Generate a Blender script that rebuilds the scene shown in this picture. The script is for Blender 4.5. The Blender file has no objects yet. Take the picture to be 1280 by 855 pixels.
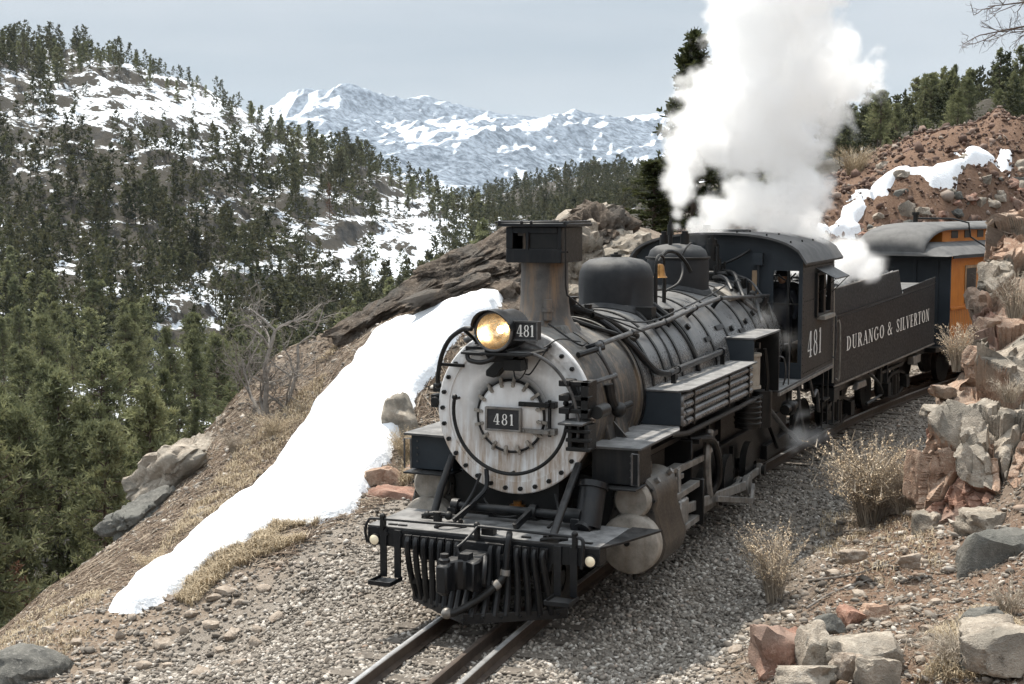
import bpy, math, random
import numpy as np
from mathutils import Vector, Matrix

random.seed(7)
SC = bpy.context.scene
COL = SC.collection
R = math.radians

# ------------------------------------------------------------------ camera, sky, sun, exposure
CAM = np.array([6.285, -13.818, 4.498]); YAW = 0.404; PIT = 0.0934; FPX = 1798.0
cd = bpy.data.cameras.new('camera'); cam = bpy.data.objects.new('camera', cd); COL.objects.link(cam)
cam.location = CAM; cam.rotation_euler = (math.pi / 2 - PIT, 0, YAW)
cd.sensor_width = 36; cd.lens = 36 * FPX / 1280; cd.clip_start = 0.1; cd.clip_end = 40000
SC.camera = cam

SUN_DIR = Vector((-0.41, 0.25, 0.88)).normalized()          # from the scene towards the sun
world = bpy.data.worlds.new('World'); SC.world = world; world.use_nodes = True
wt = world.node_tree; wt.nodes.clear()
def wn(t, **k):
    n = wt.nodes.new(t)
    for a, b in k.items(): setattr(n, a, b)
    return n
sky = wn('ShaderNodeTexSky'); sky.sky_type = 'NISHITA'; sky.sun_disc = False
sky.sun_elevation = math.asin(SUN_DIR.z); sky.sun_rotation = math.atan2(SUN_DIR.x, SUN_DIR.y)
sky.altitude = 2200; sky.air_density = 1.0; sky.dust_density = 1.5
tc = wn('ShaderNodeTexCoord'); mp = wn('ShaderNodeMapping'); mp.inputs['Scale'].default_value = (1.3, 1.3, 9.0)
nz = wn('ShaderNodeTexNoise'); nz.inputs['Scale'].default_value = 1.7; nz.inputs['Detail'].default_value = 5; nz.inputs['Roughness'].default_value = .5
rp = wn('ShaderNodeValToRGB'); rp.color_ramp.elements[0].position = .36; rp.color_ramp.elements[1].position = .64
rp.color_ramp.elements[0].color = (2.12, 2.37, 2.57, 1); rp.color_ramp.elements[1].color = (2.82, 2.97, 3.08, 1)
mx = wn('ShaderNodeMix', data_type='RGBA'); mx.inputs[0].default_value = .93      # a thin veil of cloud over the blue
bg = wn('ShaderNodeBackground'); bg.inputs['Strength'].default_value = 0.1
wo = wn('ShaderNodeOutputWorld')
wt.links.new(tc.outputs['Generated'], mp.inputs['Vector']); wt.links.new(mp.outputs[0], nz.inputs['Vector'])
wt.links.new(nz.outputs['Fac'], rp.inputs['Fac']); wt.links.new(sky.outputs[0], mx.inputs[6])
# cloud veil brightened towards the zenith, steeper than the overcast law, to fill shade
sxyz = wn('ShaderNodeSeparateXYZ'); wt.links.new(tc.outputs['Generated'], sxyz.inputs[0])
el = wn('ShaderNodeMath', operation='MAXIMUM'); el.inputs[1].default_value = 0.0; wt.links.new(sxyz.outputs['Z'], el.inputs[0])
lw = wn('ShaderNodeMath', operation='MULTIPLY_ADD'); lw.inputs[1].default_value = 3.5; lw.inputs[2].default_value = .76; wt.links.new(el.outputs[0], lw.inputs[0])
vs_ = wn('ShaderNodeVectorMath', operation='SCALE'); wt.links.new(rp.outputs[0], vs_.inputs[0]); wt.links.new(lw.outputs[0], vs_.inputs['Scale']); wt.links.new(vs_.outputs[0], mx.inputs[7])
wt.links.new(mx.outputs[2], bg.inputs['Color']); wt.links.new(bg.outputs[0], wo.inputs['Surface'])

sl = bpy.data.lights.new('sun', 'SUN'); sl.energy = 3.7; sl.angle = R(1.5); sl.color = (1, .93, .82)
so = bpy.data.objects.new('sun', sl); COL.objects.link(so); so.location = (-20, 20, 40)
so.rotation_euler = SUN_DIR.to_track_quat('Z', 'Y').to_euler()
SC.view_settings.view_transform = 'Standard'; SC.view_settings.look = 'None'
SC.view_settings.exposure = 0.86; SC.view_settings.gamma = 1.0; SC.view_settings.use_curve_mapping = False
cy = SC.cycles
cy.use_denoising = True; cy.max_bounces = 16; cy.diffuse_bounces = 3; cy.glossy_bounces = 3; cy.transparent_max_bounces = 8
cy.volume_bounces = 14; cy.volume_step_rate = 1.0; cy.use_adaptive_sampling = True; cy.adaptive_threshold = 0.02
cy.caustics_reflective = False; cy.caustics_refractive = False

# ------------------------------------------------------------------ helpers
_fw = np.array([-math.sin(YAW) * math.cos(PIT), math.cos(YAW) * math.cos(PIT), -math.sin(PIT)])
_rt = np.array([math.cos(YAW), math.sin(YAW), 0.0]); _up = np.cross(_rt, _fw)
def at(px, py, D):                       # survey: a sight line of the photograph followed for D metres of depth
    return CAM + D * (_fw + _rt * (px - 640) / FPX - _up * (py - 427.5) / FPX)

def catmull(pts, n=5):
    P = [np.array(p, float) for p in pts]
    if len(P) < 3: return P
    P = [2 * P[0] - P[1]] + P + [2 * P[-1] - P[-2]]
    out = []
    for i in range(1, len(P) - 2):
        for k in range(n):
            t = k / n
            a, b, c, d = P[i - 1], P[i], P[i + 1], P[i + 2]
            out.append(.5 * ((2 * b) + (c - a) * t + (2 * a - 5 * b + 4 * c - d) * t * t + (3 * b - a - 3 * c + d) * t ** 3))
    out.append(P[-2])
    return out

class MB:
    """collects shapes; build() links them as one mesh object"""
    def __init__(s): s.v = []; s.f = []
    def add(s, vs, fs):
        o = len(s.v); s.v += [tuple(map(float, p)) for p in vs]; s.f += [tuple(i + o for i in f) for f in fs]; return s
    def box(s, x0, x1, y0, y1, z0, z1):
        return s.add([(x0,y0,z0),(x1,y0,z0),(x1,y1,z0),(x0,y1,z0),(x0,y0,z1),(x1,y0,z1),(x1,y1,z1),(x0,y1,z1)],
                     [(3,2,1,0),(4,5,6,7),(0,1,5,4),(1,2,6,5),(2,3,7,6),(3,0,4,7)])
    def bar(s, p0, p1, w, h, up=(0, 0, 1)):         # rectangular bar between two points
        p0 = np.array(p0, float); p1 = np.array(p1, float); d = p1 - p0; d /= np.linalg.norm(d)
        u = np.array(up, float); r = np.cross(d, u)
        if np.linalg.norm(r) < 1e-5: r = np.cross(d, (1, 0, 0))
        r /= np.linalg.norm(r); u = np.cross(r, d)
        vs = [p + r * a * w / 2 + u * b * h / 2 for p in (p0, p1) for a, b in ((-1,-1),(1,-1),(1,1),(-1,1))]
        return s.add(vs, [(0,1,2,3),(7,6,5,4),(0,4,5,1),(1,5,6,2),(2,6,7,3),(3,7,4,0)])
    def frame(s, d):
        d = np.array(d, float); d /= np.linalg.norm(d)
        a = np.array((0, 0, 1.0)) if abs(d[2]) < .9 else np.array((1.0, 0, 0))
        u = np.cross(d, a); u /= np.linalg.norm(u); return d, u, np.cross(d, u)
    def cyl(s, p0, p1, r0, r1=None, n=16, caps=True):
        r1 = r0 if r1 is None else r1
        p0 = np.array(p0, float); p1 = np.array(p1, float); d, u, w = s.frame(p1 - p0)
        vs = []
        for p, r in ((p0, r0), (p1, r1)):
            vs += [p + r * (math.cos(2*math.pi*k/n) * u + math.sin(2*math.pi*k/n) * w) for k in range(n)]
        fs = [(k, (k+1) % n, n + (k+1) % n, n + k) for k in range(n)]
        if caps: fs += [tuple(range(n-1, -1, -1)), tuple(range(n, 2*n))]
        return s.add(vs, fs)
    def tube(s, pts, r, n=8, sm=0, caps=True):
        P = catmull(pts, sm) if sm else [np.array(p, float) for p in pts]
        rr = r if hasattr(r, '__len__') else None
        L = len(P); vs = []; pu = None
        for i, p in enumerate(P):
            d = P[min(i+1, L-1)] - P[max(i-1, 0)]
            d = d / (np.linalg.norm(d) + 1e-12)
            if pu is None: _, u, _w = s.frame(d)
            else:
                u = pu - d * (pu @ d); u /= np.linalg.norm(u) + 1e-12
            pu = u; w = np.cross(d, u)
            ri = np.interp(i / (L-1), np.linspace(0, 1, len(rr)), rr) if rr is not None else r
            vs += [p + ri * (math.cos(2*math.pi*k/n) * u + math.sin(2*math.pi*k/n) * w) for k in range(n)]
        fs = [(i*n + k, i*n + (k+1) % n, (i+1)*n + (k+1) % n, (i+1)*n + k) for i in range(L-1) for k in range(n)]
        if caps: fs += [tuple(range(n-1, -1, -1)), tuple(range((L-1)*n, L*n))]
        return s.add(vs, fs)
    def lathe(s, prof, o=(0,0,0), axis='z', n=32, a0=0, a1=2*math.pi):   # prof: (radius, height)
        full = abs(a1 - a0 - 2*math.pi) < 1e-6; m = n if full else n + 1
        vs = []; o = np.array(o, float)
        for r, h in prof:
            for k in range(m):
                a = a0 + (a1-a0) * k / n; c, q = r*math.cos(a), r*math.sin(a)
                vs.append(o + {'z': (c, q, h), 'y': (q, h, c), 'x': (h, c, q)}[axis])
        fs = []
        for i in range(len(prof)-1):
            for k in range(n):
                k2 = (k+1) % m
                fs.append((i*m+k, i*m+k2, (i+1)*m+k2, (i+1)*m+k))
        return s.add(vs, fs)
    def prism(s, poly, ext):                        # planar polygon (3D points) swept along ext
        n = len(poly); e = np.array(ext, float)
        vs = [np.array(p, float) for p in poly]; vs += [p + e for p in vs]
        return s.add(vs, [tuple(range(n-1, -1, -1)), tuple(range(n, 2*n))] + [(k, (k+1) % n, n+(k+1) % n, n+k) for k in range(n)])
    def ring(s, c, axis, r, t, n=40, m=8, a0=0, a1=2*math.pi):
        full = abs(a1-a0-2*math.pi) < 1e-6
        c = np.array(c, float); pts = []
        for k in range(n + (0 if full else 1)):
            a = a0 + (a1-a0)*k/n; x, y = r*math.sin(a), r*math.cos(a)
            pts.append(c + {'y': (x, 0, y), 'z': (x, y, 0), 'x': (0, x, y)}[axis])
        if full: pts.append(pts[0])
        return s.tube(pts, t, m, caps=not full)
    def ball(s, c, r, n=12, m=8, sc=(1,1,1)):
        c = np.array(c, float)
        prof = [(r*math.sin(math.pi*i/m)+1e-4, -r*math.cos(math.pi*i/m)) for i in range(m+1)]
        o = len(s.v); s.lathe(prof, (0,0,0), 'z', n)
        for i in range(o, len(s.v)):
            v = s.v[i]; s.v[i] = (c[0]+v[0]*sc[0], c[1]+v[1]*sc[1], c[2]+v[2]*sc[2])
        return s
    def mirror(s):                                  # adds the mirror image across the centre plane
        n = len(s.v); F = list(s.f)
        s.v += [(-x, y, z) for x, y, z in s.v]; s.f += [tuple(i+n for i in reversed(f)) for f in F]; return s
    def mesh(s, name, mat, ang=35):
        me = bpy.data.meshes.new(name); me.from_pydata(s.v, [], s.f); me.update()
        if mat: me.materials.append(mat)
        if ang: me.shade_smooth(); me.set_sharp_from_angle(angle=R(ang))
        return me
    def build(s, name, mat, parent=None, bevel=0, ang=35, fix=True):
        me = s.mesh(name, mat, ang)
        if fix: fixnormals(me)
        o = bpy.data.objects.new(name, me); COL.objects.link(o)
        if parent: o.parent = parent
        if bevel:
            b = o.modifiers.new('bevel', 'BEVEL'); b.width = bevel; b.segments = 1; b.limit_method = 'ANGLE'; b.angle_limit = R(40)
            b.harden_normals = False
        return o
import bmesh
def fixnormals(me):
    bm = bmesh.new(); bm.from_mesh(me); bmesh.ops.recalc_face_normals(bm, faces=bm.faces); bm.to_mesh(me); bm.free()

def tag(o, label=None, cat=None, group=None, kind=None):
    if label: o['label'] = label
    if cat: o['category'] = cat
    if group: o['group'] = group
    if kind: o['kind'] = kind
    return o
def empty(name, loc=(0, 0, 0), rz=0, parent=None):
    o = bpy.data.objects.new(name, None); COL.objects.link(o); o.location = loc; o.rotation_euler = (0, 0, rz)
    o.empty_display_size = .2
    if parent: o.parent = parent
    return o
def inst(name, me, parent=None, loc=(0,0,0), rot=(0,0,0), sc=None):
    o = bpy.data.objects.new(name, me); COL.objects.link(o)
    o.location = loc; o.rotation_euler = rot
    if sc is not None: o.scale = sc if hasattr(sc, '__len__') else (sc, sc, sc)
    if parent: o.parent = parent
    return o
def npmesh(name, V, F, mat=None, smooth=True):      # F: array of tris or quads
    me = bpy.data.meshes.new(name); V = np.asarray(V, np.float32); F = np.asarray(F, np.int32); k = F.shape[1]
    me.vertices.add(len(V)); me.vertices.foreach_set('co', V.ravel())
    me.loops.add(F.size); me.loops.foreach_set('vertex_index', F.ravel())
    me.polygons.add(len(F)); me.polygons.foreach_set('loop_start', np.arange(0, F.size, k, dtype=np.int32))
    if smooth: me.polygons.foreach_set('use_smooth', np.ones(len(F), bool))
    me.update(calc_edges=True); me.validate()
    if mat: me.materials.append(mat)
    return me
def fattr(me, name, arr):
    a = me.attributes.new(name, 'FLOAT', 'POINT'); a.data.foreach_set('value', np.asarray(arr, np.float32))

# value noise, vectorised
def _h(ix, iy, iz, seed):
    n = (ix*374761393 + iy*668265263 + iz*2147483647 + seed*144269504) & 0xFFFFFFFF
    n = ((n ^ (n >> 13)) * 1274126177) & 0xFFFFFFFF
    n = ((n ^ (n >> 16)) * 2246822519) & 0xFFFFFFFF
    return ((n ^ (n >> 15)) & 0xFFFFFF) / float(0xFFFFFF)
def vnoise(P, seed=0):
    P = np.asarray(P, float); i = np.floor(P).astype(np.int64); f = P - i; f = f*f*f*(f*(f*6-15)+10)
    r = 0
    for dx in (0, 1):
        for dy in (0, 1):
            for dz in (0, 1):
                w = (f[:,0] if dx else 1-f[:,0]) * (f[:,1] if dy else 1-f[:,1]) * (f[:,2] if dz else 1-f[:,2])
                r = r + w * _h(i[:,0]+dx, i[:,1]+dy, i[:,2]+dz, seed)
    return r * 2 - 1
def fbm(P, oct=5, seed=0, gain=.5, lac=2.03, ridge=False):
    P = np.asarray(P, float)
    if P.shape[1] == 2: P = np.c_[P, np.zeros(len(P))]
    a = 1.0; s = 0; t = 0
    for k in range(oct):
        n = vnoise(P * lac**k + 17.3*k, seed + k)
        if ridge: n = 1 - 2*np.abs(n)
        s = s + a*n; t += a; a *= gain
    return s / t

# ------------------------------------------------------------------ materials
def newmat(name):
    m = bpy.data.materials.new(name); m.use_nodes = True; nt = m.node_tree
    return m, nt, nt.nodes['Principled BSDF']
class NT:
    def __init__(s, nt): s.nt = nt
    def n(s, t, **k):
        x = s.nt.nodes.new(t)
        for a, b in k.items(): setattr(x, a, b)
        return x
    def l(s, a, b): s.nt.links.new(a, b)
    def pos(s): return s.n('ShaderNodeNewGeometry').outputs['Position']
    def noise(s, vec, scale, detail=4, rough=.55, sc=None, dist=0):
        if sc is not None:
            m = s.n('ShaderNodeMapping'); m.inputs['Scale'].default_value = sc; s.l(vec, m.inputs['Vector']); vec = m.outputs[0]
        t = s.n('ShaderNodeTexNoise'); t.inputs['Scale'].default_value = scale; t.inputs['Detail'].default_value = detail
        t.inputs['Roughness'].default_value = rough; t.inputs['Distortion'].default_value = dist; s.l(vec, t.inputs['Vector']); return t.outputs['Fac']
    def ramp(s, fac, stops):
        r = s.n('ShaderNodeValToRGB'); e = r.color_ramp.elements; cc = lambda c: (c, c, c, 1) if not hasattr(c, '__len__') else (*c, 1)
        e[0].position = stops[0][0]; e[0].color = cc(stops[0][1]); e[1].position = stops[-1][0]; e[1].color = cc(stops[-1][1])
        for p, c in stops[1:-1]: e.new(p).color = cc(c)
        s.l(fac, r.inputs['Fac']); return r.outputs['Color']
    def mix(s, fac, a, b, mode='MIX'):
        m = s.n('ShaderNodeMix', data_type='RGBA', blend_type=mode)
        for sock, v in ((m.inputs[0], fac), (m.inputs[6], a), (m.inputs[7], b)):
            if hasattr(v, 'is_linked'): s.l(v, sock)
            elif hasattr(v, '__len__'): sock.default_value = (*v, 1)
            else: sock.default_value = v
        return m.outputs[2]
    def math(s, op, a, b=0.0, c=None, clamp=False):
        m = s.n('ShaderNodeMath', operation=op); m.use_clamp = clamp
        for i, v in enumerate((a, b, c)):
            if v is None: continue
            if hasattr(v, 'is_linked'): s.l(v, m.inputs[i])
            else: m.inputs[i].default_value = v
        return m.outputs[0]
    def bump(s, h, strength, dist=.02):
        b = s.n('ShaderNodeBump'); b.inputs['Strength'].default_value = strength; b.inputs['Distance'].default_value = dist
        s.l(h, b.inputs['Height']); return b.outputs['Normal']
    def attr(s, name):
        a = s.n('ShaderNodeAttribute'); a.attribute_name = name; return a.outputs['Fac']
    def nz(s):
        g = s.n('ShaderNodeNewGeometry'); x = s.n('ShaderNodeSeparateXYZ'); s.l(g.outputs['Normal'], x.inputs[0]); return x.outputs['Z']

def metalmat(name, c0, c1, rough=(.4, .65), metal=0.0, scale=3.0, dust=None, dust_amt=.5, streak=None, bump=.15, spec=.4):
    """worn paint: two tones of noise, ash settled on what faces up, run-down streaks"""
    m, nt, b = newmat(name); N = NT(nt); P = N.pos()
    f = N.noise(P, scale, 6, .6)
    col = N.mix(N.ramp(f, [(.32, 0), (.7, 1)]), c0, c1)
    fine = N.noise(P, scale*14, 3, .6)
    col = N.mix(N.math('MULTIPLY', N.ramp(fine, [(.45, 0), (.75, 1)]), .12), col, tuple(min(1, 2.0*x+.008) for x in c1))
    if streak:
        st = N.noise(P, 1.0, 5, .65, sc=(9, 9, .9))
        col = N.mix(N.math('MULTIPLY', N.ramp(st, [(.48, 0), (.66, 1)]), streak[1]), col, streak[0])
    rr = N.ramp(fine, [(.3, rough[0]), (.7, rough[1])])
    if dust:
        up = N.ramp(N.nz(), [(.35, 0), (.95, 1)])
        dn = N.ramp(N.noise(P, 5.0, 6, .65), [(.3, 0), (.62, 1)])
        fac = N.math('MULTIPLY', N.math('MULTIPLY', up, dn), dust_amt)
        col = N.mix(fac, col, dust); rr = N.mix(fac, rr, (.9, .9, .9))
    nt.links.new(col, b.inputs['Base Color']); nt.links.new(rr, b.inputs['Roughness'])
    b.inputs['Metallic'].default_value = metal; b.inputs['Specular IOR Level'].default_value = spec
    if bump: nt.links.new(N.bump(N.noise(P, scale*9, 5, .6), bump, .01), b.inputs['Normal'])
    return m
M = {}
M['black'] = metalmat('worn_black_paint', (.004,.0045,.006), (.011,.012,.0135), (.28,.48), spec=.3, dust=(.12,.115,.11), dust_amt=.35, streak=((.042,.038,.034), .3))
M['boiler'] = metalmat('sooty_boiler_jacket', (.05,.051,.053), (.12,.119,.118), (.18,.36), scale=2.2, dust=(.26,.255,.25), dust_amt=.5, streak=((.15,.14,.125), .35), bump=.08)
M['dome'] = metalmat('matt_black_dome', (.010,.011,.013), (.022,.023,.025), (.45,.62), spec=.25, scale=5, dust=(.17,.167,.163), dust_amt=.6, bump=.12)
M['dark'] = metalmat('oily_black_iron', (.004,.0043,.0048), (.012,.0115,.011), (.3,.55), spec=.32, scale=6, dust=(.07,.063,.056), dust_amt=.35)
M['frame'] = metalmat('black_pilot_iron', (.004,.0045,.0055), (.012,.0125,.014), (.3,.5), spec=.32, scale=5, dust=(.13,.125,.12), dust_amt=.4, bump=.2)
M['deck'] = metalmat('ash_covered_tread_plate', (.035,.035,.036), (.10,.098,.096), (.5,.8), scale=4, dust=(.27,.265,.26), dust_amt=.75, bump=.3)
M['steel'] = metalmat('bare_worn_steel', (.10,.095,.09), (.30,.288,.27), (.35,.6), metal=.35, scale=6, streak=((.15,.10,.06), .4))
M['rod'] = metalmat('grey_handrail_steel', (.05,.05,.052), (.14,.138,.136), (.35,.55), metal=.4, scale=8)
def graphitemat():
    m, nt, b = newmat('graphite_smokebox_front'); N = NT(nt); P = N.pos()
    s = N.n('ShaderNodeSeparateXYZ'); N.l(P, s.inputs[0]); dx = N.math('ADD', s.outputs[0], .03); dz = N.math('SUBTRACT', s.outputs[2], 2.16)
    rad = N.math('SQRT', N.math('ADD', N.math('MULTIPLY', dx, dx), N.math('MULTIPLY', dz, dz)))
    n1 = N.noise(P, 2.6, 6, .6); n2 = N.noise(P, 11, 5, .65); n3 = N.noise(P, 1.0, 5, .65, sc=(14, 14, 1.6))
    col = N.mix(N.ramp(n1, [(.3, 0), (.7, 1)]), (.66,.655,.65), (.90,.897,.893))
    col = N.mix(N.math('MULTIPLY', N.ramp(n3, [(.38, 0), (.60, 1)]), N.ramp(N.math('ADD', dz, .9), [(.45, .8), (1.0, .12)])), col, (.34,.23,.14))      # rust washed down the lower half
    ring = N.ramp(rad, [(.36, 0), (.415, 1), (.46, .7), (.60, 0)]); up = N.ramp(dz, [(.42, .25), (.62, 1)])
    soot = N.math('MULTIPLY', N.math('MULTIPLY', ring, N.ramp(dz, [(.0, .55), (.22, 1)])), N.ramp(n1, [(.30, .35), (.50, 1)]))
    soot = N.math('MAXIMUM', soot, N.math('MULTIPLY', N.ramp(rad, [(.385, 0), (.405, .85), (.45, 0)]), .8))
    soot = N.math('MAXIMUM', soot, N.math('MULTIPLY', N.ramp(dz, [(.38, 0), (.66, .6)]), N.ramp(N.noise(P, 3.6, 5, .6), [(.40, 0), (.55, 1)])))
    col = N.mix(soot, col, (.06,.056,.053))
    col = N.mix(N.ramp(n2, [(.55, 0), (.8, .5)]), col, (.84,.835,.83))
    nt.links.new(col, b.inputs['Base Color']); nt.links.new(N.ramp(n2, [(.3, .38), (.7, .62)]), b.inputs['Roughness']); b.inputs['Metallic'].default_value = 0.0
    nt.links.new(N.bump(N.noise(P, 18, 5, .6), .06, .01), b.inputs['Normal']); return m
M['graphite'] = graphitemat()
M['smokebox'] = metalmat('heat_stained_smokebox', (.016,.016,.0165), (.055,.05,.045), (.4,.65), scale=2.0, dust=(.3,.29,.27), dust_amt=.5, streak=((.26,.19,.125), .5), bump=.1)
M['stack'] = metalmat('rust_streaked_stack', (.040,.038,.037), (.135,.122,.11), (.5,.75), scale=2.5, streak=((.27,.165,.085), .55), bump=.25)
M['cover'] = metalmat('dusty_cylinder_cover', (.16,.145,.125), (.36,.33,.29), (.5,.8), scale=7, streak=((.20,.15,.1), .3), bump=.3)
M['cylinder'] = metalmat('brown_black_cylinder_jacket', (.02,.018,.0165), (.06,.051,.043), (.3,.55), scale=3, dust=(.2,.18,.15), dust_amt=.4, streak=((.14,.11,.08), .4))
M['cab'] = metalmat('grey_black_cab_paint', (.010,.011,.012), (.022,.023,.0245), (.4,.6), spec=.3, scale=2.6, streak=((.06,.055,.048), .35), bump=.07)
M['tank'] = metalmat('grey_black_tank_paint', (.0045,.0062,.0092), (.0105,.014,.0185), (.35,.6), spec=.25, scale=1.6, dust=(.2,.19,.18), dust_amt=.4, streak=((.024,.026,.029), .4), bump=.07)
M['roof'] = metalmat('grey_tar_roof', (.045,.045,.046), (.10,.098,.096), (.6,.85), scale=3, dust=(.17,.167,.163), dust_amt=.5, bump=.2)
M['slate'] = metalmat('dark_blue_end_paint', (.011,.016,.022), (.020,.027,.034), (.45,.65), scale=3, bump=.05)
M['orange'] = metalmat('orange_coach_paint', (.36,.115,.014), (.46,.165,.022), (.4,.6), scale=3, streak=((.3,.11,.02), .4), bump=.05)
M['coal'] = metalmat('coal', (.008,.008,.009), (.03,.03,.03), (.3,.6), scale=20)
M['brass'] = metalmat('polished_brass', (.22,.105,.035), (.38,.20,.07), (.25,.4), metal=.9, scale=12)
M['tan'] = metalmat('tan_pump_casing', (.24,.21,.17), (.36,.32,.27), (.5,.75), scale=6, streak=((.12,.09,.07), .5))
M['wood'] = metalmat('weathered_wood', (.20,.13,.075), (.34,.24,.15), (.6,.8), scale=5, streak=((.1,.07,.05), .5))
M['white'] = metalmat('aged_white_lettering', (.62,.61,.58), (.8,.79,.76), (.5,.7), scale=12, bump=0)
M['plate'] = metalmat('black_number_plate', (.012,.012,.014), (.03,.03,.032), (.4,.6), scale=10)
M['tie'] = metalmat('creosoted_tie', (.035,.028,.022), (.10,.085,.07), (.7,.9), scale=7, dust=(.22,.19,.16), dust_amt=.5, bump=.5)
M['rail'] = metalmat('rail_steel', (.035,.025,.02), (.075,.055,.042), (.5,.7), scale=9, bump=.15)
M['railhead'] = metalmat('polished_rail_head', (.35,.345,.34), (.55,.545,.54), (.25,.4), metal=.6, scale=9, bump=.03)
M['cloth'] = metalmat('dark_work_cloth', (.012,.014,.02), (.03,.032,.04), (.8,.95), scale=9)
M['skin'] = metalmat('skin', (.42,.24,.16), (.5,.3,.2), (.5,.6), scale=9)
def glassmat():
    m, nt, b = newmat('window_glass'); b.inputs['Base Color'].default_value = (.55,.6,.62,1); b.inputs['Roughness'].default_value = .06
    b.inputs['Transmission Weight'].default_value = .85; b.inputs['IOR'].default_value = 1.45; return m
M['glass'] = glassmat()
def lampmat(name, c, s):
    m, nt, b = newmat(name); b.inputs['Base Color'].default_value = (.8,.7,.5,1); b.inputs['Emission Color'].default_value = (*c, 1); b.inputs['Emission Strength'].default_value = s
    b.inputs['Roughness'].default_value = .15; return m
def reflmat():
    m, nt, b = newmat('headlight_reflector'); N = NT(nt)
    f = N.noise(N.pos(), 22, 4, .6)
    nt.links.new(N.ramp(f, [(.3, (.55,.42,.27)), (.7, (.92,.84,.70))]), b.inputs['Base Color'])
    b.inputs['Metallic'].default_value = 1; b.inputs['Roughness'].default_value = .22; return m
M['reflector'] = reflmat()
M['bulb'] = lampmat('headlight_bulb', (1, .72, .40), 14.0)
M['lens'] = lampmat('marker_lens', (1, .85, .7), .04)
def panemat():
    m, nt, b = newmat('clear_pane'); N = NT(nt); out = nt.nodes['Material Output']
    t = N.n('ShaderNodeBsdfTransparent'); t.inputs[0].default_value = (.86,.88,.88,1)
    g = N.n('ShaderNodeBsdfGlossy'); g.inputs['Roughness'].default_value = .05
    x = N.n('ShaderNodeMixShader'); lw = N.n('ShaderNodeFresnel'); lw.inputs[0].default_value = 1.5
    N.l(lw.outputs[0], x.inputs[0]); N.l(t.outputs[0], x.inputs[1]); N.l(g.outputs[0], x.inputs[2]); N.l(x.outputs[0], out.inputs['Surface'])
    nt.nodes.remove(b); return m
M['pane'] = panemat()

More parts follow.
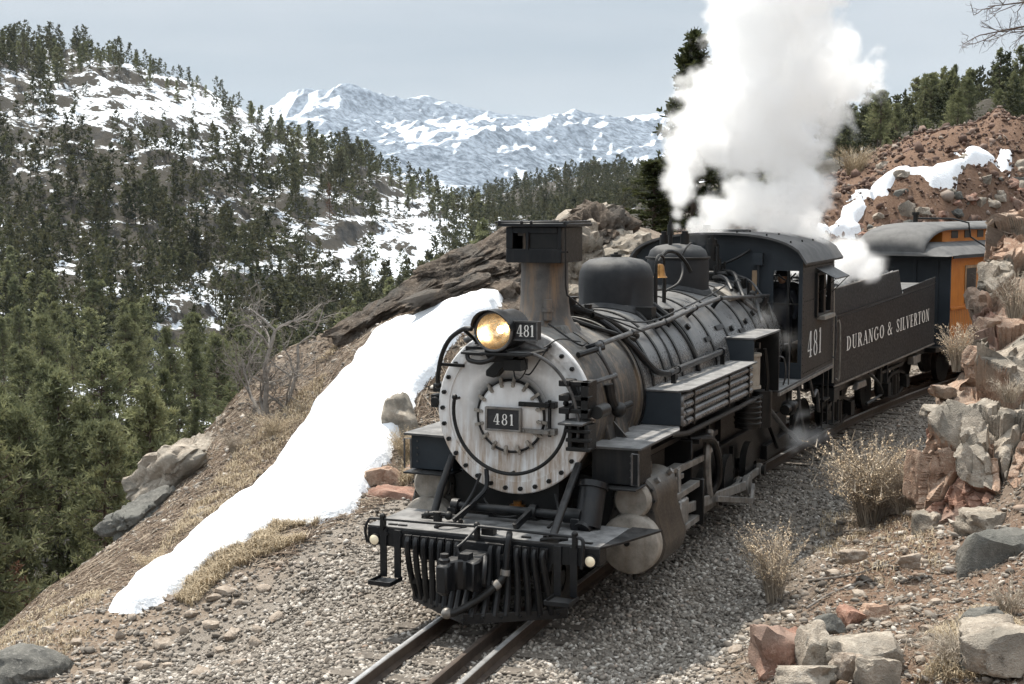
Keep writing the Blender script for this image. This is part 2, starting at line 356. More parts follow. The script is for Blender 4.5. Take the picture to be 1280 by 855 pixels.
# ------------------------------------------------------------------ painted roman lettering, built stroke by stroke
def glyph(ch, T=.17, t=.06):
    """list of polygons (x, y) in a cell one unit high; returns polygons and advance width"""
    P = []; S = .075; st = .05
    def rect(x0, y0, x1, y1): P.append([(x0,y0),(x1,y0),(x1,y1),(x0,y1)])
    def stem(x, y0=0, y1=1, w=T, bot=True, top=True):
        rect(x, y0, x+w, y1)
        if bot: rect(x-S, y0, x+w+S, y0+st)
        if top: rect(x-S, y1-st, x+w+S, y1)
    def arc(cx, cy, rx, ry, a0, a1, wx=T, wy=t, n=20):
        for k in range(n):
            q = []
            for a in (a0+(a1-a0)*k/n, a0+(a1-a0)*(k+1)/n):
                c, s = math.cos(R(a)), math.sin(R(a)); q.append(((cx+rx*c, cy+ry*s), (cx+(rx-wx)*c, cy+(ry-wy)*s)))
            P.append([q[0][0], q[1][0], q[1][1], q[0][1]])
    def diag(x0, y0, x1, y1, w): P.append([(x0-w/2,y0),(x0+w/2,y0),(x1+w/2,y1),(x1-w/2,y1)])
    if ch == 'D': stem(.1); arc(.27,.5,.42,.5,-90,90); W = .76
    elif ch == 'U': stem(.1,.3,1,bot=False); stem(.58,.3,1,t,bot=False); arc(.37,.31,.27,.31,180,270,T,t); arc(.37,.31,.27,.31,270,360,t,t); W = .76
    elif ch == 'R': stem(.1); arc(.3,.74,.3,.26,-90,90,T*.95,t); rect(.2,.48,.32,.54); rect(.2,.94,.32,1); diag(.36,.5,.62,0,T); rect(.5,0,.76,st); W = .76
    elif ch == 'A': diag(.12,0,.4,1,t); diag(.66,0,.38,1,T); rect(.2,.3,.58,.35); rect(0,0,.24,st); rect(.52,0,.8,st); W = .8
    elif ch == 'N': stem(.1,0,1,t); stem(.62,0,1,t,bot=False); diag(.17,1,.62,0,T); W = .8
    elif ch == 'G': arc(.42,.5,.38,.5,42,300,T,t); arc(.42,.5,.38,.5,300,330,T*.7,t); rect(.6,.1,.6+T*.8,.42); rect(.5,.4,.82,.45); rect(.62,.72,.68,.98); W = .86
    elif ch == 'O': arc(.41,.5,.37,.5,0,360,n=28); W = .82
    elif ch == 'S': arc(.32,.75,.27,.25,20,180,T*.8,t); diag(.2,.72,.46,.3,T*1.15); arc(.32,.25,.29,.25,-160,0,T*.8,t); rect(.5,.72,.56,.95); rect(.06,.05,.12,.3); W = .66
    elif ch == 'I': stem(.1); W = .37
    elif ch == 'L': stem(.1); rect(.2,0,.6,st); rect(.54,0,.6,.28); W = .66
    elif ch == 'V': diag(.14,1,.4,0,T); diag(.68,1,.42,0,t); rect(0,1-st,.3,1); rect(.56,1-st,.8,1); W = .8
    elif ch == 'E': stem(.1); rect(.2,0,.62,st); rect(.2,1-st,.6,1); rect(.2,.49,.45,.54); rect(.56,0,.62,.26); rect(.54,.76,.6,1); rect(.42,.4,.46,.64); W = .7
    elif ch == 'T': stem(.28,top=False); rect(.02,1-st,.72,1); rect(.02,.74,.07,1); rect(.67,.74,.72,1); W = .74
    elif ch == '&': arc(.36,.78,.2,.22,0,360,T*.6,t,24); arc(.32,.26,.28,.26,60,330,T*.85,t,24); diag(.24,.7,.74,0,T*.9); rect(.62,0,.84,st); diag(.56,.14,.76,.5,t); rect(.64,.46,.86,.5); W = .9
    elif ch == '4': diag(.06,.28,.4,1,t*1.2); rect(.03,.24,.68,.30); rect(.38,0,.38+T,1); rect(.28,0,.66,st); W = .74
    elif ch == '8': arc(.34,.74,.25,.26,0,360,T*.75,t,24); arc(.34,.26,.3,.28,0,360,T*.85,t,24); W = .7
    elif ch == '1': stem(.18,top=False); diag(.1,.84,.2,1,.1); W = .5
    else: W = .45
    return P, W
def lettering(text, height, width=None, depth=.003, gap=.06):
    """mesh data lying in the local XZ plane facing -Y, origin at the lower left"""
    mb = MB(); x = 0; out = []
    for ch in text:
        P, W = glyph(ch)
        out.append((P, x)); x += W + gap
    sx = (width / x) if width else height; k = 0
    for P, x0 in out:
        for poly in P:
            y = -depth - .00012 * k; k += 1
            n0 = len(mb.v)
            mb.v += [((px+x0)*sx, y, pz*height) for px, pz in poly]; mb.f.append(tuple(range(n0, n0+len(poly))))
    return mb, x*sx
# ================================================================== the locomotive (x to its left side, y backwards, z above the rail head)
loco = empty('steam_locomotive')
tag(loco, 'black steam locomotive with lit amber headlight and grey smokebox front numbered 481', 'locomotive')
ZC = 2.211; YF = .94
def P_(name, mb, mat, parent=loco, bevel=0, ang=35): return mb.build(name, M[mat], parent, bevel, ang)

# --- boiler shell
sb = P_('smokebox', MB().lathe([(.2,.98),(.925,.98),(.925,2.62),(.955,2.62),(.955,2.72)], (0,0,ZC), 'y', 72), 'smokebox')
bo = MB().lathe([(.93,2.72),(.955,2.72),(.965,3.4),(1.0,5.0),(1.05,6.2),(1.085,7.4),(1.09,9.7),(.3,9.7)], (0,0,ZC), 'y', 72)
boiler = P_('boiler', bo, 'boiler')
def brad(y): return float(np.interp(y, [.9,2.62,2.72,3.4,5,6.2,7.4,9.7], [.925,.925,.955,.965,1.0,1.05,1.085,1.09]))
for y in (1.75,): MB().lathe([(brad(y),y),(brad(y)+.012,y),(brad(y)+.012,y+.09),(brad(y),y+.09)], (0,0,ZC), 'y', 72).build('boiler_band', M['smokebox'], sb)
for y in (2.70,3.06,3.55,4.25,4.95,5.75,6.55,7.45,8.15,8.9):
    r = brad(y+.03); MB().lathe([(r-.01,y),(r+.014,y),(r+.014,y+.065),(r-.01,y+.065)], (0,0,ZC), 'y', 72).build('boiler_band', M['dark'], boiler)
# washout plugs, studs and small brackets on the jacket
for y, a in ((5.15,50),(6.85,62),(7.7,60),(8.35,55)):
    r = brad(y); c, s = math.sin(R(a)), math.cos(R(a))
    MB().cyl((c*(r-.02),y,ZC+s*(r-.02)), (c*(r+.05),y,ZC+s*(r+.05)), .045, n=10).build('washout_plug', M['dark'], boiler)
for y, a, l in ((5.55,64,.22),(6.2,58,.3),(7.2,66,.25)):
    r = brad(y); c, s = math.sin(R(a)), math.cos(R(a))
    MB().bar((c*(r+.005),y,ZC+s*(r+.005)), (c*(r+.02),y+l,ZC+s*(r+.02)), .07, .035, (c,0,s)).build('jacket_bracket', M['dark'], boiler)

# --- smokebox front, door, plate, rails
front = P_('smokebox_front', MB().lathe([(.001,YF-.012),(.42,YF-.012),(.42,YF),(.80,YF),(.803,YF-.016),(.925,YF-.016),(.938,YF-.006),(.938,YF+.06),(.925,YF+.06)], (0,0,ZC), 'y', 80), 'graphite')
bolt = MB().cyl((0,-.052,0),(0,-.01,0),.026,n=6).cyl((0,-.066,0),(0,-.04,0),.015,n=8).mesh('bolt', M['dark'])
for k in range(30):
    a = 2*math.pi*(k+.5)/30
    if ZC+.875*math.cos(a) > 2.98 and abs(math.sin(a)) < .25: continue
    inst('bolt', bolt, front, (.875*math.sin(a), YF, ZC+.875*math.cos(a)))
DX, DZ = -.03, 2.16
door = P_('smokebox_door', MB().lathe([(.001,YF-.085),(.12,YF-.083),(.24,YF-.072),(.34,YF-.05),(.395,YF-.022),(.40,YF-.012)], (DX,0,DZ), 'y', 64), 'graphite', front)
seal = MB().ring((DX,YF-.018,DZ), 'y', .405, .016, 64, 6).build('door_seal', M['dark'], front)
clamp = MB().bar((0,-.035,-.045),(0,-.06,.04),.034,.025,(0,-1,0)).cyl((0,-.02,.018),(0,-.085,.018),.017,n=8).cyl((0,-.01,.05),(0,-.075,.05),.02,n=6).mesh('clamp', M['cover'])
for k in range(16):
    a = 2*math.pi*k/16 + .12
    if k in (3,4,5): 
        if k == 4: pass
    inst('door_clamp', clamp, front, (DX+.40*math.sin(a), YF, DZ+.40*math.cos(a)), (0, a+math.pi, 0))
for z in (.155,-.145):
    h = MB().box(DX+.13,DX+.50,YF-.115,YF-.075,DZ+z-.025,DZ+z+.025).cyl((DX+.47,YF-.13,DZ+z),(DX+.47,YF,DZ+z),.028,n=8).cyl((DX+.2,YF-.13,DZ+z),(DX+.2,YF-.1,DZ+z),.014,n=8)
    h.box(DX+.44,DX+.56,YF-.09,YF,DZ+z-.035,DZ+z+.035).build('door_hinge', M['steel' if z < 0 else 'dark'], front, .004)
P_('hinge_pin', MB().cyl((DX+.485,YF-.06,DZ-.2),(DX+.485,YF-.06,DZ+.21),.02,n=10), 'dark', front)
npl = P_('number_plate', MB().box(-.28,.13,YF-.135,YF-.10,2.02,2.25), 'plate', loco, .004)
fr = MB()
for b in ((-.295,.145,2.245,2.27),(-.295,.145,2.0,2.025)): fr.box(b[0],b[1],YF-.15,YF-.098,b[2],b[3])
for b in ((-.296,-.268),(.118,.146)): fr.box(b[0],b[1],YF-.149,YF-.099,2.003,2.267)
fr.build('plate_rim', M['steel'], npl, .004)
mb, w = lettering('481', .125, .27, gap=.14); o = mb.build('numerals', M['white'], npl, fix=False, ang=0); o.location = (-.075-w/2+.015, YF-.134, 2.072)
MB().cyl((-.075,YF-.1,2.13),(-.075,YF-.07,2.13),.05,n=10).build('plate_stud', M['dark'], npl)
# curved grab rail below the door and the ones over the top
g = MB().tube([(.69*math.sin(a), YF-.13, ZC+.0+.69*math.cos(a)) for a in np.linspace(R(78), R(282), 40)], .021, 10)
for a in (R(80), R(180), R(280)): g.cyl((.69*math.sin(a),YF-.13,ZC+.69*math.cos(a)), (.69*math.sin(a),YF,ZC+.69*math.cos(a)), .016, n=8)
for a in (R(78), R(282)): g.ball((.69*math.sin(a),YF-.13,ZC+.69*math.cos(a)), .034)
P_('front_grab_rail', g, 'dark')
g = MB().tube([(-.30,.45,3.17),(-.42,.5,3.16),(-.62,.58,3.04),(-.76,.66,2.85),(-.83,.70,2.62),(-.84,.72,2.50)], .026, 10, 5).ball((-.84,.72,2.49), .04)
g.cyl((-.42,.5,3.16),(-.36,.85,2.95),.022,n=8).cyl((-.79,.68,2.74),(-.62,.94,2.70),.02,n=8).box(-.45,-.25,.62,.93,2.86,2.96)
P_('corner_grab_rail', g, 'dark')
g = MB().tube([(.02,.42,2.91),(.22,.45,2.93),(.45,.52,2.90),(.65,.6,2.74),(.80,.66,2.48),(.86,.7,2.2),(.855,.7,1.98)], .020, 10, 6)
g.cyl((.72,.64,2.6),(.66,.94,2.56),.016,n=8)
P_('corner_grab_rail', g, 'rod')
# side lug, step brackets right of the door
lg = MB()
for z in (2.60,2.44,2.30): lg.box(.67,1.0,.66,.78,z-.03,z+.02).box(.66,.78,.62,.86,z-.035,z+.03)
lg.prism([(.69,.80,2.62),(.77,.80,2.62),(.86,.80,2.33),(.76,.80,2.33)],(0,.1,0)).box(.9,.99,.66,.94,2.22,2.62).cyl((1.05,.75,2.28),(1.05,1.05,2.28),.075,n=14)
P_('hinge_bracket', lg, 'dark', bevel=.006)
P_('front_step', MB().box(.69,.97,.52,.92,2.155,2.18), 'deck', bevel=.004)
lg = MB()
for x in (.76,.95): lg.box(x,x+.05,.64,.9,1.86,2.15)
for z in (1.88,1.98,2.08): lg.box(.74,1.02,.63,.72,z-.02,z+.02)
lg.prism([(.70,.84,1.86),(.98,.84,1.86),(.98,.84,2.1),(.78,.84,2.1)],(0,.06,0))
P_('hinge_bracket', lg, 'dark', bevel=.006)
# oil-box shapes on the left edge
lg = MB().box(-1.02,-.86,.95,1.15,2.38,2.48).cyl((-.98,.9,2.28),(-.98,1.05,2.28),.05,n=12).box(-1.05,-.9,.95,1.1,2.2,2.35)
P_('side_lug', lg, 'dark', bevel=.006)

# --- headlight
HZ = 3.16
hl = P_('headlight', MB().lathe([(.225,.345),(.232,.36),(.232,.40),(.215,.42),(.215,.86),(.17,.90),(.02,.92)], (.01,0,HZ), 'y', 40), 'black', loco)
MB().lathe([(.198,.352),(.19,.40),(.165,.47),(.11,.54),(.03,.57),(.001,.572)], (.01,0,HZ), 'y', 40).build('reflector', M['reflector'], hl)
MB().ring((.01,.348,HZ), 'y', .212, .017, 48, 8).build('headlight_rim', M['rod'], hl)
MB().ball((.03,.50,HZ+.01), .042).build('bulb', M['bulb'], hl)
MB().lathe([(.001,.356),(.2,.356)], (.01,0,HZ), 'y', 32).build('headlight_glass', M['pane'], hl)
hood = MB()
n = 14; prof = []
for k in range(n+1):
    a = R(-82 + 168*k/n); ext = .17*max(0, math.cos(a*.93))**.6
    prof.append((.01+.243*math.sin(a), .40-.045-ext, HZ+.243*math.cos(a))); prof.append((.01+.243*math.sin(a), .44, HZ+.243*math.cos(a)))
    prof.append((.01+.232*math.sin(a), .40-.045-ext, HZ+.232*math.cos(a))); prof.append((.01+.232*math.sin(a), .44, HZ+.232*math.cos(a)))
fs = []
for k in range(n):
    i, j = 4*k, 4*k+4
    fs += [(i,j,j+1,i+1),(i+2,i+3,j+3,j+2),(i,i+2,j+2,j)]
hood.add(prof, fs).build('headlight_hood', M['black'], hl)
P_('headlight_bracket', MB().box(-.36,.42,.30,.93,2.905,2.93).box(-.12,.14,.40,.8,2.93,2.96).prism([(-.2,.55,2.905),(.2,.55,2.905),(.12,.55,2.80),(-.12,.55,2.80)],(0,.38,0)), 'dark', bevel=.004)
P_('bracket_loop', MB().tube([(-.30,.34,2.90),(-.27,.33,2.84),(-.13,.33,2.82),(.0,.33,2.86),(.03,.34,2.9)], .026, 8, 4), 'dark')
P_('wedge_bracket', MB().prism([(-.27,.76,2.62),(-.17,.76,2.60),(-.06,.76,2.72),(.1,.76,2.80),(-.14,.76,2.80),(-.27,.76,2.68)],(0,.17,0)), 'dark', bevel=.01)
P_('lamp_wiring', MB().tube([(.25,.6,2.9),(.33,.52,2.78),(.28,.5,2.66),(.2,.52,2.63),(.14,.6,2.72)],.008,6,5).tube([(.55,.62,3.0),(.48,.58,2.88),(.36,.56,2.7),(.28,.6,2.68)],.009,6,5).tube([(.7,1.2,3.0),(.6,.8,3.06),(.5,.6,2.98)],.008,6,5).box(.05,.26,.52,.72,2.72,2.84), 'dark')
for nm, x0, x1, rot in (('number_board',.23,.49,0), ('number_board',-.20,-.44,0)):
    cx = (x0+x1)/2; sgn = 1 if cx > 0 else -1
    nb = MB().box(-.135,.135,-.02,.10,-.10,.10).build('number_board', M['plate'], loco, .004)
    nb.location = (cx if sgn > 0 else -.215, .43 if sgn > 0 else .66, 3.175); nb.rotation_euler = (0, 0, 0 if sgn > 0 else R(-80))
    rm = MB()
    for z in (-.1,.1): rm.box(-.14,.14,-.034,-.018,z-.009,z+.009)
    for x in (-.135,.135): rm.box(x-.008,x+.008,-.033,-.0185,-.095,.095)
    rm.build('plate_rim', M['rod'] if sgn > 0 else M['wood'], nb)
    mb, w = lettering('481', .125, .215, gap=.04); o = mb.build('numerals', M['white'], nb, fix=False, ang=0); o.location = (-w/2+.004, -.021, -.062)

# --- stack with square cinder box
stk = P_('smokestack', MB().lathe([(.44,3.02),(.36,3.12),(.305,3.24),(.285,3.4),(.275,3.9)], (0,1.86,0), 'z', 40), 'stack')
MB().prism([(-.42,1.50,3.0),(.42,1.50,3.0),(.33,1.58,3.14),(-.33,1.58,3.14)],(0,.56,0)).build('stack_saddle', M['smokebox'], stk, .02)
MB().cyl((.16,1.56,3.2),(.16,1.56,3.44),.05,n=12).cyl((.16,1.56,3.30),(.16,1.56,3.34),.066,n=12).build('stack_fitting', M['stack'], stk)
cb = MB(); w = .345; y0, y1 = 1.51, 2.20
cb.box(-w,w,y0,y0+.02,3.86,4.02)                                   # lower front sheet
cb.box(-w,-w+.02,y0+.0205,y1,3.862,4.27).box(w-.02,w,y0+.0205,y1,3.862,4.27).box(-w+.0205,w-.0205,y1-.02,y1,3.862,4.27)
cb.box(-w+.021,w-.021,y0+.021,y1-.021,3.868,3.885)
cb.box(-w,-w+.085,y0,y0+.02,4.0205,4.27).box(w-.05,w,y0,y0+.02,4.0205,4.27).box(-w+.0855,w-.0505,y0+.001,y0+.019,4.20,4.27)
cb.box(-.1,-.06,y0-.004,y0+.03,3.99,4.22)
box = P_('cinder_box', cb, 'black', bevel=.006)
MB().box(-.06,w-.052,y0+.03,y0+.05,4.02,4.20).build('mesh_screen', M['dark'], box)
MB().cyl((-.13,y0+.14,4.0),(-.13,y0+.14,4.22),.06,n=12).box(-.22,-.05,y0+.06,y0+.2,4.17,4.24).build('blower_pipe', M['stack'], box)
cp = MB().box(-.42,.44,1.43,2.28,4.275,4.315).box(-.46,.46,1.44,1.47,4.318,4.335)
for x in (-.40,-.12,.0,.41): cp.box(x-.012,x+.012,1.42,2.29,4.3,4.345)
P_('cinder_box_cap', cp, 'black', bevel=.006)
P_('cap_rod', MB().tube([(.41,1.47,4.28),(.41,1.48,3.6),(.42,1.5,3.5),(.52,1.8,3.33),(.9,2.9,2.98)],.011,6).box(.34,.43,1.5,1.53,3.98,4.0), 'dark')

# --- domes
def dome(name, y, r, zt, z0, mat):
    m = MB(); n = 48; prof = [(r+.06,z0),(r+.02,z0+.07),(r,z0+.16),(r,zt-.30),(r*.975,zt-.2),(r*.89,zt-.1),(r*.72,zt-.04),(r*.4,zt-.008),(.001,zt)]
    m.lathe(prof, (0,y,0), 'z', n)
    for i in range(2*n):                                            # the skirt follows the barrel
        x, yy, z = m.v[i]; rb = brad(yy)+.012; k = 0 if i < n else 1
        m.v[i] = (x, yy, ZC + math.sqrt(max(.01, rb*rb - x*x)) + k*.06)
    return P_(name, m, mat)
sd = dome('sand_dome', 4.42, .50, 3.84, 3.06, 'dome')
MB().cyl((0,4.42,3.83),(0,4.42,3.875),.075,n=14).cyl((0,4.42,3.87),(0,4.42,3.90),.03,n=8).build('dome_lid', M['dark'], sd)
td = dome('steam_dome', 7.3, .47, 3.95, 3.10, 'dome')
MB().lathe([(.48,3.72),(.492,3.725),(.492,3.75),(.48,3.755)], (0,7.3,0), 'z', 40).build('dome_band', M['dark'], td)
# whistle and pops on the steam dome
P_('whistle', MB().cyl((-.06,7.1,3.9),(-.06,7.1,4.28),.03,n=10).cyl((-.06,7.1,4.08),(-.06,7.1,4.24),.05,n=12).cyl((-.06,7.1,4.28),(-.06,7.1,4.32),.02,n=8), 'dark')
P_('safety_valve', MB().cyl((.12,7.25,3.9),(.12,7.25,4.10),.07,n=12).cyl((.12,7.25,4.1),(.12,7.25,4.14),.05,n=12), 'dark')
P_('safety_valve', MB().cyl((-.22,7.3,3.88),(-.22,7.3,4.08),.07,n=12).cyl((-.22,7.3,4.08),(-.22,7.3,4.13),.045,n=12), 'dark')
P_('whistle_pipe', MB().tube([(.12,5.9,3.72),(.18,6.1,3.86),(.26,6.35,3.84),(.32,6.6,3.7),(.36,6.75,3.55)],.03,8,5).tube([(.30,6.5,3.8),(.34,6.55,3.9),(.36,6.75,3.98)],.014,6,4).tube([(.2,6.0,3.3),(.33,6.2,3.4),(.34,6.4,3.55),(.3,6.5,3.7)],.02,8,5), 'dark')
bell = MB().lathe([(.001,3.72),(.04,3.715),(.058,3.68),(.066,3.62),(.08,3.56),(.105,3.53)], (.34,5.30,0), 'z', 24)
P_('bell', bell, 'brass')
P_('bell_yoke', MB().tube([(.34,5.12,3.6),(.34,5.14,3.78),(.34,5.3,3.84),(.34,5.46,3.78),(.34,5.48,3.6)],.022,8,4).cyl((.34,5.1,3.6),(.34,5.1,3.12),.03,n=8).cyl((.34,5.5,3.6),(.34,5.5,3.12),.03,n=8), 'dark')
# turret and pipes before the cab
tr = MB().cyl((0,9.25,3.2),(0,9.25,3.98),.085,n=14).cyl((0,9.25,3.75),(0,9.25,3.9),.11,n=14).box(-.12,.12,9.15,9.35,3.5,3.62).cyl((-.15,9.1,3.42),(.4,9.1,3.42),.045,n=10)
for k in range(5): tr.cyl((.12+.02*k,9.0+.08*k,3.25),(.12+.02*k,9.0+.08*k,3.55+.06*(k % 3)),.022,n=8)
tr.cyl((.05,9.05,3.98),(.05,9.05,4.05),.03,n=8).cyl((.12,9.15,3.6),(.12,9.15,3.86),.03,n=8)
P_('steam_turret', tr, 'dark')
P_('injector_pipe', MB().tube([(.1,9.0,3.36),(.32,8.6,3.40),(.5,8.3,3.36),(.66,8.0,3.22)],.03,8,5).tube([(.15,9.3,3.45),(.45,8.9,3.44),(.62,8.55,3.3),(.8,8.2,3.1)],.035,8,5).tube([(.1,9.35,3.55),(.35,9.45,3.66),(.55,9.6,3.8)],.025,8,4), 'black')
P_('turret_pipe', MB().tube([(.05,9.4,3.3),(.4,9.0,3.3),(.62,8.7,3.22),(.74,8.1,3.1)],.022,8,5).tube([(.6,9.3,3.2),(.78,9.0,3.06),(.92,8.7,2.85),(1.0,8.6,2.7)],.03,8,5).tube([(.3,9.5,3.4),(.6,9.4,3.3),(.8,9.3,3.1),(.95,9.3,2.9),(1.05,9.3,2.6)],.02,8,5).tube([(.68,8.3,3.14),(.82,8.5,2.95),(.95,8.9,2.75)],.04,8,4), 'rod')
P_('valve_cluster', MB().box(.5,.66,8.75,8.95,3.2,3.36).cyl((.72,8.9,3.0),(.72,8.9,3.3),.04,n=8).ball((.6,8.6,3.3),.07).ball((.8,8.75,3.12),.06).cyl((.85,9.1,2.8),(.95,9.1,3.05),.045,n=8).box(.75,.95,9.2,9.4,2.75,2.95), 'dark')
P_('jacket_flap', MB().prism([(.42,7.75,3.22),(.70,7.75,3.06),(.70,8.3,3.06),(.42,8.3,3.22)],(0.03,0,.05)), 'cover')

# --- handrail and pipes on the barrel
def rr(y, ang, off): r = brad(y)+off; return (r*math.sin(R(ang)), y, ZC + r*math.cos(R(ang)))
for s in (1, -1):
    hr = MB().tube([(s*.82,1.45,2.95),(s*.81,3.0,3.0),(s*.81,4.0,3.02),(s*.81,5.5,3.12),(s*.80,6.75,3.17),(s*.80,8.3,3.1),(s*.86,9.6,3.05)],.030,10)
    hr.ball((s*.82,1.45,2.95),.042); P_('handrail', hr, 'rod')
    for y, z in ((1.55,2.955),(2.65,2.99),(4.0,3.02),(5.45,3.115),(6.75,3.17)):
        r = brad(y)*.93; P_('handrail_post', MB().cyl((s*r*.62,y+.1,ZC+r*.75),(s*.81,y,z),.035,n=8).ball((s*.81,y,z),.045,8,6), 'black')
P_('hand_rod', MB().tube([(.82,1.45,2.95),(.88,1.38,2.85),(.98,1.45,2.62),(1.0,1.5,2.5),(1.0,1.55,2.30)],.018,8,5).cyl((.85,1.02,2.55),(1.0,1.5,2.6),.03,n=8).ball((1.0,1.5,2.6),.035), 'rod')
P_('air_pipe', MB().tube([(.02,2.55,3.24),(.3,2.58,3.2),(.52,2.64,3.07),(.78,2.78,2.82),(.92,2.95,2.6),(1.0,3.1,2.48),(1.08,3.3,2.44),(1.10,3.6,2.455),(1.10,5.85,2.485)],.042,10,5).cyl((1.1,3.62,2.455),(1.1,3.72,2.455),.055,n=10).cyl((1.1,5.75,2.48),(1.1,5.88,2.48),.065,n=10), 'black')
for y in (3.45,5.82): P_('pipe_clip', MB().box(1.07,1.13,y,y+.05,2.29,2.5), 'dark')
P_('sand_pipe', MB().tube([(.35,4.1,3.18),(.58,4.0,3.0),(.82,3.95,2.72),(.98,3.9,2.4),(1.0,3.9,2.25)],.03,8,5).tube([(.5,4.75,3.1),(.72,4.8,2.92),(.93,4.85,2.6),(1.03,4.9,2.3)],.03,8,5).box(.40,.62,4.05,4.25,3.05,3.2).box(.45,.66,4.7,4.92,2.98,3.14).cyl((.5,4.3,3.16),(.8,4.3,2.95),.035,n=8).cyl((.46,4.62,3.2),(.74,4.62,3.0),.04,n=8), 'dark')
P_('manifold', MB().tube([(-.3,2.45,3.24),(.1,2.5,3.28),(.36,2.52,3.22)],.055,10,4).cyl((-.12,2.48,3.2),(-.12,2.48,3.38),.05,n=10).cyl((.1,2.5,3.2),(.1,2.5,3.4),.05,n=10).cyl((.3,2.52,3.18),(.3,2.52,3.33),.05,n=10).cyl((-.12,2.48,3.38),(-.12,2.48,3.4),.075,n=10).cyl((.1,2.5,3.4),(.1,2.5,3.42),.08,n=10).tube([(.36,2.52,3.2),(.5,2.7,3.12),(.62,2.95,2.98),(.7,3.2,2.9)],.045,10,5).tube([(.15,2.3,3.16),(.4,2.35,3.08),(.6,2.6,2.98),(.75,2.95,2.88)],.03,8,5), 'dark')
P_('top_rod', MB().tube([(.44,2.7,3.18),(.62,3.4,3.06),(.70,4.0,3.05),(.72,5.2,3.13),(.70,6.6,3.22),(.6,7.9,3.3)],.012,6,4), 'dark')
P_('bent_pipe', MB().tube([(.25,1.35,3.18),(.6,1.4,2.95),(.62,1.6,2.95)],.012,6,4).cyl((.7,1.12,2.86),(.86,1.5,2.92),.035,n=8), 'dark')
P_('pipe_elbow', MB().tube([(.93,1.5,2.5),(.96,1.52,2.32),(1.0,1.62,2.18)],.06,10,4).ball((1.02,1.6,2.2),.09).cyl((1.0,1.6,2.2),(1.12,1.75,2.26),.04,n=10), 'dark')

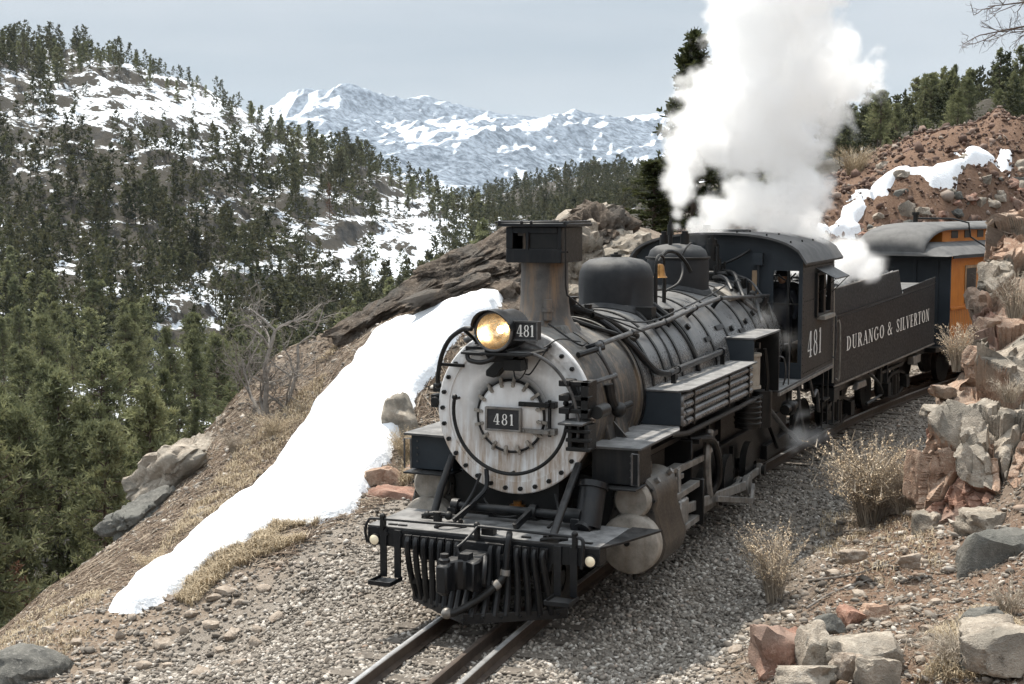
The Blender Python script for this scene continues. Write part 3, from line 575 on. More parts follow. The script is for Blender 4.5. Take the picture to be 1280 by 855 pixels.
# --- running boards, steps, coil board, pump shelf (both sides)
for s in (1, -1):
    def B(x0, x1, *r):
        a, b = sorted((s*x0, s*x1)); return (a, b, *r)
    sbx = MB().box(*B(.86,1.40,1.14,1.62,1.43,1.83))
    bx = P_('tool_box', sbx, 'slate' if s < 0 else 'black', bevel=.006)
    rv = MB()
    for k in range(4): rv.cyl((s*1.32,1.142,1.52+.08*k),(s*1.32,1.13,1.52+.08*k),.012,n=6)
    tag(rv.build('rivet', M['rod'], bx), kind='stuff')
    P_('step_plate', MB().box(*B(.84,1.43,.98,1.36,1.395,1.415)), 'black', bevel=.003)
    P_('step_loop', MB().tube([(s*1.36,1.05,1.80),(s*1.44,1.04,1.80),(s*1.44,1.04,1.45),(s*1.36,1.05,1.45),(s*1.36,1.05,1.80)],.012,6), 'rod')
    P_('running_board', MB().prism([(s*.70,1.02,1.836),(s*1.46,1.06,1.836),(s*1.46,2.55,1.836),(s*1.38,2.80,1.836),(s*.70,2.80,1.836)],(0,0,.028)), 'deck', bevel=.004)
    P_('smokebox_saddle', MB().prism([(s*.25,1.5,1.4),(s*.95,1.5,1.85),(s*.88,1.5,2.14),(s*.8,1.5,1.95),(s*.3,1.5,1.6)],(0,.7,0)), 'smokebox', bevel=.01)
    gus = MB().prism([(s*.86,1.72,2.1),(s*1.08,1.72,1.866),(s*.78,1.72,1.866)],(0,.03,0)); P_('gusset_plate', gus, 'smokebox')
    P_('coil_housing', MB().box(*B(.9,1.26,2.805,6.38,1.75,2.27)), 'black', bevel=.006)
    P_('coil_end_plate', MB().box(*B(.9,1.40,2.78,2.803,1.87,2.27)), 'slate', bevel=.003)
    P_('coil_board', MB().prism([(s*.93,2.77,2.272),(s*1.36,2.77,2.272),(s*1.46,2.95,2.272),(s*1.46,6.43,2.272),(s*.93,6.43,2.272)],(0,0,.025)), 'deck', bevel=.004)
    for k in range(4):
        z = 2.195 - .105*k; MB().tube([(s*1.375,2.98+.02*k,z),(s*1.375,6.36,z)],.044,12).build('cooling_pipe', M['boiler'], loco)
        if k < 3: MB().tube([(s*1.375,2.98,z),(s*1.375,2.88,z-.01),(s*1.375,2.85,z-.052),(s*1.375,2.88,z-.095),(s*1.375,2.98,z-.105)],.042,10,4).build('pipe_bend', M['boiler'], loco)
    for y in (3.3,5.0,6.1): P_('pipe_hanger', MB().box(*B(1.33,1.425,y,y+.04,1.82,2.25)), 'dark')
    P_('board_pipe', MB().tube([(s*1.36,2.5,1.80),(s*1.36,3.2,1.72),(s*1.34,6.2,1.70),(s*1.3,8.0,1.66)],.035,8), 'dark')
    P_('pump_shelf', MB().box(*B(.93,1.42,6.43,8.05,2.60,2.63)), 'deck', bevel=.004)
    P_('pump_shelf_front', MB().box(*B(.93,1.40,6.44,6.465,2.298,2.598)), 'slate', bevel=.003)
    P_('pump_shelf_end', MB().box(*B(.98,1.42,7.98,8.01,1.69,2.598)), 'dark', bevel=.003)
    pm = MB().cyl((s*1.2,6.95,1.88),(s*1.2,6.95,2.32),.17,n=20).cyl((s*1.2,6.95,2.32),(s*1.2,6.95,2.36),.19,n=20).cyl((s*1.2,6.95,1.84),(s*1.2,6.95,1.88),.19,n=20)
    P_('air_pump', pm, 'tan')
    pm = MB().cyl((s*1.2,6.95,2.36),(s*1.2,6.95,2.52),.08,n=12).cyl((s*1.02,6.9,2.48),(s*1.38,6.9,2.48),.05,n=10).cyl((s*1.2,6.95,1.70),(s*1.2,6.95,1.84),.06,n=10).cyl((s*1.2,6.95,1.25),(s*1.2,6.95,1.70),.19,n=20).cyl((s*1.28,7.45,1.2),(s*1.28,7.45,1.75),.16,n=16).tube([(s*1.36,7.3,2.4),(s*1.38,7.4,2.0),(s*1.36,7.45,1.7)],.03,8,4)
    for z in (1.3,1.38,1.46,1.54,1.62): pm.lathe([(.19,z),(.205,z+.01),(.205,z+.03),(.19,z+.04)],(s*1.2,6.95,0),'z',18)
    P_('air_pump_lower', pm, 'dark')
    P_('cab_deck', MB().box(*B(.85,1.425,8.02,12.36,1.655,1.685)), 'deck', bevel=.003)
    P_('deck_edge', MB().box(*B(1.405,1.44,8.0,12.38,1.60,1.652)), 'steel', bevel=.003)
    # front step box of the boiler: hand irons
    P_('cab_step_iron', MB().tube([(s*1.38,8.2,2.2),(s*1.44,8.25,2.15),(s*1.44,8.4,1.9),(s*1.38,8.5,1.72)],.014,6,3).tube([(s*1.36,8.6,2.35),(s*1.42,8.7,2.3),(s*1.42,8.7,1.7)],.012,6,3), 'rod')

# --- cylinders
for s in (1, -1):
    X = s*1.263
    out = []
    for a in np.linspace(R(200), R(-20), 24): out.append((X+.27*math.cos(a), 1.217+.27*math.sin(a)))
    low = [(X+.37*math.cos(a), .731+.37*math.sin(a)) for a in np.linspace(R(0), R(-180), 20)]
    poly = [(x,1.43,z) for x, z in out+low]
    P_('cylinder_block', MB().prism(poly, (0,.86,0)), 'cylinder', bevel=.03, ang=50)
    P_('cylinder_saddle', MB().prism([(s*1.05,1.5,.55),(s*1.05,1.5,1.35),(s*.4,1.5,1.5),(s*.35,1.5,.5)],(0,.75,0)), 'dark')
    P_('cylinder_cover', MB().lathe([(.001,1.25),(.29,1.25),(.335,1.275),(.345,1.31),(.345,1.43)], (X,0,.731), 'y', 44), 'cover')
    P_('cover_stud', MB().cyl((X-.02,1.23,.75),(X-.02,1.26,.75),.035,n=10).ring((X,1.262,.731),'y',.30,.006,40,6), 'dark')
    P_('valve_cover', MB().lathe([(.001,1.325),(.185,1.325),(.208,1.345),(.215,1.37),(.215,1.44)], (X,0,1.217), 'y', 36), 'cover')
    bs = MB()
    for k in range(12): a = 2*math.pi*k/12; bs.cyl((X+.245*math.cos(a),1.40,1.217+.245*math.sin(a)),(X+.245*math.cos(a),1.45,1.217+.245*math.sin(a)),.018,n=6)
    tag(P_('cover_bolts', bs, 'dark'), kind='stuff')
    P_('lubricator', MB().cyl((X+.03,1.75,1.45),(X+.03,1.75,1.60),.075,n=14).cyl((X+.03,1.75,1.6),(X+.03,1.75,1.63),.055,n=12).box(X-.25,X-.05,1.6,1.95,1.44,1.52), 'cylinder')
    for y, z in ((1.62,1.40),(2.12,1.42)): MB().cyl((X+s*.19,y,z),(X+s*.235,y,z+.03),.034,n=8).build('drain_plug', M['steel'], loco)
    P_('drain_cock', MB().cyl((X,1.5,.28),(X,1.5,.4),.03,n=8).cyl((X,2.15,.28),(X,2.15,.4),.03,n=8).tube([(X,1.5,.3),(X+.03,1.9,.27),(X,2.15,.3)],.015,6,3), 'dark')

# --- pilot beam, deck, pilot
P_('pilot_beam', MB().prism([(-1.367,0,.78),(-.75,0,.755),(-.72,0,.66),(.80,0,.66),(.84,0,.755),(1.367,0,.78),(1.367,0,.97),(-1.367,0,.97)],(0,.22,0)), 'frame', bevel=.008)
P_('front_deck', MB().box(-1.367,1.367,.005,.98,.9705,.99), 'deck', bevel=.003)
P_('deck_support', MB().box(-1.3,-.5,.24,.95,.88,.968).box(.5,1.3,.24,.95,.88,.968).box(-.45,.45,.22,1.4,.55,.9), 'dark')
P_('corner_plate', MB().prism([(1.372,.0,.965),(1.372,1.05,.965),(1.72,1.05,.965),(1.50,.30,.965)],(0,0,.022)), 'black')
for s in (1, -1):
    mk = MB().cyl((s*1.27,-.03,.835),(s*1.27,0,.835),.068,n=20); mo = P_('marker_light', mk, 'frame')
    MB().lathe([(.056,-.031),(.04,-.046),(.001,-.052)],(s*1.27,0,.835),'y',20).build('lens', M['lens'], mo)
st_bolts = MB()
for x in (-1.12,-.95,-.82,-.6,-.42,.45,.62,.88,1.08): st_bolts.cyl((x,-.03,.91),(x,0,.91),.02,n=6)
for x in (.70,.70): pass
for z in (.70,.78,.86): st_bolts.cyl((.76,-.05,z),(.76,0,z),.025,n=6)
tag(P_('beam_bolts', st_bolts, 'frame'), kind='stuff')
for s, xs in ((-1,(-1.16,-.985)), (1,(.905,1.085))):
    pt = MB()
    for x in xs: pt.box(x-.04,x+.04,-.028,-.005,.43,.965)
    P_('step_strap', pt, 'frame', bevel=.003)
    P_('footstep', MB().box(min(xs)-.04,max(xs)+.05,-.30,-.005,.40,.415).box(min(xs)-.04,max(xs)+.05,-.305,-.295,.40,.45).box(min(xs)-.045,min(xs)-.035,-.30,-.005,.40,.45).box(max(xs)+.045,max(xs)+.055,-.30,-.005,.40,.45), 'frame', bevel=.003)
# uncoupling lever
lv = MB().tube([(-1.36,-.02,.80),(-1.38,-.03,.93),(-1.34,-.03,1.04),(-1.24,-.03,1.075),(-.6,-.04,1.085),(0,-.05,1.10),(.6,-.04,1.09),(1.13,-.03,1.08)],.016,8,4)
lv.tube([(1.10,-.03,1.08),(1.19,-.04,1.06),(1.2,-.06,.95),(1.19,-.07,.76)],.02,8,4).tube([(0,-.05,1.1),(-.06,-.25,.98),(-.1,-.38,.93)],.014,6,3)
P_('uncoupling_lever', lv, 'frame')
for x in (-1.16,-.02,1.10): P_('lever_bracket', MB().box(x-.02,x+.02,-.06,.02,.955,1.11).ball((x,-.03,1.11),.035), 'dark')
# pilot bars: straps fanning from the beam to the V-shaped foot
def foot(x): return -.42 + .62*abs(x)**1.05/.9 if x > -5 else 0
for k in range(17):
    x = -.90 + .80*1.9*k/16 + .0
    x = -.84 + 1.60*k/16
    if abs(x+.02) < .16: zt = .55
    else: zt = .90
    xb = x*1.02; yb = foot(xb)+.03
    pb = MB().tube([(x,-.045,zt),(x*.995,-.075,zt-.08),(xb,yb*.35-.03,.5),(xb,yb,.19)],[.028,.034,.036,.04],8,3)
    if zt > .6: pb.box(x-.042,x+.042,-.06,-.03,zt-.09,zt+.03)
    P_('pilot_bar', pb, 'frame')
ft = MB()
for s in (-1, 1):
    for i in range(8):
        x0, x1 = s*i*.115, s*(i+1)*.115
        ft.prism([(x0,foot(x0),.13),(x1,foot(x1),.13),(x1,foot(x1)+.05,.13),(x0,foot(x0)+.05,.13)],(0,0,.10))
P_('pilot_foot', ft, 'frame', ang=20)
fb = MB()
for k in range(11): x = -.85+.17*k; fb.cyl((x,foot(x)-.02,.18),(x,foot(x)+.01,.18),.018,n=6)
tag(P_('foot_bolts', fb, 'frame'), kind='stuff')
P_('pilot_brace', MB().bar((-.6,.1,.2),(-.5,.5,.7),.05,.05).bar((.6,.1,.2),(.5,.5,.7),.05,.05).box(-.85,.85,.06,.10,.36,.42), 'dark')
# coupler
cpl = MB().box(-.15,.15,-.28,0,.56,.84)
cpl.prism([(-.20,-.30,.50),(-.215,-.52,.50),(-.18,-.62,.50),(-.10,-.60,.50),(-.06,-.47,.50),(.02,-.42,.50),(.10,-.46,.50),(.16,-.52,.50),(.18,-.40,.50),(.15,-.26,.50)],(0,0,.32))
P_('coupler_head', cpl, 'frame', bevel=.018)
P_('coupler_knuckle', MB().cyl((-.155,-.55,.46),(-.155,-.55,.86),.062,n=14).box(-.20,-.07,-.68,-.52,.50,.80), 'frame', bevel=.02)
P_('coupler_pin', MB().cyl((-.155,-.55,.86),(-.155,-.55,.90),.045,n=10), 'frame')
P_('lift_link', MB().tube([(-.1,-.40,.95),(-.05,-.40,.86),(.02,-.38,.83)],.02,8,3).box(-.06,.06,-.42,-.3,.80,.88), 'frame')
P_('coupler_pocket', MB().box(-.22,.26,-.05,-.002,.52,.93), 'frame', bevel=.01)
P_('side_hook', MB().tube([(.20,-.30,.84),(.25,-.42,.78),(.25,-.45,.62),(.22,-.35,.55)],.026,8,4), 'frame')
# air hose
hs = MB().tube([(.34,.02,1.04),(.37,-.06,1.02),(.36,-.10,.84),(.355,-.12,.70)],.035,10,4)
P_('air_brake_pipe', hs, 'frame')
P_('air_hose', MB().tube([(.355,-.12,.70),(.34,-.15,.60),(.22,-.28,.46),(.05,-.42,.33),(-.06,-.50,.27),(-.12,-.52,.26)],.042,12,5), 'dark')
for mb_ in (MB().cyl((.355,-.12,.68),(.35,-.13,.62),.052,n=12), MB().cyl((.31,-.19,.55),(.27,-.23,.51),.05,n=12), MB().ball((-.14,-.53,.26),.06)): P_('hose_coupling', mb_, 'steel')
P_('hose_bracket', MB().box(.26,.40,-.10,-.02,.77,.83), 'frame')
# braces, shaft and clutter on the front deck
for s in (1, -1):
    P_('smokebox_brace', MB().tube([(s*.78,.93,1.66),(s*.79,.45,1.30),(s*.80,.10,1.02)] if s > 0 else [(-.76,.93,1.66),(-.84,.78,1.3),(-.86,.62,1.0)],.043,12), 'black')
    xb = .80 if s > 0 else -.86; yb = .08 if s > 0 else .60
    P_('brace_foot', MB().box(xb-.1,xb+.1,yb-.08,yb+.08,.99,1.02).cyl((xb-.06,yb-.04,1.02),(xb-.06,yb-.04,1.05),.022,n=6).cyl((xb+.06,yb+.04,1.02),(xb+.06,yb+.04,1.05),.022,n=6), 'dark')
P_('brake_shaft', MB().cyl((-.62,.72,1.13),(.86,.72,1.13),.048,n=14).cyl((-.66,.72,1.13),(-.58,.72,1.13),.08,n=14).cyl((.70,.72,1.13),(.90,.72,1.13),.085,n=16), 'black')
P_('shaft_bearing', MB().box(.80,.90,.62,.82,.99,1.12).box(-.70,-.60,.64,.80,.99,1.12), 'black', bevel=.01)
P_('shaft_arm', MB().bar((.33,.72,1.17),(.24,.40,1.02),.05,.07).cyl((.29,.72,1.14),(.37,.72,1.14),.075,n=14), 'black')
P_('shaft_arm', MB().bar((-.35,.66,1.2),(-.5,.4,1.03),.035,.05).tube([(-.3,.85,1.55),(-.28,.8,1.35),(-.36,.7,1.22),(-.46,.5,1.05)],.028,8,4).tube([(-.36,.82,1.5),(-.42,.76,1.3),(-.5,.6,1.1)],.016,6,3), 'black')
P_('cast_spring_box', MB().cyl((.95,.75,1.0),(.95,.95,1.42),.15,n=18).cyl((.95,.93,1.40),(.95,.96,1.46),.17,n=18).cyl((.93,.64,.99),(.94,.74,1.05),.10,n=14), 'black')
P_('deck_hook', MB().tube([(-.60,.14,1.0),(-.5,.12,1.04),(-.40,.2,1.03),(-.3,.3,1.0)],.022,8,4), 'dark')
P_('deck_hook', MB().tube([(.70,.02,1.0),(.82,.0,1.03),(.95,.15,1.01)],.02,8,4), 'dark')
P_('deck_block', MB().box(.0,.14,.04,.14,.99,1.06), 'dark')
P_('deck_valve', MB().cyl((-.72,.45,.99),(-.72,.45,1.1),.05,n=10).tube([(-.9,.42,1.05),(-.72,.45,1.08),(-.5,.5,1.04),(-.42,.42,1.02)],.028,8,4).ball((-.6,.48,1.06),.05).ball((-.84,.43,1.06),.045), 'dark')
P_('brass_fitting', MB().cyl((0.02,1.0,1.06),(.02,1.0,1.14),.09,n=16).cyl((.02,1.0,1.14),(.02,1.0,1.18),.05,n=12), 'brass')
P_('center_casting', MB().box(-.5,.5,1.05,1.5,.5,1.6).box(-.3,.3,.9,1.1,.95,1.06), 'dark')
P_('deck_pipe', MB().tube([(-.35,.9,1.2),(-.15,.75,1.06),(.1,.7,1.07),(.3,.8,1.2)],.014,6,5).tube([(.5,.95,1.3),(.6,.8,1.1),(.55,.6,1.0)],.016,6,4), 'dark')
for x in (-1.1,-.98,.5,1.2): P_('deck_cleat', MB().box(x-.05,x+.05,.08,.12,.99,1.005), 'dark')

# --- frame, drivers, rods, valve gear
P_('main_frame', MB().box(-.88,-.80,2.3,10.5,.42,1.0).box(.80,.88,2.3,10.5,.42,1.0).box(-.8,.8,2.5,2.6,.5,.95).box(-.8,.8,9.9,10.0,.5,.95).box(-.7,.7,2.6,12.2,1.0,1.3), 'dark', bevel=.01)
P_('ash_pan', MB().box(-.78,.78,7.0,11.5,.55,1.55), 'dark')
P_('valve_platform', MB().box(-1.05,1.05,2.6,8.0,1.50,1.56), 'dark')
drv = MB().lathe([(.30,-.06),(.50,-.06),(.53,-.065),(.56,-.05),(.56,.06),(.585,.065),(.585,.09),(.50,.09),(.30,.06)], (0,0,0), 'x', 36)
for k in range(10): a = 2*math.pi*k/10; drv.bar((0,.1*math.cos(a),.1*math.sin(a)),(0,.5*math.cos(a),.5*math.sin(a)),.05,.05,(1,0,0))
drv.cyl((-.09,0,0),(.09,0,0),.14,n=16)
drvm = drv.mesh('driving_wheel', M['dark']); fixnormals(drvm)
cw = MB().cyl((0,0,0),(.10,0,0),.17,n=20).prism([(.0,.36*math.cos(a),.36*math.sin(a)) for a in np.linspace(R(100),R(280),14)]+[(0,.1,-.2),(0,.1,.2)][::1],(.10,0,0)).cyl((.05,.28,0),(.26,.28,0),.075,n=14)
cwm = cw.mesh('crank', M['dark']); fixnormals(cwm)
DY = (3.95,5.20,6.45,7.70)
for y in DY:
    for s in (1, -1): inst('driving_wheel', drvm, loco, (s*.50,y,.56), (0,0,0 if s > 0 else math.pi))
    P_('driver_axle', MB().cyl((-1.0,y,.56),(1.0,y,.56),.09,n=12), 'dark')
ANG = R(-25)
for s in (1, -1):
    for y in DY: inst('crank', cwm, loco, (s*.98,y,.56), (ANG if s > 0 else -ANG+math.pi*.5, 0, 0) if s > 0 else (ANG,0,0), (1 if s > 0 else -1,1,1))
    py, pz = .28*math.cos(ANG), .56+.28*math.sin(ANG)
    rd = MB()
    for a, b in zip(DY[:-1], DY[1:]): rd.bar((s*1.15,a+py,pz),(s*1.15,b+py,pz),.045,.11)
    for y in DY: rd.cyl((s*1.12,y+py,pz),(s*1.19,y+py,pz),.11,n=16)
    P_('side_rod', rd, 'steel', bevel=.006)
    cxh = 3.15
    P_('main_rod', MB().bar((s*1.26,cxh,.731),(s*1.26,DY[2]+py,pz),.05,.13).cyl((s*1.22,DY[2]+py,pz),(s*1.31,DY[2]+py,pz),.14,n=18), 'steel', bevel=.008)
    P_('piston_rod', MB().cyl((s*1.263,2.28,.731),(s*1.263,cxh,.731),.035,n=12), 'rod')
    P_('crosshead', MB().box(*sorted((s*1.18,s*1.36)),cxh-.15,cxh+.18,.58,.90), 'steel', bevel=.02)
    P_('crosshead_guide', MB().box(*sorted((s*1.20,s*1.33)),2.30,3.95,.92,1.0).box(*sorted((s*1.20,s*1.33)),2.30,3.95,.47,.55), 'steel', bevel=.006)
    P_('guide_yoke', MB().box(*sorted((s*.85,s*1.22)),3.92,3.98,.95,1.5).box(*sorted((s*1.18,s*1.38)),3.92,3.98,.42,1.02), 'dark', bevel=.01)
    P_('valve_stem_guide', MB().box(*sorted((s*1.17,s*1.30)),2.3,3.3,1.14,1.20).box(*sorted((s*1.17,s*1.30)),2.3,3.3,1.26,1.32).cyl((s*1.24,2.28,1.217),(s*1.24,3.2,1.217),.028,n=10), 'steel', bevel=.006)
    P_('combination_lever', MB().bar((s*1.30,3.05,1.30),(s*1.30,3.12,.45),.04,.09,(0,1,0)).bar((s*1.31,3.12,.45),(s*1.28,3.3,.62),.035,.06), 'steel', bevel=.006)
    lk = MB().tube([(s*1.26,4.62,1.55),(s*1.26,4.52,1.30),(s*1.26,4.50,1.10),(s*1.26,4.56,.85),(s*1.26,4.66,.66)],.055,8,4)
    P_('expansion_link', lk, 'steel')
    P_('radius_rod', MB().bar((s*1.22,3.05,1.24),(s*1.22,4.5,1.20),.04,.08).bar((s*1.22,4.5,1.2),(s*1.22,5.2,1.28),.03,.06), 'steel', bevel=.005)
    P_('link_bracket', MB().tube([(s*1.16,4.0,1.50),(s*1.30,4.2,1.5),(s*1.34,4.5,1.42),(s*1.36,4.72,1.15),(s*1.34,4.80,.85),(s*1.25,4.75,.66)],.05,8,5).box(*sorted((s*1.0,s*1.3)),3.98,4.9,1.46,1.52), 'dark')
    P_('eccentric_rod', MB().bar((s*1.36,4.66,.62),(s*1.38,DY[2]+py-.15,pz-.2),.04,.08).bar((s*1.36,DY[2]+py,pz),(s*1.38,DY[2]+py-.15,pz-.2),.05,.12), 'steel', bevel=.006)
    P_('reach_rod', MB().bar((s*1.16,4.9,1.62),(s*1.12,9.8,1.5),.03,.06).bar((s*1.16,4.9,1.62),(s*1.2,4.7,1.38),.04,.07), 'dark')
    P_('brake_rigging', MB().bar((s*.95,4.6,.30),(s*.95,9.2,.30),.05,.05).bar((s*.95,4.58,.3),(s*.95,4.5,.95),.06,.05).bar((s*.95,5.83,.3),(s*.95,5.75,.95),.06,.05).bar((s*.95,7.08,.3),(s*.95,7.0,.95),.06,.05), 'dark')
    P_('under_pipe', MB().tube([(s*1.25,7.8,1.5),(s*1.3,8.4,1.2),(s*1.28,9.2,.9),(s*1.25,9.8,.75),(s*1.3,10.2,.55)],.04,8,5).tube([(s*1.32,9.9,1.6),(s*1.34,10.0,1.1),(s*1.34,10.4,.7)],.03,8,4).tube([(s*1.36,10.6,1.6),(s*1.38,10.9,1.25),(s*1.36,11.3,1.3),(s*1.36,11.5,.9)],.03,8,4), 'rod')
    P_('injector', MB().cyl((s*1.3,9.0,1.25),(s*1.3,9.7,1.25),.08,n=12).ball((s*1.3,9.3,1.25),.13).cyl((s*1.3,9.3,1.25),(s*1.3,9.3,1.55),.05,n=10), 'dark')
    P_('trailing_frame', MB().box(*sorted((s*.85,s*.98)),9.2,11.6,.38,.62).bar((s*1.0,9.2,1.0),(s*1.0,9.9,.5),.06,.1).bar((s*1.0,11.5,1.0),(s*1.0,10.9,.5),.06,.1), 'dark', bevel=.01)
    inst('trailing_wheel', drvm, loco, (s*.50,10.4,.36), (0,0,0 if s > 0 else math.pi), (1,.62,.62))
    inst('leading_wheel', drvm, loco, (s*.50,.95,.36), (0,0,0 if s > 0 else math.pi), (1,.62,.62))
    P_('cab_ladder', MB().box(*sorted((s*1.30,s*1.42)),11.7,12.2,.55,.58).box(*sorted((s*1.30,s*1.42)),11.7,12.2,1.05,1.08).box(*sorted((s*1.36,s*1.39)),11.7,11.74,.55,1.6).box(*sorted((s*1.36,s*1.39)),12.16,12.2,.55,1.6), 'dark')

# --- cab
def archz(x): return 3.60 + .45*max(0, 1 - (abs(x)/1.44)**2.6)**.55
CX = 1.424
xs = np.linspace(-CX, CX, 33)
def wall_with_holes(y, holes, name, mat, z0=1.69, thick=.03):
    """front or back bulkhead cut in vertical strips so that openings are real"""
    cuts = sorted(set([round(float(x), 4) for x in xs] + [h[0] for h in holes] + [h[1] for h in holes]))
    m = MB()
    for a, b in zip(cuts[:-1], cuts[1:]):
        c = (a+b)/2; spans = [(z0, None)]
        for h in holes:
            if h[0] <= c <= h[1]:
                z_lo, _ = spans.pop(); spans += [(z_lo, h[2]), (h[3], None)]
        for lo, hi in spans:
            za, zb = (archz(a), archz(b)) if hi is None else (hi, hi)
            if za - lo < .01: continue
            m.prism([(a,y,lo),(b,y,lo),(b,y,zb),(a,y,za)], (0,thick,0))
    return P_(name, m, mat, ang=20)
wall_with_holes(9.62, [(.94,1.36,1.95,3.46),(-1.36,-.94,1.95,3.46)], 'cab_front', 'slate')
wall_with_holes(12.05, [(-1.36,1.36,1.95,3.5)], 'cab_back', 'dark')
for s in (1, -1):
    P_('front_post', MB().box(*sorted((s*1.17,s*1.21)),9.60,9.66,1.95,3.46).box(*sorted((s*.94,s*1.36)),9.61,9.64,2.9,2.93), 'dark')
    P_('door_post', MB().box(*sorted((s*.60,s*.70)),9.55,9.61,2.45,3.46), 'wood')
    # side sheet around the window
    m = MB(); X0, X1 = sorted((s*(CX-.02), s*CX)); wy0, wy1, wz0, wz1 = 10.70, 11.88, 2.68, 3.34
    m.box(X0,X1,9.65,wy0,1.69,3.62).box(X0,X1,wy1,12.36,1.69,3.62).box(X0,X1,wy0,wy1,1.69,wz0).box(X0,X1,wy0,wy1,wz1,3.62)
    side = P_('cab_side', m, 'cab', ang=20)
    rv = MB()
    for z in np.arange(1.8, 3.6, .11): rv.cyl((s*CX,9.70,z),(s*(CX+.008),9.70,z),.011,n=6).cyl((s*CX,12.30,z),(s*(CX+.008),12.30,z),.011,n=6)
    for y in np.arange(9.8, 12.3, .12): rv.cyl((s*CX,y,3.52),(s*(CX+.008),y,3.52),.011,n=6).cyl((s*CX,y,1.76),(s*(CX+.008),y,1.76),.011,n=6)
    for y in np.arange(9.8, 10.66, .12): rv.cyl((s*CX,y,2.95),(s*(CX+.008),y,2.95),.011,n=6)
    tag(rv.build('rivets', M['cab'], side), kind='stuff')
    wf = MB(); x0, x1 = sorted((s*(CX-.03), s*(CX+.045)))
    for a, b, c, d in ((wy0-.05,wy1+.05,wz0-.05,wz0),(wy0-.05,wy1+.05,wz1,wz1+.05),(wy0-.05,wy0+.04,wz0,wz1),(wy1-.04,wy1+.05,wz0,wz1),((wy0+wy1)/2-.09,(wy0+wy1)/2+.09,wz0,wz1)): wf.box(x0,x1,a,b,c,d)
    win = P_('cab_window', wf, 'dark', bevel=.004)
    MB().box(*sorted((s*(CX-.005),s*(CX+.003))),wy0+.04,(wy0+wy1)/2-.09,wz0,wz1).build('pane', M['pane'], win)
    MB().box(*sorted((s*CX,s*(CX+.14))),10.85,11.8,2.58,2.64).build('arm_rest', M['cover'], win)
    aw = MB().prism([(s*CX,10.66,3.46),(s*(CX+.34),10.70,3.28),(s*(CX+.34),11.98,3.28),(s*CX,11.98,3.46)],(0,0,.018)).cyl((s*(CX+.32),11.9,3.28),(s*CX,11.95,2.95),.008,n=6).cyl((s*(CX+.32),10.75,3.28),(s*CX,10.7,3.0),.008,n=6)
    P_('window_awning', aw, 'black')
    mb, w = lettering('481', .44, 1.22, gap=.10)
    o = mb.build('numerals', M['white'], side, fix=False, ang=0); o.rotation_euler = (0,0,math.pi/2*s)
    o.location = (s*(CX+.003), 10.08 if s > 0 else 11.3, 1.985)
    P_('grab_iron', MB().tube([(s*(CX+.0),12.3,2.55),(s*(CX+.06),12.32,2.5),(s*(CX+.06),12.32,1.85),(s*CX,12.3,1.8)],.015,8,3), 'rod')
m = MB(); N = 28; rows = []
for t in np.linspace(0, 1, N+1):
    x = -1.50 + 3.0*t; rows.append((x, archz(x*.96)+.03 if abs(x) < 1.48 else 3.60))
rows = [(-1.53,3.60)] + rows[1:-1] + [(1.53,3.60)]
vs = []
for y in (9.42,12.66):
    for x, z in rows: vs.append((x,y,z))
    for x, z in rows: vs.append((x*.99,y,z-.035))
n = len(rows); fs = []
for k in range(n-1):
    fs += [(k,k+1,2*n+k+1,2*n+k),(n+k,3*n+k,3*n+k+1,n+k+1),(k,n+k,n+k+1,k+1),(2*n+k,2*n+k+1,3*n+k+1,3*n+k)]
fs += [(0,2*n,3*n,n),(n-1,2*n-1,4*n-1,3*n-1)]
P_('cab_roof', MB().add(vs, fs), 'roof', ang=30)
P_('roof_hatch', MB().box(-.55,.25,10.4,11.3,4.03,4.12), 'roof', bevel=.01)
P_('roof_vent', MB().cyl((-.3,10.0,4.03),(-.3,10.0,4.2),.07,n=12), 'roof')
P_('roof_vent', MB().cyl((.45,12.2,3.98),(.45,12.2,4.16),.04,n=8), 'roof')
rv = MB()
for y in (9.7,10.6,11.5,12.4):
    for x in (.3,.8,1.2): rv.cyl((x,y,archz(x*.96)+.02),(x,y,archz(x*.96)+.06),.016,n=6)
tag(P_('roof_studs', rv, 'dark'), kind='stuff')
P_('backhead', MB().cyl((0,9.66,2.3),(0,9.95,2.3),.85,n=28).box(-.7,.7,9.66,9.9,1.7,2.3), 'dark')
P_('cab_floor', MB().box(-1.38,1.38,9.66,12.3,1.62,1.652), 'dark')
for s in (1, -1): P_('cab_seat', MB().box(*sorted((s*.95,s*1.35)),10.9,11.6,1.69,2.15), 'wood')
P_('cab_lamp_conduit', MB().box(.62,.78,9.5,9.62,3.55,3.75).tube([(.70,9.55,3.55),(.7,9.55,3.2),(.66,9.5,3.05)],.02,6,3), 'slate')
P_('hanging_cable', MB().tube([(1.0,9.64,3.4),(1.15,9.7,3.3),(1.3,9.66,3.42)],.015,6,3), 'dark')
# ================================================================== track line
def xt(y): return -.2 + (np.asarray(y, float)-5)**2/150.0
def zt(y): return .022*np.clip(np.asarray(y, float)-9.5, 0, None)**1.0*np.clip((np.asarray(y, float)-9.5)/6, 0, 1)

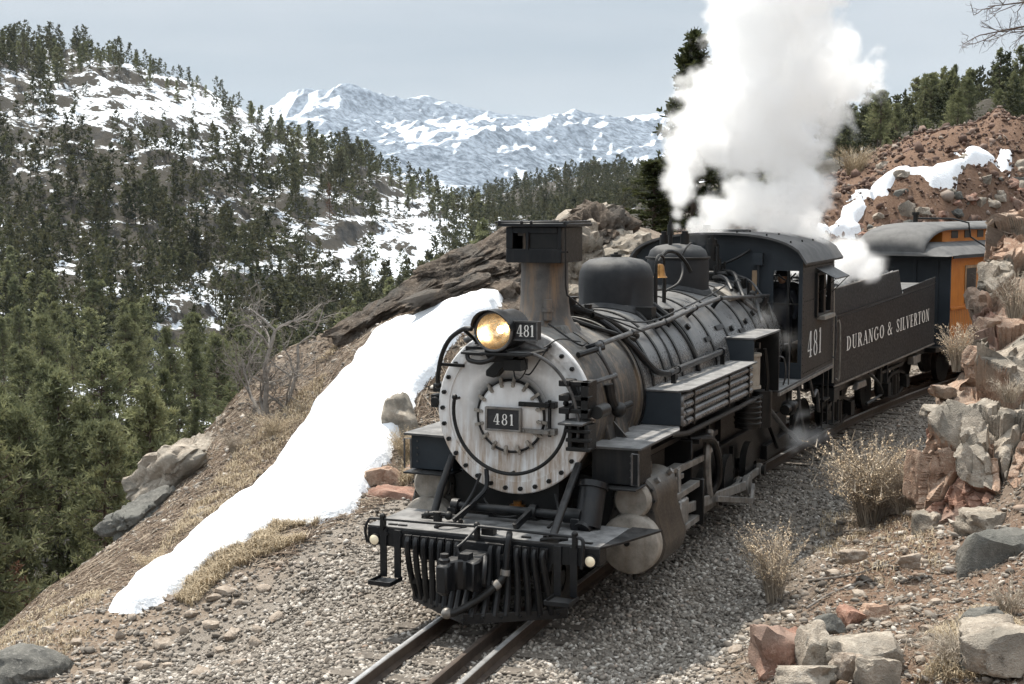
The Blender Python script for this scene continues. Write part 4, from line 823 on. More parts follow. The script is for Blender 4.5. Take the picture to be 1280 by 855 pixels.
# ================================================================== the tender
psi = R(6.8)
tender = empty('tender', (1.42-1.42*math.cos(psi), 12.62+1.42*math.sin(psi), 0.0))
tender.rotation_euler = (R(1.45), 0, -psi)
tag(tender, 'black coal tender lettered DURANGO & SILVERTON coupled behind the locomotive cab', 'tender')
def T_(name, mb, mat, parent=tender, bevel=0, ang=35): return mb.build(name, M[mat], parent, bevel, ang)
TL = 7.45; TX = 1.42
tank = T_('tank', MB().add([(-TX,0,1.22),(TX,0,1.22),(TX,TL,1.22),(-TX,TL,1.22),(-TX,0,2.50),(TX,0,2.50),(TX,TL,2.60),(-TX,TL,2.60)],
        [(3,2,1,0),(4,5,6,7),(0,1,5,4),(1,2,6,5),(2,3,7,6),(3,0,4,7)]), 'tank', bevel=.02)
for s in (1, -1):
    rv = MB()
    for y in np.arange(.1, TL, .14):
        for z in (1.27, 2.46+.1*y/TL): rv.cyl((s*TX,y,z),(s*(TX+.007),y,z),.010,n=6)
    for y in (.06,):
        for z in np.arange(1.35,2.45,.12): rv.cyl((s*TX,y,z),(s*(TX+.007),y,z),.010,n=6)
    tag(rv.build('rivets', M['tank'], tank), kind='stuff')
    MB().box(*sorted((s*(TX-.01),s*(TX+.012))),.0,TL,1.205,1.235).build('bottom_angle', M['steel'], tank)
    MB().add([(s*(TX+.004),0,2.50),(s*(TX+.012),0,2.50),(s*(TX+.012),TL,2.60),(s*(TX+.004),TL,2.60),(s*(TX+.004),0,2.52),(s*(TX+.012),0,2.52),(s*(TX+.012),TL,2.62),(s*(TX+.004),TL,2.62)],
        [(3,2,1,0),(4,5,6,7),(0,1,5,4),(1,2,6,5),(2,3,7,6),(3,0,4,7)]).build('seam_strip', M['dark'], tank)
    # bunker side and the coping behind it
    bk = MB().prism([(s*(TX-.03),0,2.51),(s*(TX-.03),4.75,2.57),(s*(TX-.06),4.55,3.05),(s*(TX-.10),.12,2.99),(s*(TX-.10),0,2.93)],(-s*.02,0,0))
    T_('bunker_side', bk, 'tank')
    T_('bunker_coping', MB().tube([(s*(TX-.06),4.78,2.58),(s*(TX-.08),4.56,3.06),(s*(TX-.11),.12,3.0),(s*(TX-.1),0,2.92)],.018,8), 'steel')
    T_('tank_coping', MB().add([(s*TX,4.75,2.56),(s*(TX-.012),4.75,2.56),(s*(TX-.012),TL,2.6),(s*TX,TL,2.6),(s*TX,4.75,2.66),(s*(TX-.012),4.75,2.66),(s*(TX-.012),TL,2.74),(s*TX,TL,2.74)],
        [(3,2,1,0),(4,5,6,7),(0,1,5,4),(1,2,6,5),(2,3,7,6),(3,0,4,7)]), 'tank')
    yy = .72 if s > 0 else 6.9
    for word, ww in (('DURANGO', 2.52), ('&', .42), ('SILVERTON', 2.72)):
        mb, w = lettering(word, .27, ww, gap=.09)
        o = tag(mb.build('lettering', M['white'], tank, fix=False, ang=0), kind='stuff'); o.rotation_euler = (0,0,math.pi/2*s); o.location = (s*(TX+.004), yy, 1.80); yy += s*(ww+.26)
    T_('underframe', MB().box(*sorted((s*1.05,s*1.20)),.05,TL,.98,1.19), 'dark', bevel=.005)
    gi = MB().tube([(s*TX,.1,2.4),(s*(TX+.07),.1,2.36),(s*(TX+.07),.1,1.4),(s*TX,.1,1.36)],.015,8,3)
    T_('grab_iron', gi, 'cover')
    T_('grab_iron', MB().tube([(s*(TX-.05),-.02,3.0),(s*(TX+.0),-.06,2.9),(s*(TX+.0),-.08,1.3)],.016,8,3), 'tan')
    T_('corner_box', MB().box(*sorted((s*1.05,s*1.38)),-.22,-.02,2.5,2.9), 'cab', bevel=.01)
    T_('tender_steps', MB().box(*sorted((s*1.15,s*1.42)),.02,.35,.95,1.18).box(*sorted((s*1.2,s*1.42)),.0,.4,.50,.53).box(*sorted((s*1.38,s*1.41)),.02,.06,.5,1.0).box(*sorted((s*1.38,s*1.41)),.34,.38,.5,1.0), 'cab')
    T_('rerail_frog', MB().prism([(s*1.25,1.7,.92),(s*1.25,2.4,.92),(s*1.25,2.3,1.05),(s*1.25,1.8,1.05)],(s*.10,0,0)).box(*sorted((s*1.2,s*1.34)),6.0,6.6,.9,1.08), 'steel', bevel=.01)
    T_('air_pipe', MB().tube([(s*1.3,2.6,1.15),(s*1.32,3.2,.9),(s*1.32,3.6,.62),(s*1.28,3.5,.55),(s*1.25,2.7,.5)],.03,8,4).bar((s*1.25,3.6,.6),(s*1.25,3.6,1.15),.06,.08).bar((s*1.25,4.1,.75),(s*1.25,4.1,1.2),.05,.07).bar((s*1.25,3.6,1.0),(s*1.25,5.4,1.0),.04,.06), 'cab')
T_('tank_deck_lid', MB().box(-.5,.5,5.4,6.2,2.58,2.72).box(.55,1.25,4.9,7.2,2.59,2.61), 'roof', bevel=.01)
T_('bunker_end', MB().prism([(-TX+.06,4.6,2.5),(TX-.06,4.6,2.5),(TX-.08,4.6,3.02),(-TX+.08,4.6,3.02)],(0,.02,0)), 'tank')
def truck(y0, parent, builder):
    for s in (1, -1):
        m = MB()
        m.bar((s*.98,y0-.75,.62),(s*.98,y0-.3,.74),.07,.08).bar((s*.98,y0+.75,.62),(s*.98,y0+.3,.74),.07,.08).bar((s*.98,y0-.3,.74),(s*.98,y0+.3,.74),.07,.08)
        m.bar((s*.98,y0-.75,.36),(s*.98,y0-.25,.22),.06,.06).bar((s*.98,y0+.75,.36),(s*.98,y0+.25,.22),.06,.06).bar((s*.98,y0-.25,.22),(s*.98,y0+.25,.22),.06,.06)
        for y in (y0-.75,y0+.75): m.box(*sorted((s*.92,s*1.08)),y-.12,y+.12,.32,.60)
        for y in (-.25,.25): m.bar((s*.98,y0+y,.2),(s*.98,y0+y,.95),.05,.06)
        for y in (-.1,.1): m.cyl((s*.98,y0+y,.26),(s*.98,y0+y,.7),.07,n=10)
        builder('truck_frame', m, 'dark', bevel=.008)
        for y in (y0-.75,y0+.75):
            builder('truck_wheel', MB().lathe([(.05,-.05),(.37,-.05),(.40,-.06),(.40,.05),(.42,.06),(.42,.08),(.05,.05)],(s*.48,y,.41),'x',28), 'dark')
for y in (1.6, 5.8): truck(y, tender, T_)
rng = random.Random(3)
def lump(r, rng, n=9):
    bm = bmesh.new()
    for _ in range(n):
        d = Vector((rng.gauss(0,1),rng.gauss(0,1),rng.gauss(0,1))).normalized()*r*rng.uniform(.75,1.1); bm.verts.new(d)
    bmesh.ops.convex_hull(bm, input=bm.verts); bmesh.ops.delete(bm, geom=[v for v in bm.verts if not v.link_faces], context='VERTS')
    V = [v.co[:] for v in bm.verts]; bm.verts.index_update(); F = [tuple(v.index for v in f.verts) for f in bm.faces]; bm.free(); return V, F
coal = MB().prism([(-1.3,.1,2.5),(1.3,.1,2.5),(1.3,.1,2.9),(.6,.1,3.12),(-.6,.1,3.12),(-1.3,.1,2.9)],(0,4.4,.02))
shapes = [lump(1, rng, 10) for _ in range(8)]
for _ in range(700):
    V, F = rng.choice(shapes); x = rng.uniform(-1.28,1.28); y = rng.uniform(.1,4.5); r = rng.uniform(.05,.14)
    z = 2.9 + .22*(1-(x/1.3)**2) + .05*math.sin(3*y)
    coal.add([(x+v[0]*r,y+v[1]*r,z+v[2]*r) for v in V], F)
o = T_('coal_load', coal, 'coal', ang=0); tag(o, kind='stuff')

# ================================================================== the coach
ps2 = R(15)
cn = at(1189.5, 320, 33.2)
coach = empty('passenger_coach', (cn[0]-1.27*math.cos(ps2), cn[1]+1.27*math.sin(ps2), .28), -ps2)
tag(coach, 'orange wooden railway coach with dark blue end and grey clerestory roof behind tender', 'coach')
def C_(name, mb, mat, parent=coach, bevel=0, ang=35): return mb.build(name, M[mat], parent, bevel, ang)
CL = 16.0; EZ = 3.10
C_('body', MB().box(-1.25,1.25,.02,CL,.95,EZ), 'orange', bevel=.01)
end = C_('end_wall', MB().box(-1.27,1.27,-.02,.018,.9,EZ+.02), 'slate', bevel=.008)
for x in (-.95,-.42,.42,.95): MB().box(x-.035,x+.035,-.05,-.021,.9,EZ).build('end_post', M['slate'], end, .005)
MB().box(-.40,.40,-.035,-.021,1.0,2.95).build('end_door', M['slate'], end, .005)
MB().box(-1.29,1.29,-.055,-.021,EZ-.10,EZ+.02).build('end_cornice', M['slate'], end, .005)
for k, y in enumerate(np.arange(.9, CL-.5, 1.05)):
    for s in (1, -1):
        wd = C_('window', MB().box(*sorted((s*1.251,s*1.275)),y,y+.72,1.95,2.85), 'wood', bevel=.006)
        MB().box(*sorted((s*1.276,s*1.282)),y+.07,y+.65,2.02,2.78).build('pane', M['plate'], wd)
for s in (1, -1):
    bt = MB()
    for y in np.arange(.12, CL, .105): bt.box(*sorted((s*1.2505,s*1.257)),y,y+.012,1.0,1.82)
    tag(C_('board_joints', bt, 'wood'), kind='stuff')
    C_('belt_rail', MB().box(*sorted((s*1.25,s*1.285)),.02,CL,1.84,1.90).box(*sorted((s*1.25,s*1.28)),.02,CL,.95,1.02), 'orange', bevel=.005)
    C_('sill', MB().box(*sorted((s*1.0,s*1.22)),.1,CL,.75,.94), 'dark')
# lower roof decks and clerestory, both rounded down to the end
def roofmesh(sec, y0, y1, nose, drop):
    vs = []; ys = [y0 + nose*(1-math.cos(t)) for t in np.linspace(0, math.pi/2, 8)] + [y1]
    zs = [-drop*(1-math.sin(t)) for t in np.linspace(0, math.pi/2, 8)] + [0]
    for y, dz in zip(ys, zs):
        for x, z in sec: vs.append((x, y, max(EZ-.0, z+dz) if drop else z))
    n = len(sec); fs = [(i*n+k, i*n+k+1, (i+1)*n+k+1, (i+1)*n+k) for i in range(len(ys)-1) for k in range(n-1)]
    fs.append(tuple(range(n-1,-1,-1)))
    return MB().add(vs, fs)
low = [(-1.40,EZ-.03),(-1.40,EZ+.02),(-1.2,EZ+.15),(-.95,EZ+.25),(-.76,EZ+.30),(.76,EZ+.30),(.95,EZ+.25),(1.2,EZ+.15),(1.40,EZ+.02),(1.40,EZ-.03)]
C_('lower_roof', roofmesh(low, -.62, CL+.5, .9, .26), 'roof', ang=50)
cl = C_('clerestory', MB().box(-.74,.74,.75,CL-.3,EZ+.25,EZ+.62), 'orange')
for y in np.arange(1.3, CL-1, .85):
    for s in (1, -1): MB().box(*sorted((s*.741,s*.752)),y,y+.42,EZ+.38,EZ+.56).build('deck_window', M['plate'], cl)
top = [(-.86,EZ+.58)] + [(.86*math.sin(a), EZ+.60+.16*math.cos(a)) for a in np.linspace(R(-90), R(90), 13)] + [(.86,EZ+.58)]
C_('upper_roof', roofmesh(top, -.60, CL+.2, 1.5, .56), 'roof', ang=60)
C_('roof_vent', MB().cyl((-.2,1.4,EZ+.7),(-.2,1.4,EZ+.95),.06,n=10).cyl((-.2,1.4,EZ+.93),(-.2,1.4,EZ+1.0),.09,n=10), 'dark')
C_('conduit', MB().tube([(-.2,1.5,EZ+.85),(.5,2.0,EZ+.84),(.86,2.1,EZ+.74),(.92,2.1,EZ+.4),(1.38,2.1,EZ+.12),(1.42,2.1,EZ-.1),(1.29,2.1,EZ-.3),(1.29,2.1,1.2)],.022,8), 'dark')
C_('end_platform', MB().box(-1.2,1.2,-.62,-.06,.9,1.0).box(-.15,.15,-.9,-.6,.7,.95), 'dark')
C_('eave_trim', MB().box(1.385,1.405,-.2,CL+.4,EZ-.06,EZ+.01).box(-1.405,-1.385,-.2,CL+.4,EZ-.06,EZ+.01), 'slate')
for y in (2.2, CL-2.2): truck(y, coach, C_)
# ================================================================== near ground: a surveyed surface
class RBF:
    def __init__(s, P, Z, scale=1.0, smooth=0.0):
        s.P = np.asarray(P, float)/scale; s.k = scale; n = len(P)
        K = s._k(s.P[:,None]-s.P[None]) + smooth*np.eye(n); A = np.c_[np.ones(n), s.P]
        Mx = np.block([[K, A], [A.T, np.zeros((3, 3))]]); s.w = np.linalg.solve(Mx, np.r_[Z, 0, 0, 0])
    def _k(s, d):
        r2 = (d**2).sum(-1); return .5*r2*np.log(r2+1e-9)
    def __call__(s, Q):
        Q = np.asarray(Q, float)/s.k; out = np.empty(len(Q))
        for i in range(0, len(Q), 20000):
            q = Q[i:i+20000]; out[i:i+20000] = s._k(q[:,None]-s.P[None]) @ s.w[:-3] + s.w[-3] + q @ s.w[-2:]
        return out
ctl = []
for px, py, D in [(0,855,18),(0,800,21.5),(100,712,25),(200,630,28),(270,535,31),(330,480,32.5),(430,405,33),(500,368,32.5),(600,330,32),(740,300,34.5),(790,318,34.5),(690,350,33),
                  (150,765,19.5),(250,690,22),(330,650,22.5),(420,655,21.5),(475,640,22.5),(500,560,25),(540,480,26.5),(600,395,28),(622,376,29),(560,383,30.5),(480,430,30),(400,520,28),(350,590,26),
                  (300,820,17.5),(200,800,18.5),(400,760,18.5),
                  (1000,275,46),(1100,232,52),(1200,194,55),(1275,188,55),(1090,300,46),(1280,245,48),(1350,185,56),(1180,270,46),(900,300,44),(840,300,40),(1150,215,54)]:
    ctl.append(at(px, py, D))
crest = [(0,800,21.5),(100,712,25),(200,630,28),(270,535,31),(330,480,32.5),(430,405,33),(500,368,32.5),(600,330,32)]
for px, py, D in crest:
    p = at(px, py, D)
    ctl.append(p + np.array([-7, 4, -6.5])); ctl.append(p + np.array([-20, 10, -19]))
for px, py, D in [(690,350,33),(790,318,34.5)]: ctl.append(at(px,py,D) + np.array([-9,9,-5.0]))
for px, py, D in [(1100,232,52),(1200,194,55),(1350,185,56)]: ctl.append(at(px,py,D) + np.array([-6,16,-2.0]))
for y in np.arange(-18, 56, 4.0):
    for s in (-2.6, 0, 2.3): ctl.append((xt(y)+s, y, zt(y)-.33))
for y, s, z in [(-14,2.2,1.2),(-14,4.2,2.75),(-14,8,3.8),(-14,14,5),(-8.5,2.6,.25),(-8.5,4,.75),(-8.5,6,1.1),(-8.5,10,2.4),(-4,2.8,.05),(-4,4,.28),(-4,5.6,.5),(-4,8,1.3),(-4,12,2.6),(0,2.8,.0),(0,4,.25),(0,5.6,.42),(0,7.5,1.2),(0,11,3.0),
                (4,3.0,.06),(4,4,.28),(4,5.2,.55),(4,6.6,1.7),(4,10,4.2),(8,3.2,.2),(8,4.1,.6),(8,5.0,1.9),(8,6.2,3.8),(8,10,5),(12,3.2,.3),(12,4.3,1.5),(12,5.6,3.9),(12,9,5.2),(17,3.2,.6),(17,4.4,2.6),(17,5.4,4.2),(17,9,5.6),(24,3.4,1.0),(24,5,4.0),(24,9,6),(34,4,1.6),(34,7,5),(44,5,3),(44,9,6)]:
    ctl.append((xt(y)+s, y, z+zt(y)*.5))
for x, y, z in [(-4.5,-14,-1.6),(-9,-14,-4.5),(-5,-7,-1.2),(-10,-7,-4.0),(-20,-10,-12),(-3.4,-3,-.5),(-18,2,-10)]: ctl.append((x, y, z))
ctl = np.array(ctl, float)
_near = RBF(ctl[:,:2], ctl[:,2], 10.0, .002)
def sstep(a, b, x): t = np.clip((np.asarray(x, float)-a)/(b-a), 0, 1); return t*t*(3-2*t)
def H(Q, rough=True):
    Q = np.atleast_2d(np.asarray(Q, float)); z = _near(Q); s = Q[:,0]-xt(Q[:,1]); a = np.abs(s)
    bed = zt(Q[:,1]) - .172 - .13*sstep(1.15, 2.2, a)
    w = 1 - sstep(1.6, 3.1, a); z = z*(1-w) + bed*w
    if rough:
        out = sstep(1.7, 3.6, a)
        z = z + out*(.16*fbm(Q*.55, 5, 11) + .05*fbm(Q*3.1, 3, 5)) + (.02+.02*out)*fbm(Q*6, 3, 31)
        left = sstep(-3.0, -5.5, s); back = sstep(9, 14, Q[:,1])
        z = z + left*back*(.55*fbm(Q*.42+3, 5, 23, ridge=True) - .1)
    return z
def hit(px, py, D0=8, D1=70, step=.12):
    Ds = np.arange(D0, D1, step); P = np.array([at(px, py, d) for d in Ds]); z = H(P[:,:2]); k = np.argmax(P[:,2] < z)
    if P[k,2] >= z[k]: return None
    return np.array([P[k,0], P[k,1], z[k]])
def grid(xs, ys, zf):
    X, Y = np.meshgrid(xs, ys); Q = np.c_[X.ravel(), Y.ravel()]; V = np.c_[Q, zf(Q)]; n = len(xs); m = len(ys)
    i = (np.arange(m-1)[:,None]*n + np.arange(n-1)[None]).ravel()
    return V, np.c_[i, i+1, i+n+1, i+n]
def warp(a, b, lo, hi, fine, coarse):
    out = [a]
    while out[-1] < b:
        x = out[-1]; d = 0 if lo <= x <= hi else min(abs(x-lo), abs(x-hi)); out.append(x + fine + (coarse-fine)*min(1, d/25))
    return np.array(out)

def groundmat():
    m, nt, b = newmat('dirt_and_gravel'); N = NT(nt); P = N.pos()
    gv = N.attr('gravel'); red = N.attr('red'); rk = N.attr('rock')
    n1 = N.noise(P, 1.3, 8, .65); n2 = N.noise(P, 14, 5, .7); n3 = N.noise(P, 60, 3, .6)
    dirt = N.mix(N.ramp(n1, [(.3, 0), (.7, 1)]), (.105,.074,.052), (.215,.16,.115))
    dirt = N.mix(N.ramp(n2, [(.45, 0), (.7, 1)]), dirt, (.34,.285,.23))
    dirt = N.mix(N.math('MULTIPLY', red, .75), dirt, N.mix(n2, (.085,.046,.031), (.20,.118,.080)))
    grav = N.mix(N.ramp(n3, [(.3, 0), (.7, 1)]), (.10,.09,.078), (.36,.33,.295))
    grav = N.mix(N.ramp(n1, [(.4, 0), (.75, 1)]), grav, (.17,.14,.11))
    rock = N.mix(N.ramp(N.noise(P, 2.2, 9, .7), [(.3, 0), (.7, 1)]), (.075,.062,.052), (.30,.245,.195))
    col = N.mix(gv, dirt, grav); col = N.mix(rk, col, rock)
    nt.links.new(col, b.inputs['Base Color']); b.inputs['Roughness'].default_value = .95; b.inputs['Specular IOR Level'].default_value = .15
    h = N.math('ADD', N.math('MULTIPLY', n2, .7), N.math('MULTIPLY', n3, .3))
    nt.links.new(N.bump(h, .9, .06), b.inputs['Normal']); return m
M['ground'] = groundmat()
gx = warp(-48, 34, -9, 7.5, .13, 1.1); gy = warp(-19, 76, -5, 14, .15, .8)
V, F = grid(gx, gy, H)
me = npmesh('ground', V, F, M['ground'])
s_ = V[:,0]-xt(V[:,1]); nzv = .5*fbm(V[:,:2]*.8, 4, 3)
gravel = np.where(s_ < 0, 1-sstep(3.2, 6.5, -s_+1.6*nzv+.06*V[:,1]), 1-sstep(2.2, 3.6, s_+.8*nzv)); gravel = np.where(np.abs(s_) < 2.2, 1, gravel)
red = sstep(26, 34, V[:,1])*1.0 + sstep(2.4, 3.6, s_)*.7*(1-sstep(20,30,V[:,1])); red = np.clip(red, 0, 1)
rockm = np.clip(sstep(-3.2,-5.2,s_)*sstep(9.5,13,V[:,1])*(1-sstep(24,32,V[:,1]))*sstep(-.35,.25,fbm(V[:,:2]*.5,4,77)+.25) + sstep(4.2,5.2,s_)*sstep(3,6,V[:,1])*.9, 0, 1)
fattr(me, 'gravel', gravel); fattr(me, 'red', red); fattr(me, 'rock', rockm)
tag(inst('ground', me), kind='structure')

# ================================================================== railway track
track = empty('railway_track', (0, 0, 0)); tag(track, kind='structure')
ys = np.arange(-18, 52, .5)
def along(y, off): t = np.array([2*(y-5)/150, 1.0]); t /= np.linalg.norm(t); return np.array([float(xt(y))+off*t[1], y-off*t[0]]), t
def rail(off, name, mats=('rail', 'railhead'), head=.058, dz=0):
    for part_, prof, mat in ((name, [(-.062,-.15),(.062,-.15),(.062,-.14),(.012,-.12),(.012,-.045),(.028,-.036),(.028,-.012),(-.028,-.012),(-.028,-.036),(-.012,-.045),(-.012,-.12),(-.062,-.14)], mats[0]),
                         ('rail_head', [(-.029,-.0125),(.029,-.0125),(.029,-.004),(.024,0),(-.024,0),(-.029,-.004)], mats[1])):
        m = MB(); n = len(prof)
        for y in ys:
            c, t = along(y, off)
            for a, z in prof: m.v.append((c[0]+a*t[1], c[1]-a*t[0], float(zt(y))+z+dz))
        for i in range(len(ys)-1):
            for k in range(n): m.f.append((i*n+k, i*n+(k+1) % n, (i+1)*n+(k+1) % n, (i+1)*n+k))
        o = m.build(part_, M[mat], track if part_ == name else last, ang=40); last = o
rail(-.486, 'rail'); rail(.486, 'rail'); rail(.20, 'guard_rail', ('rail', 'rail'), dz=-.012)
tie = MB().box(-1.05,1.05,-.10,.10,-.30,-.152).mesh('tie', M['tie'])
for k, y in enumerate(np.arange(-16, 30, .56)):
    c, t = along(y, 0); inst('tie', tie, track, (c[0]+random.uniform(-.04,.04), c[1], float(zt(y))), (0,0,-math.atan2(t[0],t[1])+random.uniform(-.02,.02)))

# ================================================================== stones
def icosphere(sub):
    bm = bmesh.new(); bmesh.ops.create_icosphere(bm, subdivisions=sub, radius=1); bm.verts.index_update()
    V = np.array([v.co[:] for v in bm.verts]); F = np.array([[v.index for v in f.verts] for f in bm.faces]); bm.free(); return V, F
ICO = {k: icosphere(k) for k in (1, 2, 3, 4, 5)}
def rockshape(seed, sub=3, planes=12, blocky=.5, noise=.06, freq=2.2, soft=60, cuts=5, joints=2, strata=0):
    rg = np.random.default_rng(seed); V, F = ICO[sub]
    n = rg.normal(size=(planes, 3)); n /= np.linalg.norm(n, axis=1)[:,None]; h = rg.uniform(.72, 1.1, planes)
    ax = np.array([[1,0,0],[-1,0,0],[0,1,0],[0,-1,0],[0,0,1],[0,0,-1]], float) + rg.normal(scale=.16, size=(6, 3)); ax /= np.linalg.norm(ax, axis=1)[:,None]
    n = np.r_[n, ax]; h = np.r_[h, rg.uniform(.62, .85, 6)*(1.25-blocky*.4)]
    d = np.clip(V @ n.T, 1e-3, None)/h                         # 1/r of each cutting plane
    P = V/(d**soft).sum(1)[:,None]**(1/soft)
    if noise: P = P*(1 + noise*fbm(P*freq+seed*3.1, 4, seed % 97)[:,None]*2.0)
    for k in range(strata):                                     # beds stand back from one another
        z0 = -.8+1.6*(k+rg.uniform(.2, .8))/strata; w = .035+.03*rg.random(); q = np.abs(P[:,2]-z0+.10*fbm(P*1.5+k, 3, k)); P[:,:2] *= (1-.13*np.exp(-(q/w)**2))[:,None]
        P[:,:2] *= (1+rg.uniform(-.05, .05)*(P[:,2] > z0))[:,None]
    for k in range(joints):                                     # open joints
        m = rg.normal(size=3)*np.array([1, 1, .5]); m /= np.linalg.norm(m); q = P @ m - rg.uniform(-.4, .4) + .06*fbm(P*3+k, 3, k+3); P = P*(1-.11*np.exp(-(q/.035)**2))[:,None]
        P = P + m*(q > 0)[:,None]*rg.uniform(-.03, .03)
    for k in range(cuts):                                       # spalled faces
        m = rg.normal(size=3); m /= np.linalg.norm(m); q = P @ m; hh = q.max()*rg.uniform(.62, .88); P = P - np.clip(q-hh, 0, None)[:,None]*m*.92
    if noise: P = P*(1 + .22*noise*fbm(P*freq*3.5+seed, 4, seed % 83, gain=.6)[:,None])
    return P, F
def rockmat(name, a, b_, c, lichen=None, lich=.0, scale=1.0, bd=.03, bs=.55):
    m, nt, b = newmat(name); N = NT(nt); P = N.pos()
    f = N.noise(P, 2.4*scale, 8, .65); g = N.noise(P, 16*scale, 6, .7); v = N.noise(P, 1.1*scale, 4, .6, dist=.6)
    col = N.mix(N.ramp(f, [(.32, 0), (.68, 1)]), a, b_); col = N.mix(N.ramp(g, [(.5, 0), (.72, .8)]), col, c)
    if lichen: col = N.mix(N.math('MULTIPLY', N.ramp(v, [(.47, 0), (.58, 1)]), lich), col, N.mix(g, lichen, tuple(x*.55 for x in lichen)))
    col = N.mix(N.ramp(N.noise(P, 5*scale, 7, .75), [(.32, .8), (.44, 0)]), col, tuple(x*.3 for x in a))
    nt.links.new(col, b.inputs['Base Color']); b.inputs['Roughness'].default_value = .9; b.inputs['Specular IOR Level'].default_value = .2
    nt.links.new(N.bump(N.math('ADD', g, N.noise(P, 50*scale, 4, .6)), bs, bd), b.inputs['Normal']); return m
M['pink'] = rockmat('pink_granite', (.25,.155,.108), (.45,.32,.24), (.56,.46,.37), (.30,.265,.22), .55, bs=.9)
M['greyrock'] = rockmat('grey_lichened_granite', (.20,.168,.135), (.44,.385,.32), (.58,.525,.45), (.20,.19,.165), .6, bs=.9)
M['redrock'] = rockmat('red_granite', (.17,.09,.065), (.30,.175,.13), (.40,.28,.22), (.26,.24,.21), .4)
M['knoll'] = rockmat('brown_crag', (.055,.045,.038), (.235,.185,.145), (.38,.32,.26), (.19,.18,.165), .6, .7, bd=.12, bs=1.0)
M['darkrock'] = rockmat('dark_boulder', (.055,.055,.052), (.15,.145,.13), (.24,.23,.21), (.2,.2,.18), .5)
M['stone'] = rockmat('pale_loose_stone', (.20,.155,.12), (.40,.34,.28), (.5,.45,.39), None, 0, 2)
M['ballast'] = None
def ballastmat(name='ballast_stone', stops=[(0, (.09,.078,.067)), (.3, (.17,.148,.126)), (.6, (.28,.25,.215)), (.85, (.50,.465,.42)), (1, (.26,.18,.13))]):
    m, nt, b = newmat(name); N = NT(nt)
    r = N.n('ShaderNodeAttribute'); r.attribute_name = 'tone'
    col = N.ramp(r.outputs['Fac'], stops)
    nt.links.new(col, b.inputs['Base Color']); b.inputs['Roughness'].default_value = .9; b.inputs['Specular IOR Level'].default_value = .2; return m
M['ballast'] = ballastmat(); M['rubble'] = ballastmat('red_rubble', [(0, (.045,.032,.027)), (.35, (.11,.072,.057)), (.65, (.19,.125,.098)), (.88, (.24,.20,.17)), (1, (.36,.30,.25))])
rg = np.random.default_rng(5)
base = []
for k in range(10):
    V, F = ICO[1]; P = V*rg.uniform(.6, 1.15, (len(V), 1))*rg.uniform(.6, 1.2, (1, 3)); base.append(P)
IF = ICO[1][1]
def scatter(name, XY, size, zoff=.25, flat=.75, mat='ballast'):
    n = len(XY); z = H(XY); k = rg.integers(0, 10, n); ang = rg.uniform(0, 2*math.pi, n); sz = size
    tl = rg.normal(0, .5, (n, 2)); B = np.array(base)[k]                    # n,12,3
    c, s = np.cos(ang)[:,None], np.sin(ang)[:,None]
    x = B[:,:,0]*c - B[:,:,1]*s; y = B[:,:,0]*s + B[:,:,1]*c; zz = B[:,:,2]*flat + tl[:,:1]*x*.5 + tl[:,1:]*y*.5
    V = np.stack([x, y, zz], -1)*sz[:,None,None]; V[:,:,0] += XY[:,:1]; V[:,:,1] += XY[:,1:]; V[:,:,2] += (z + sz*zoff)[:,None]
    Fx = (np.arange(n)[:,None,None]*12 + IF[None]).reshape(-1, 3)
    me = npmesh(name, V.reshape(-1, 3), Fx, M[mat], smooth=False); fattr(me, 'tone', np.repeat(np.clip(rg.beta(1.6, 1.9, n), 0, 1), 12))
    return inst(name, me)
def inview(XY, z=0, m=40):
    P = np.c_[XY, np.full(len(XY), z)]-CAM; d = P @ _fw; px = 640+FPX*(P @ _rt)/d; py = 427.5-FPX*(P @ _up)/d
    return (d > 1) & (px > -m) & (px < 1280+m) & (py > -m) & (py < 855+3*m), d
def sample(n, ylo, yhi, slo, shi, keep):
    y = rg.uniform(ylo, yhi, n*3); s = rg.uniform(slo, shi, n*3); XY = np.c_[xt(y)+s, y]; ok, d = inview(XY)
    ok &= rg.random(len(y)) < keep(s, y)*np.clip((16/np.maximum(d, 8))**1.6, 0, 1); return XY[ok][:n]
XY = sample(52000, -6, 26, -3.6, 2.7, lambda s, y: np.where(np.abs(s) < 2.0, 1, .85)); s = XY[:,0]-xt(XY[:,1])
XY = XY[~((np.abs(np.abs(s)-.486) < .06) | (np.abs(s-.2) < .05))]
tag(scatter('ballast', XY, rg.uniform(.018, .042, len(XY))), 'loose grey and tan crushed stone along the track', 'gravel', kind='stuff')
XY = sample(22000, -5, 12, -11, -3.0, lambda s, y: .35+.6*sstep(-9, -3.4, s))
tag(scatter('scree', XY, np.clip(rg.lognormal(-3.75, .45, len(XY)), .008, .075), flat=.55), 'small broken stone on the dirt slope beyond the track', 'gravel', kind='stuff')
XY = sample(7000, 6, 19, -14, -4.5, lambda s, y: np.full_like(s, 1.0))
tag(scatter('slope_litter', XY, np.clip(rg.lognormal(-3.4, .5, len(XY)), .012, .13), flat=.5), 'broken rock and litter on the steep slope behind the snow', 'gravel', kind='stuff')
XY = sample(16000, -8, 14, 2.5, 6.5, lambda s, y: .9+0*s)
tag(scatter('hillside_stones', XY, np.clip(rg.lognormal(-3.95, .6, len(XY)), .006, .09), flat=.5), 'small pale stone chips on the reddish right bank', 'gravel', kind='stuff')
XY = np.c_[rg.uniform(-14, 9, 34000), rg.uniform(28, 56, 34000)]; s = XY[:,0]-xt(XY[:,1]); XY = XY[(s < -3) & inview(XY, 4)[0]]
tag(scatter('red_hill_stones', XY, mat='rubble', size=np.clip(rg.lognormal(-3.1, .6, len(XY)), .02, .3), flat=.8), 'reddish rubble on the far dirt bank above the coach', 'gravel', kind='stuff')

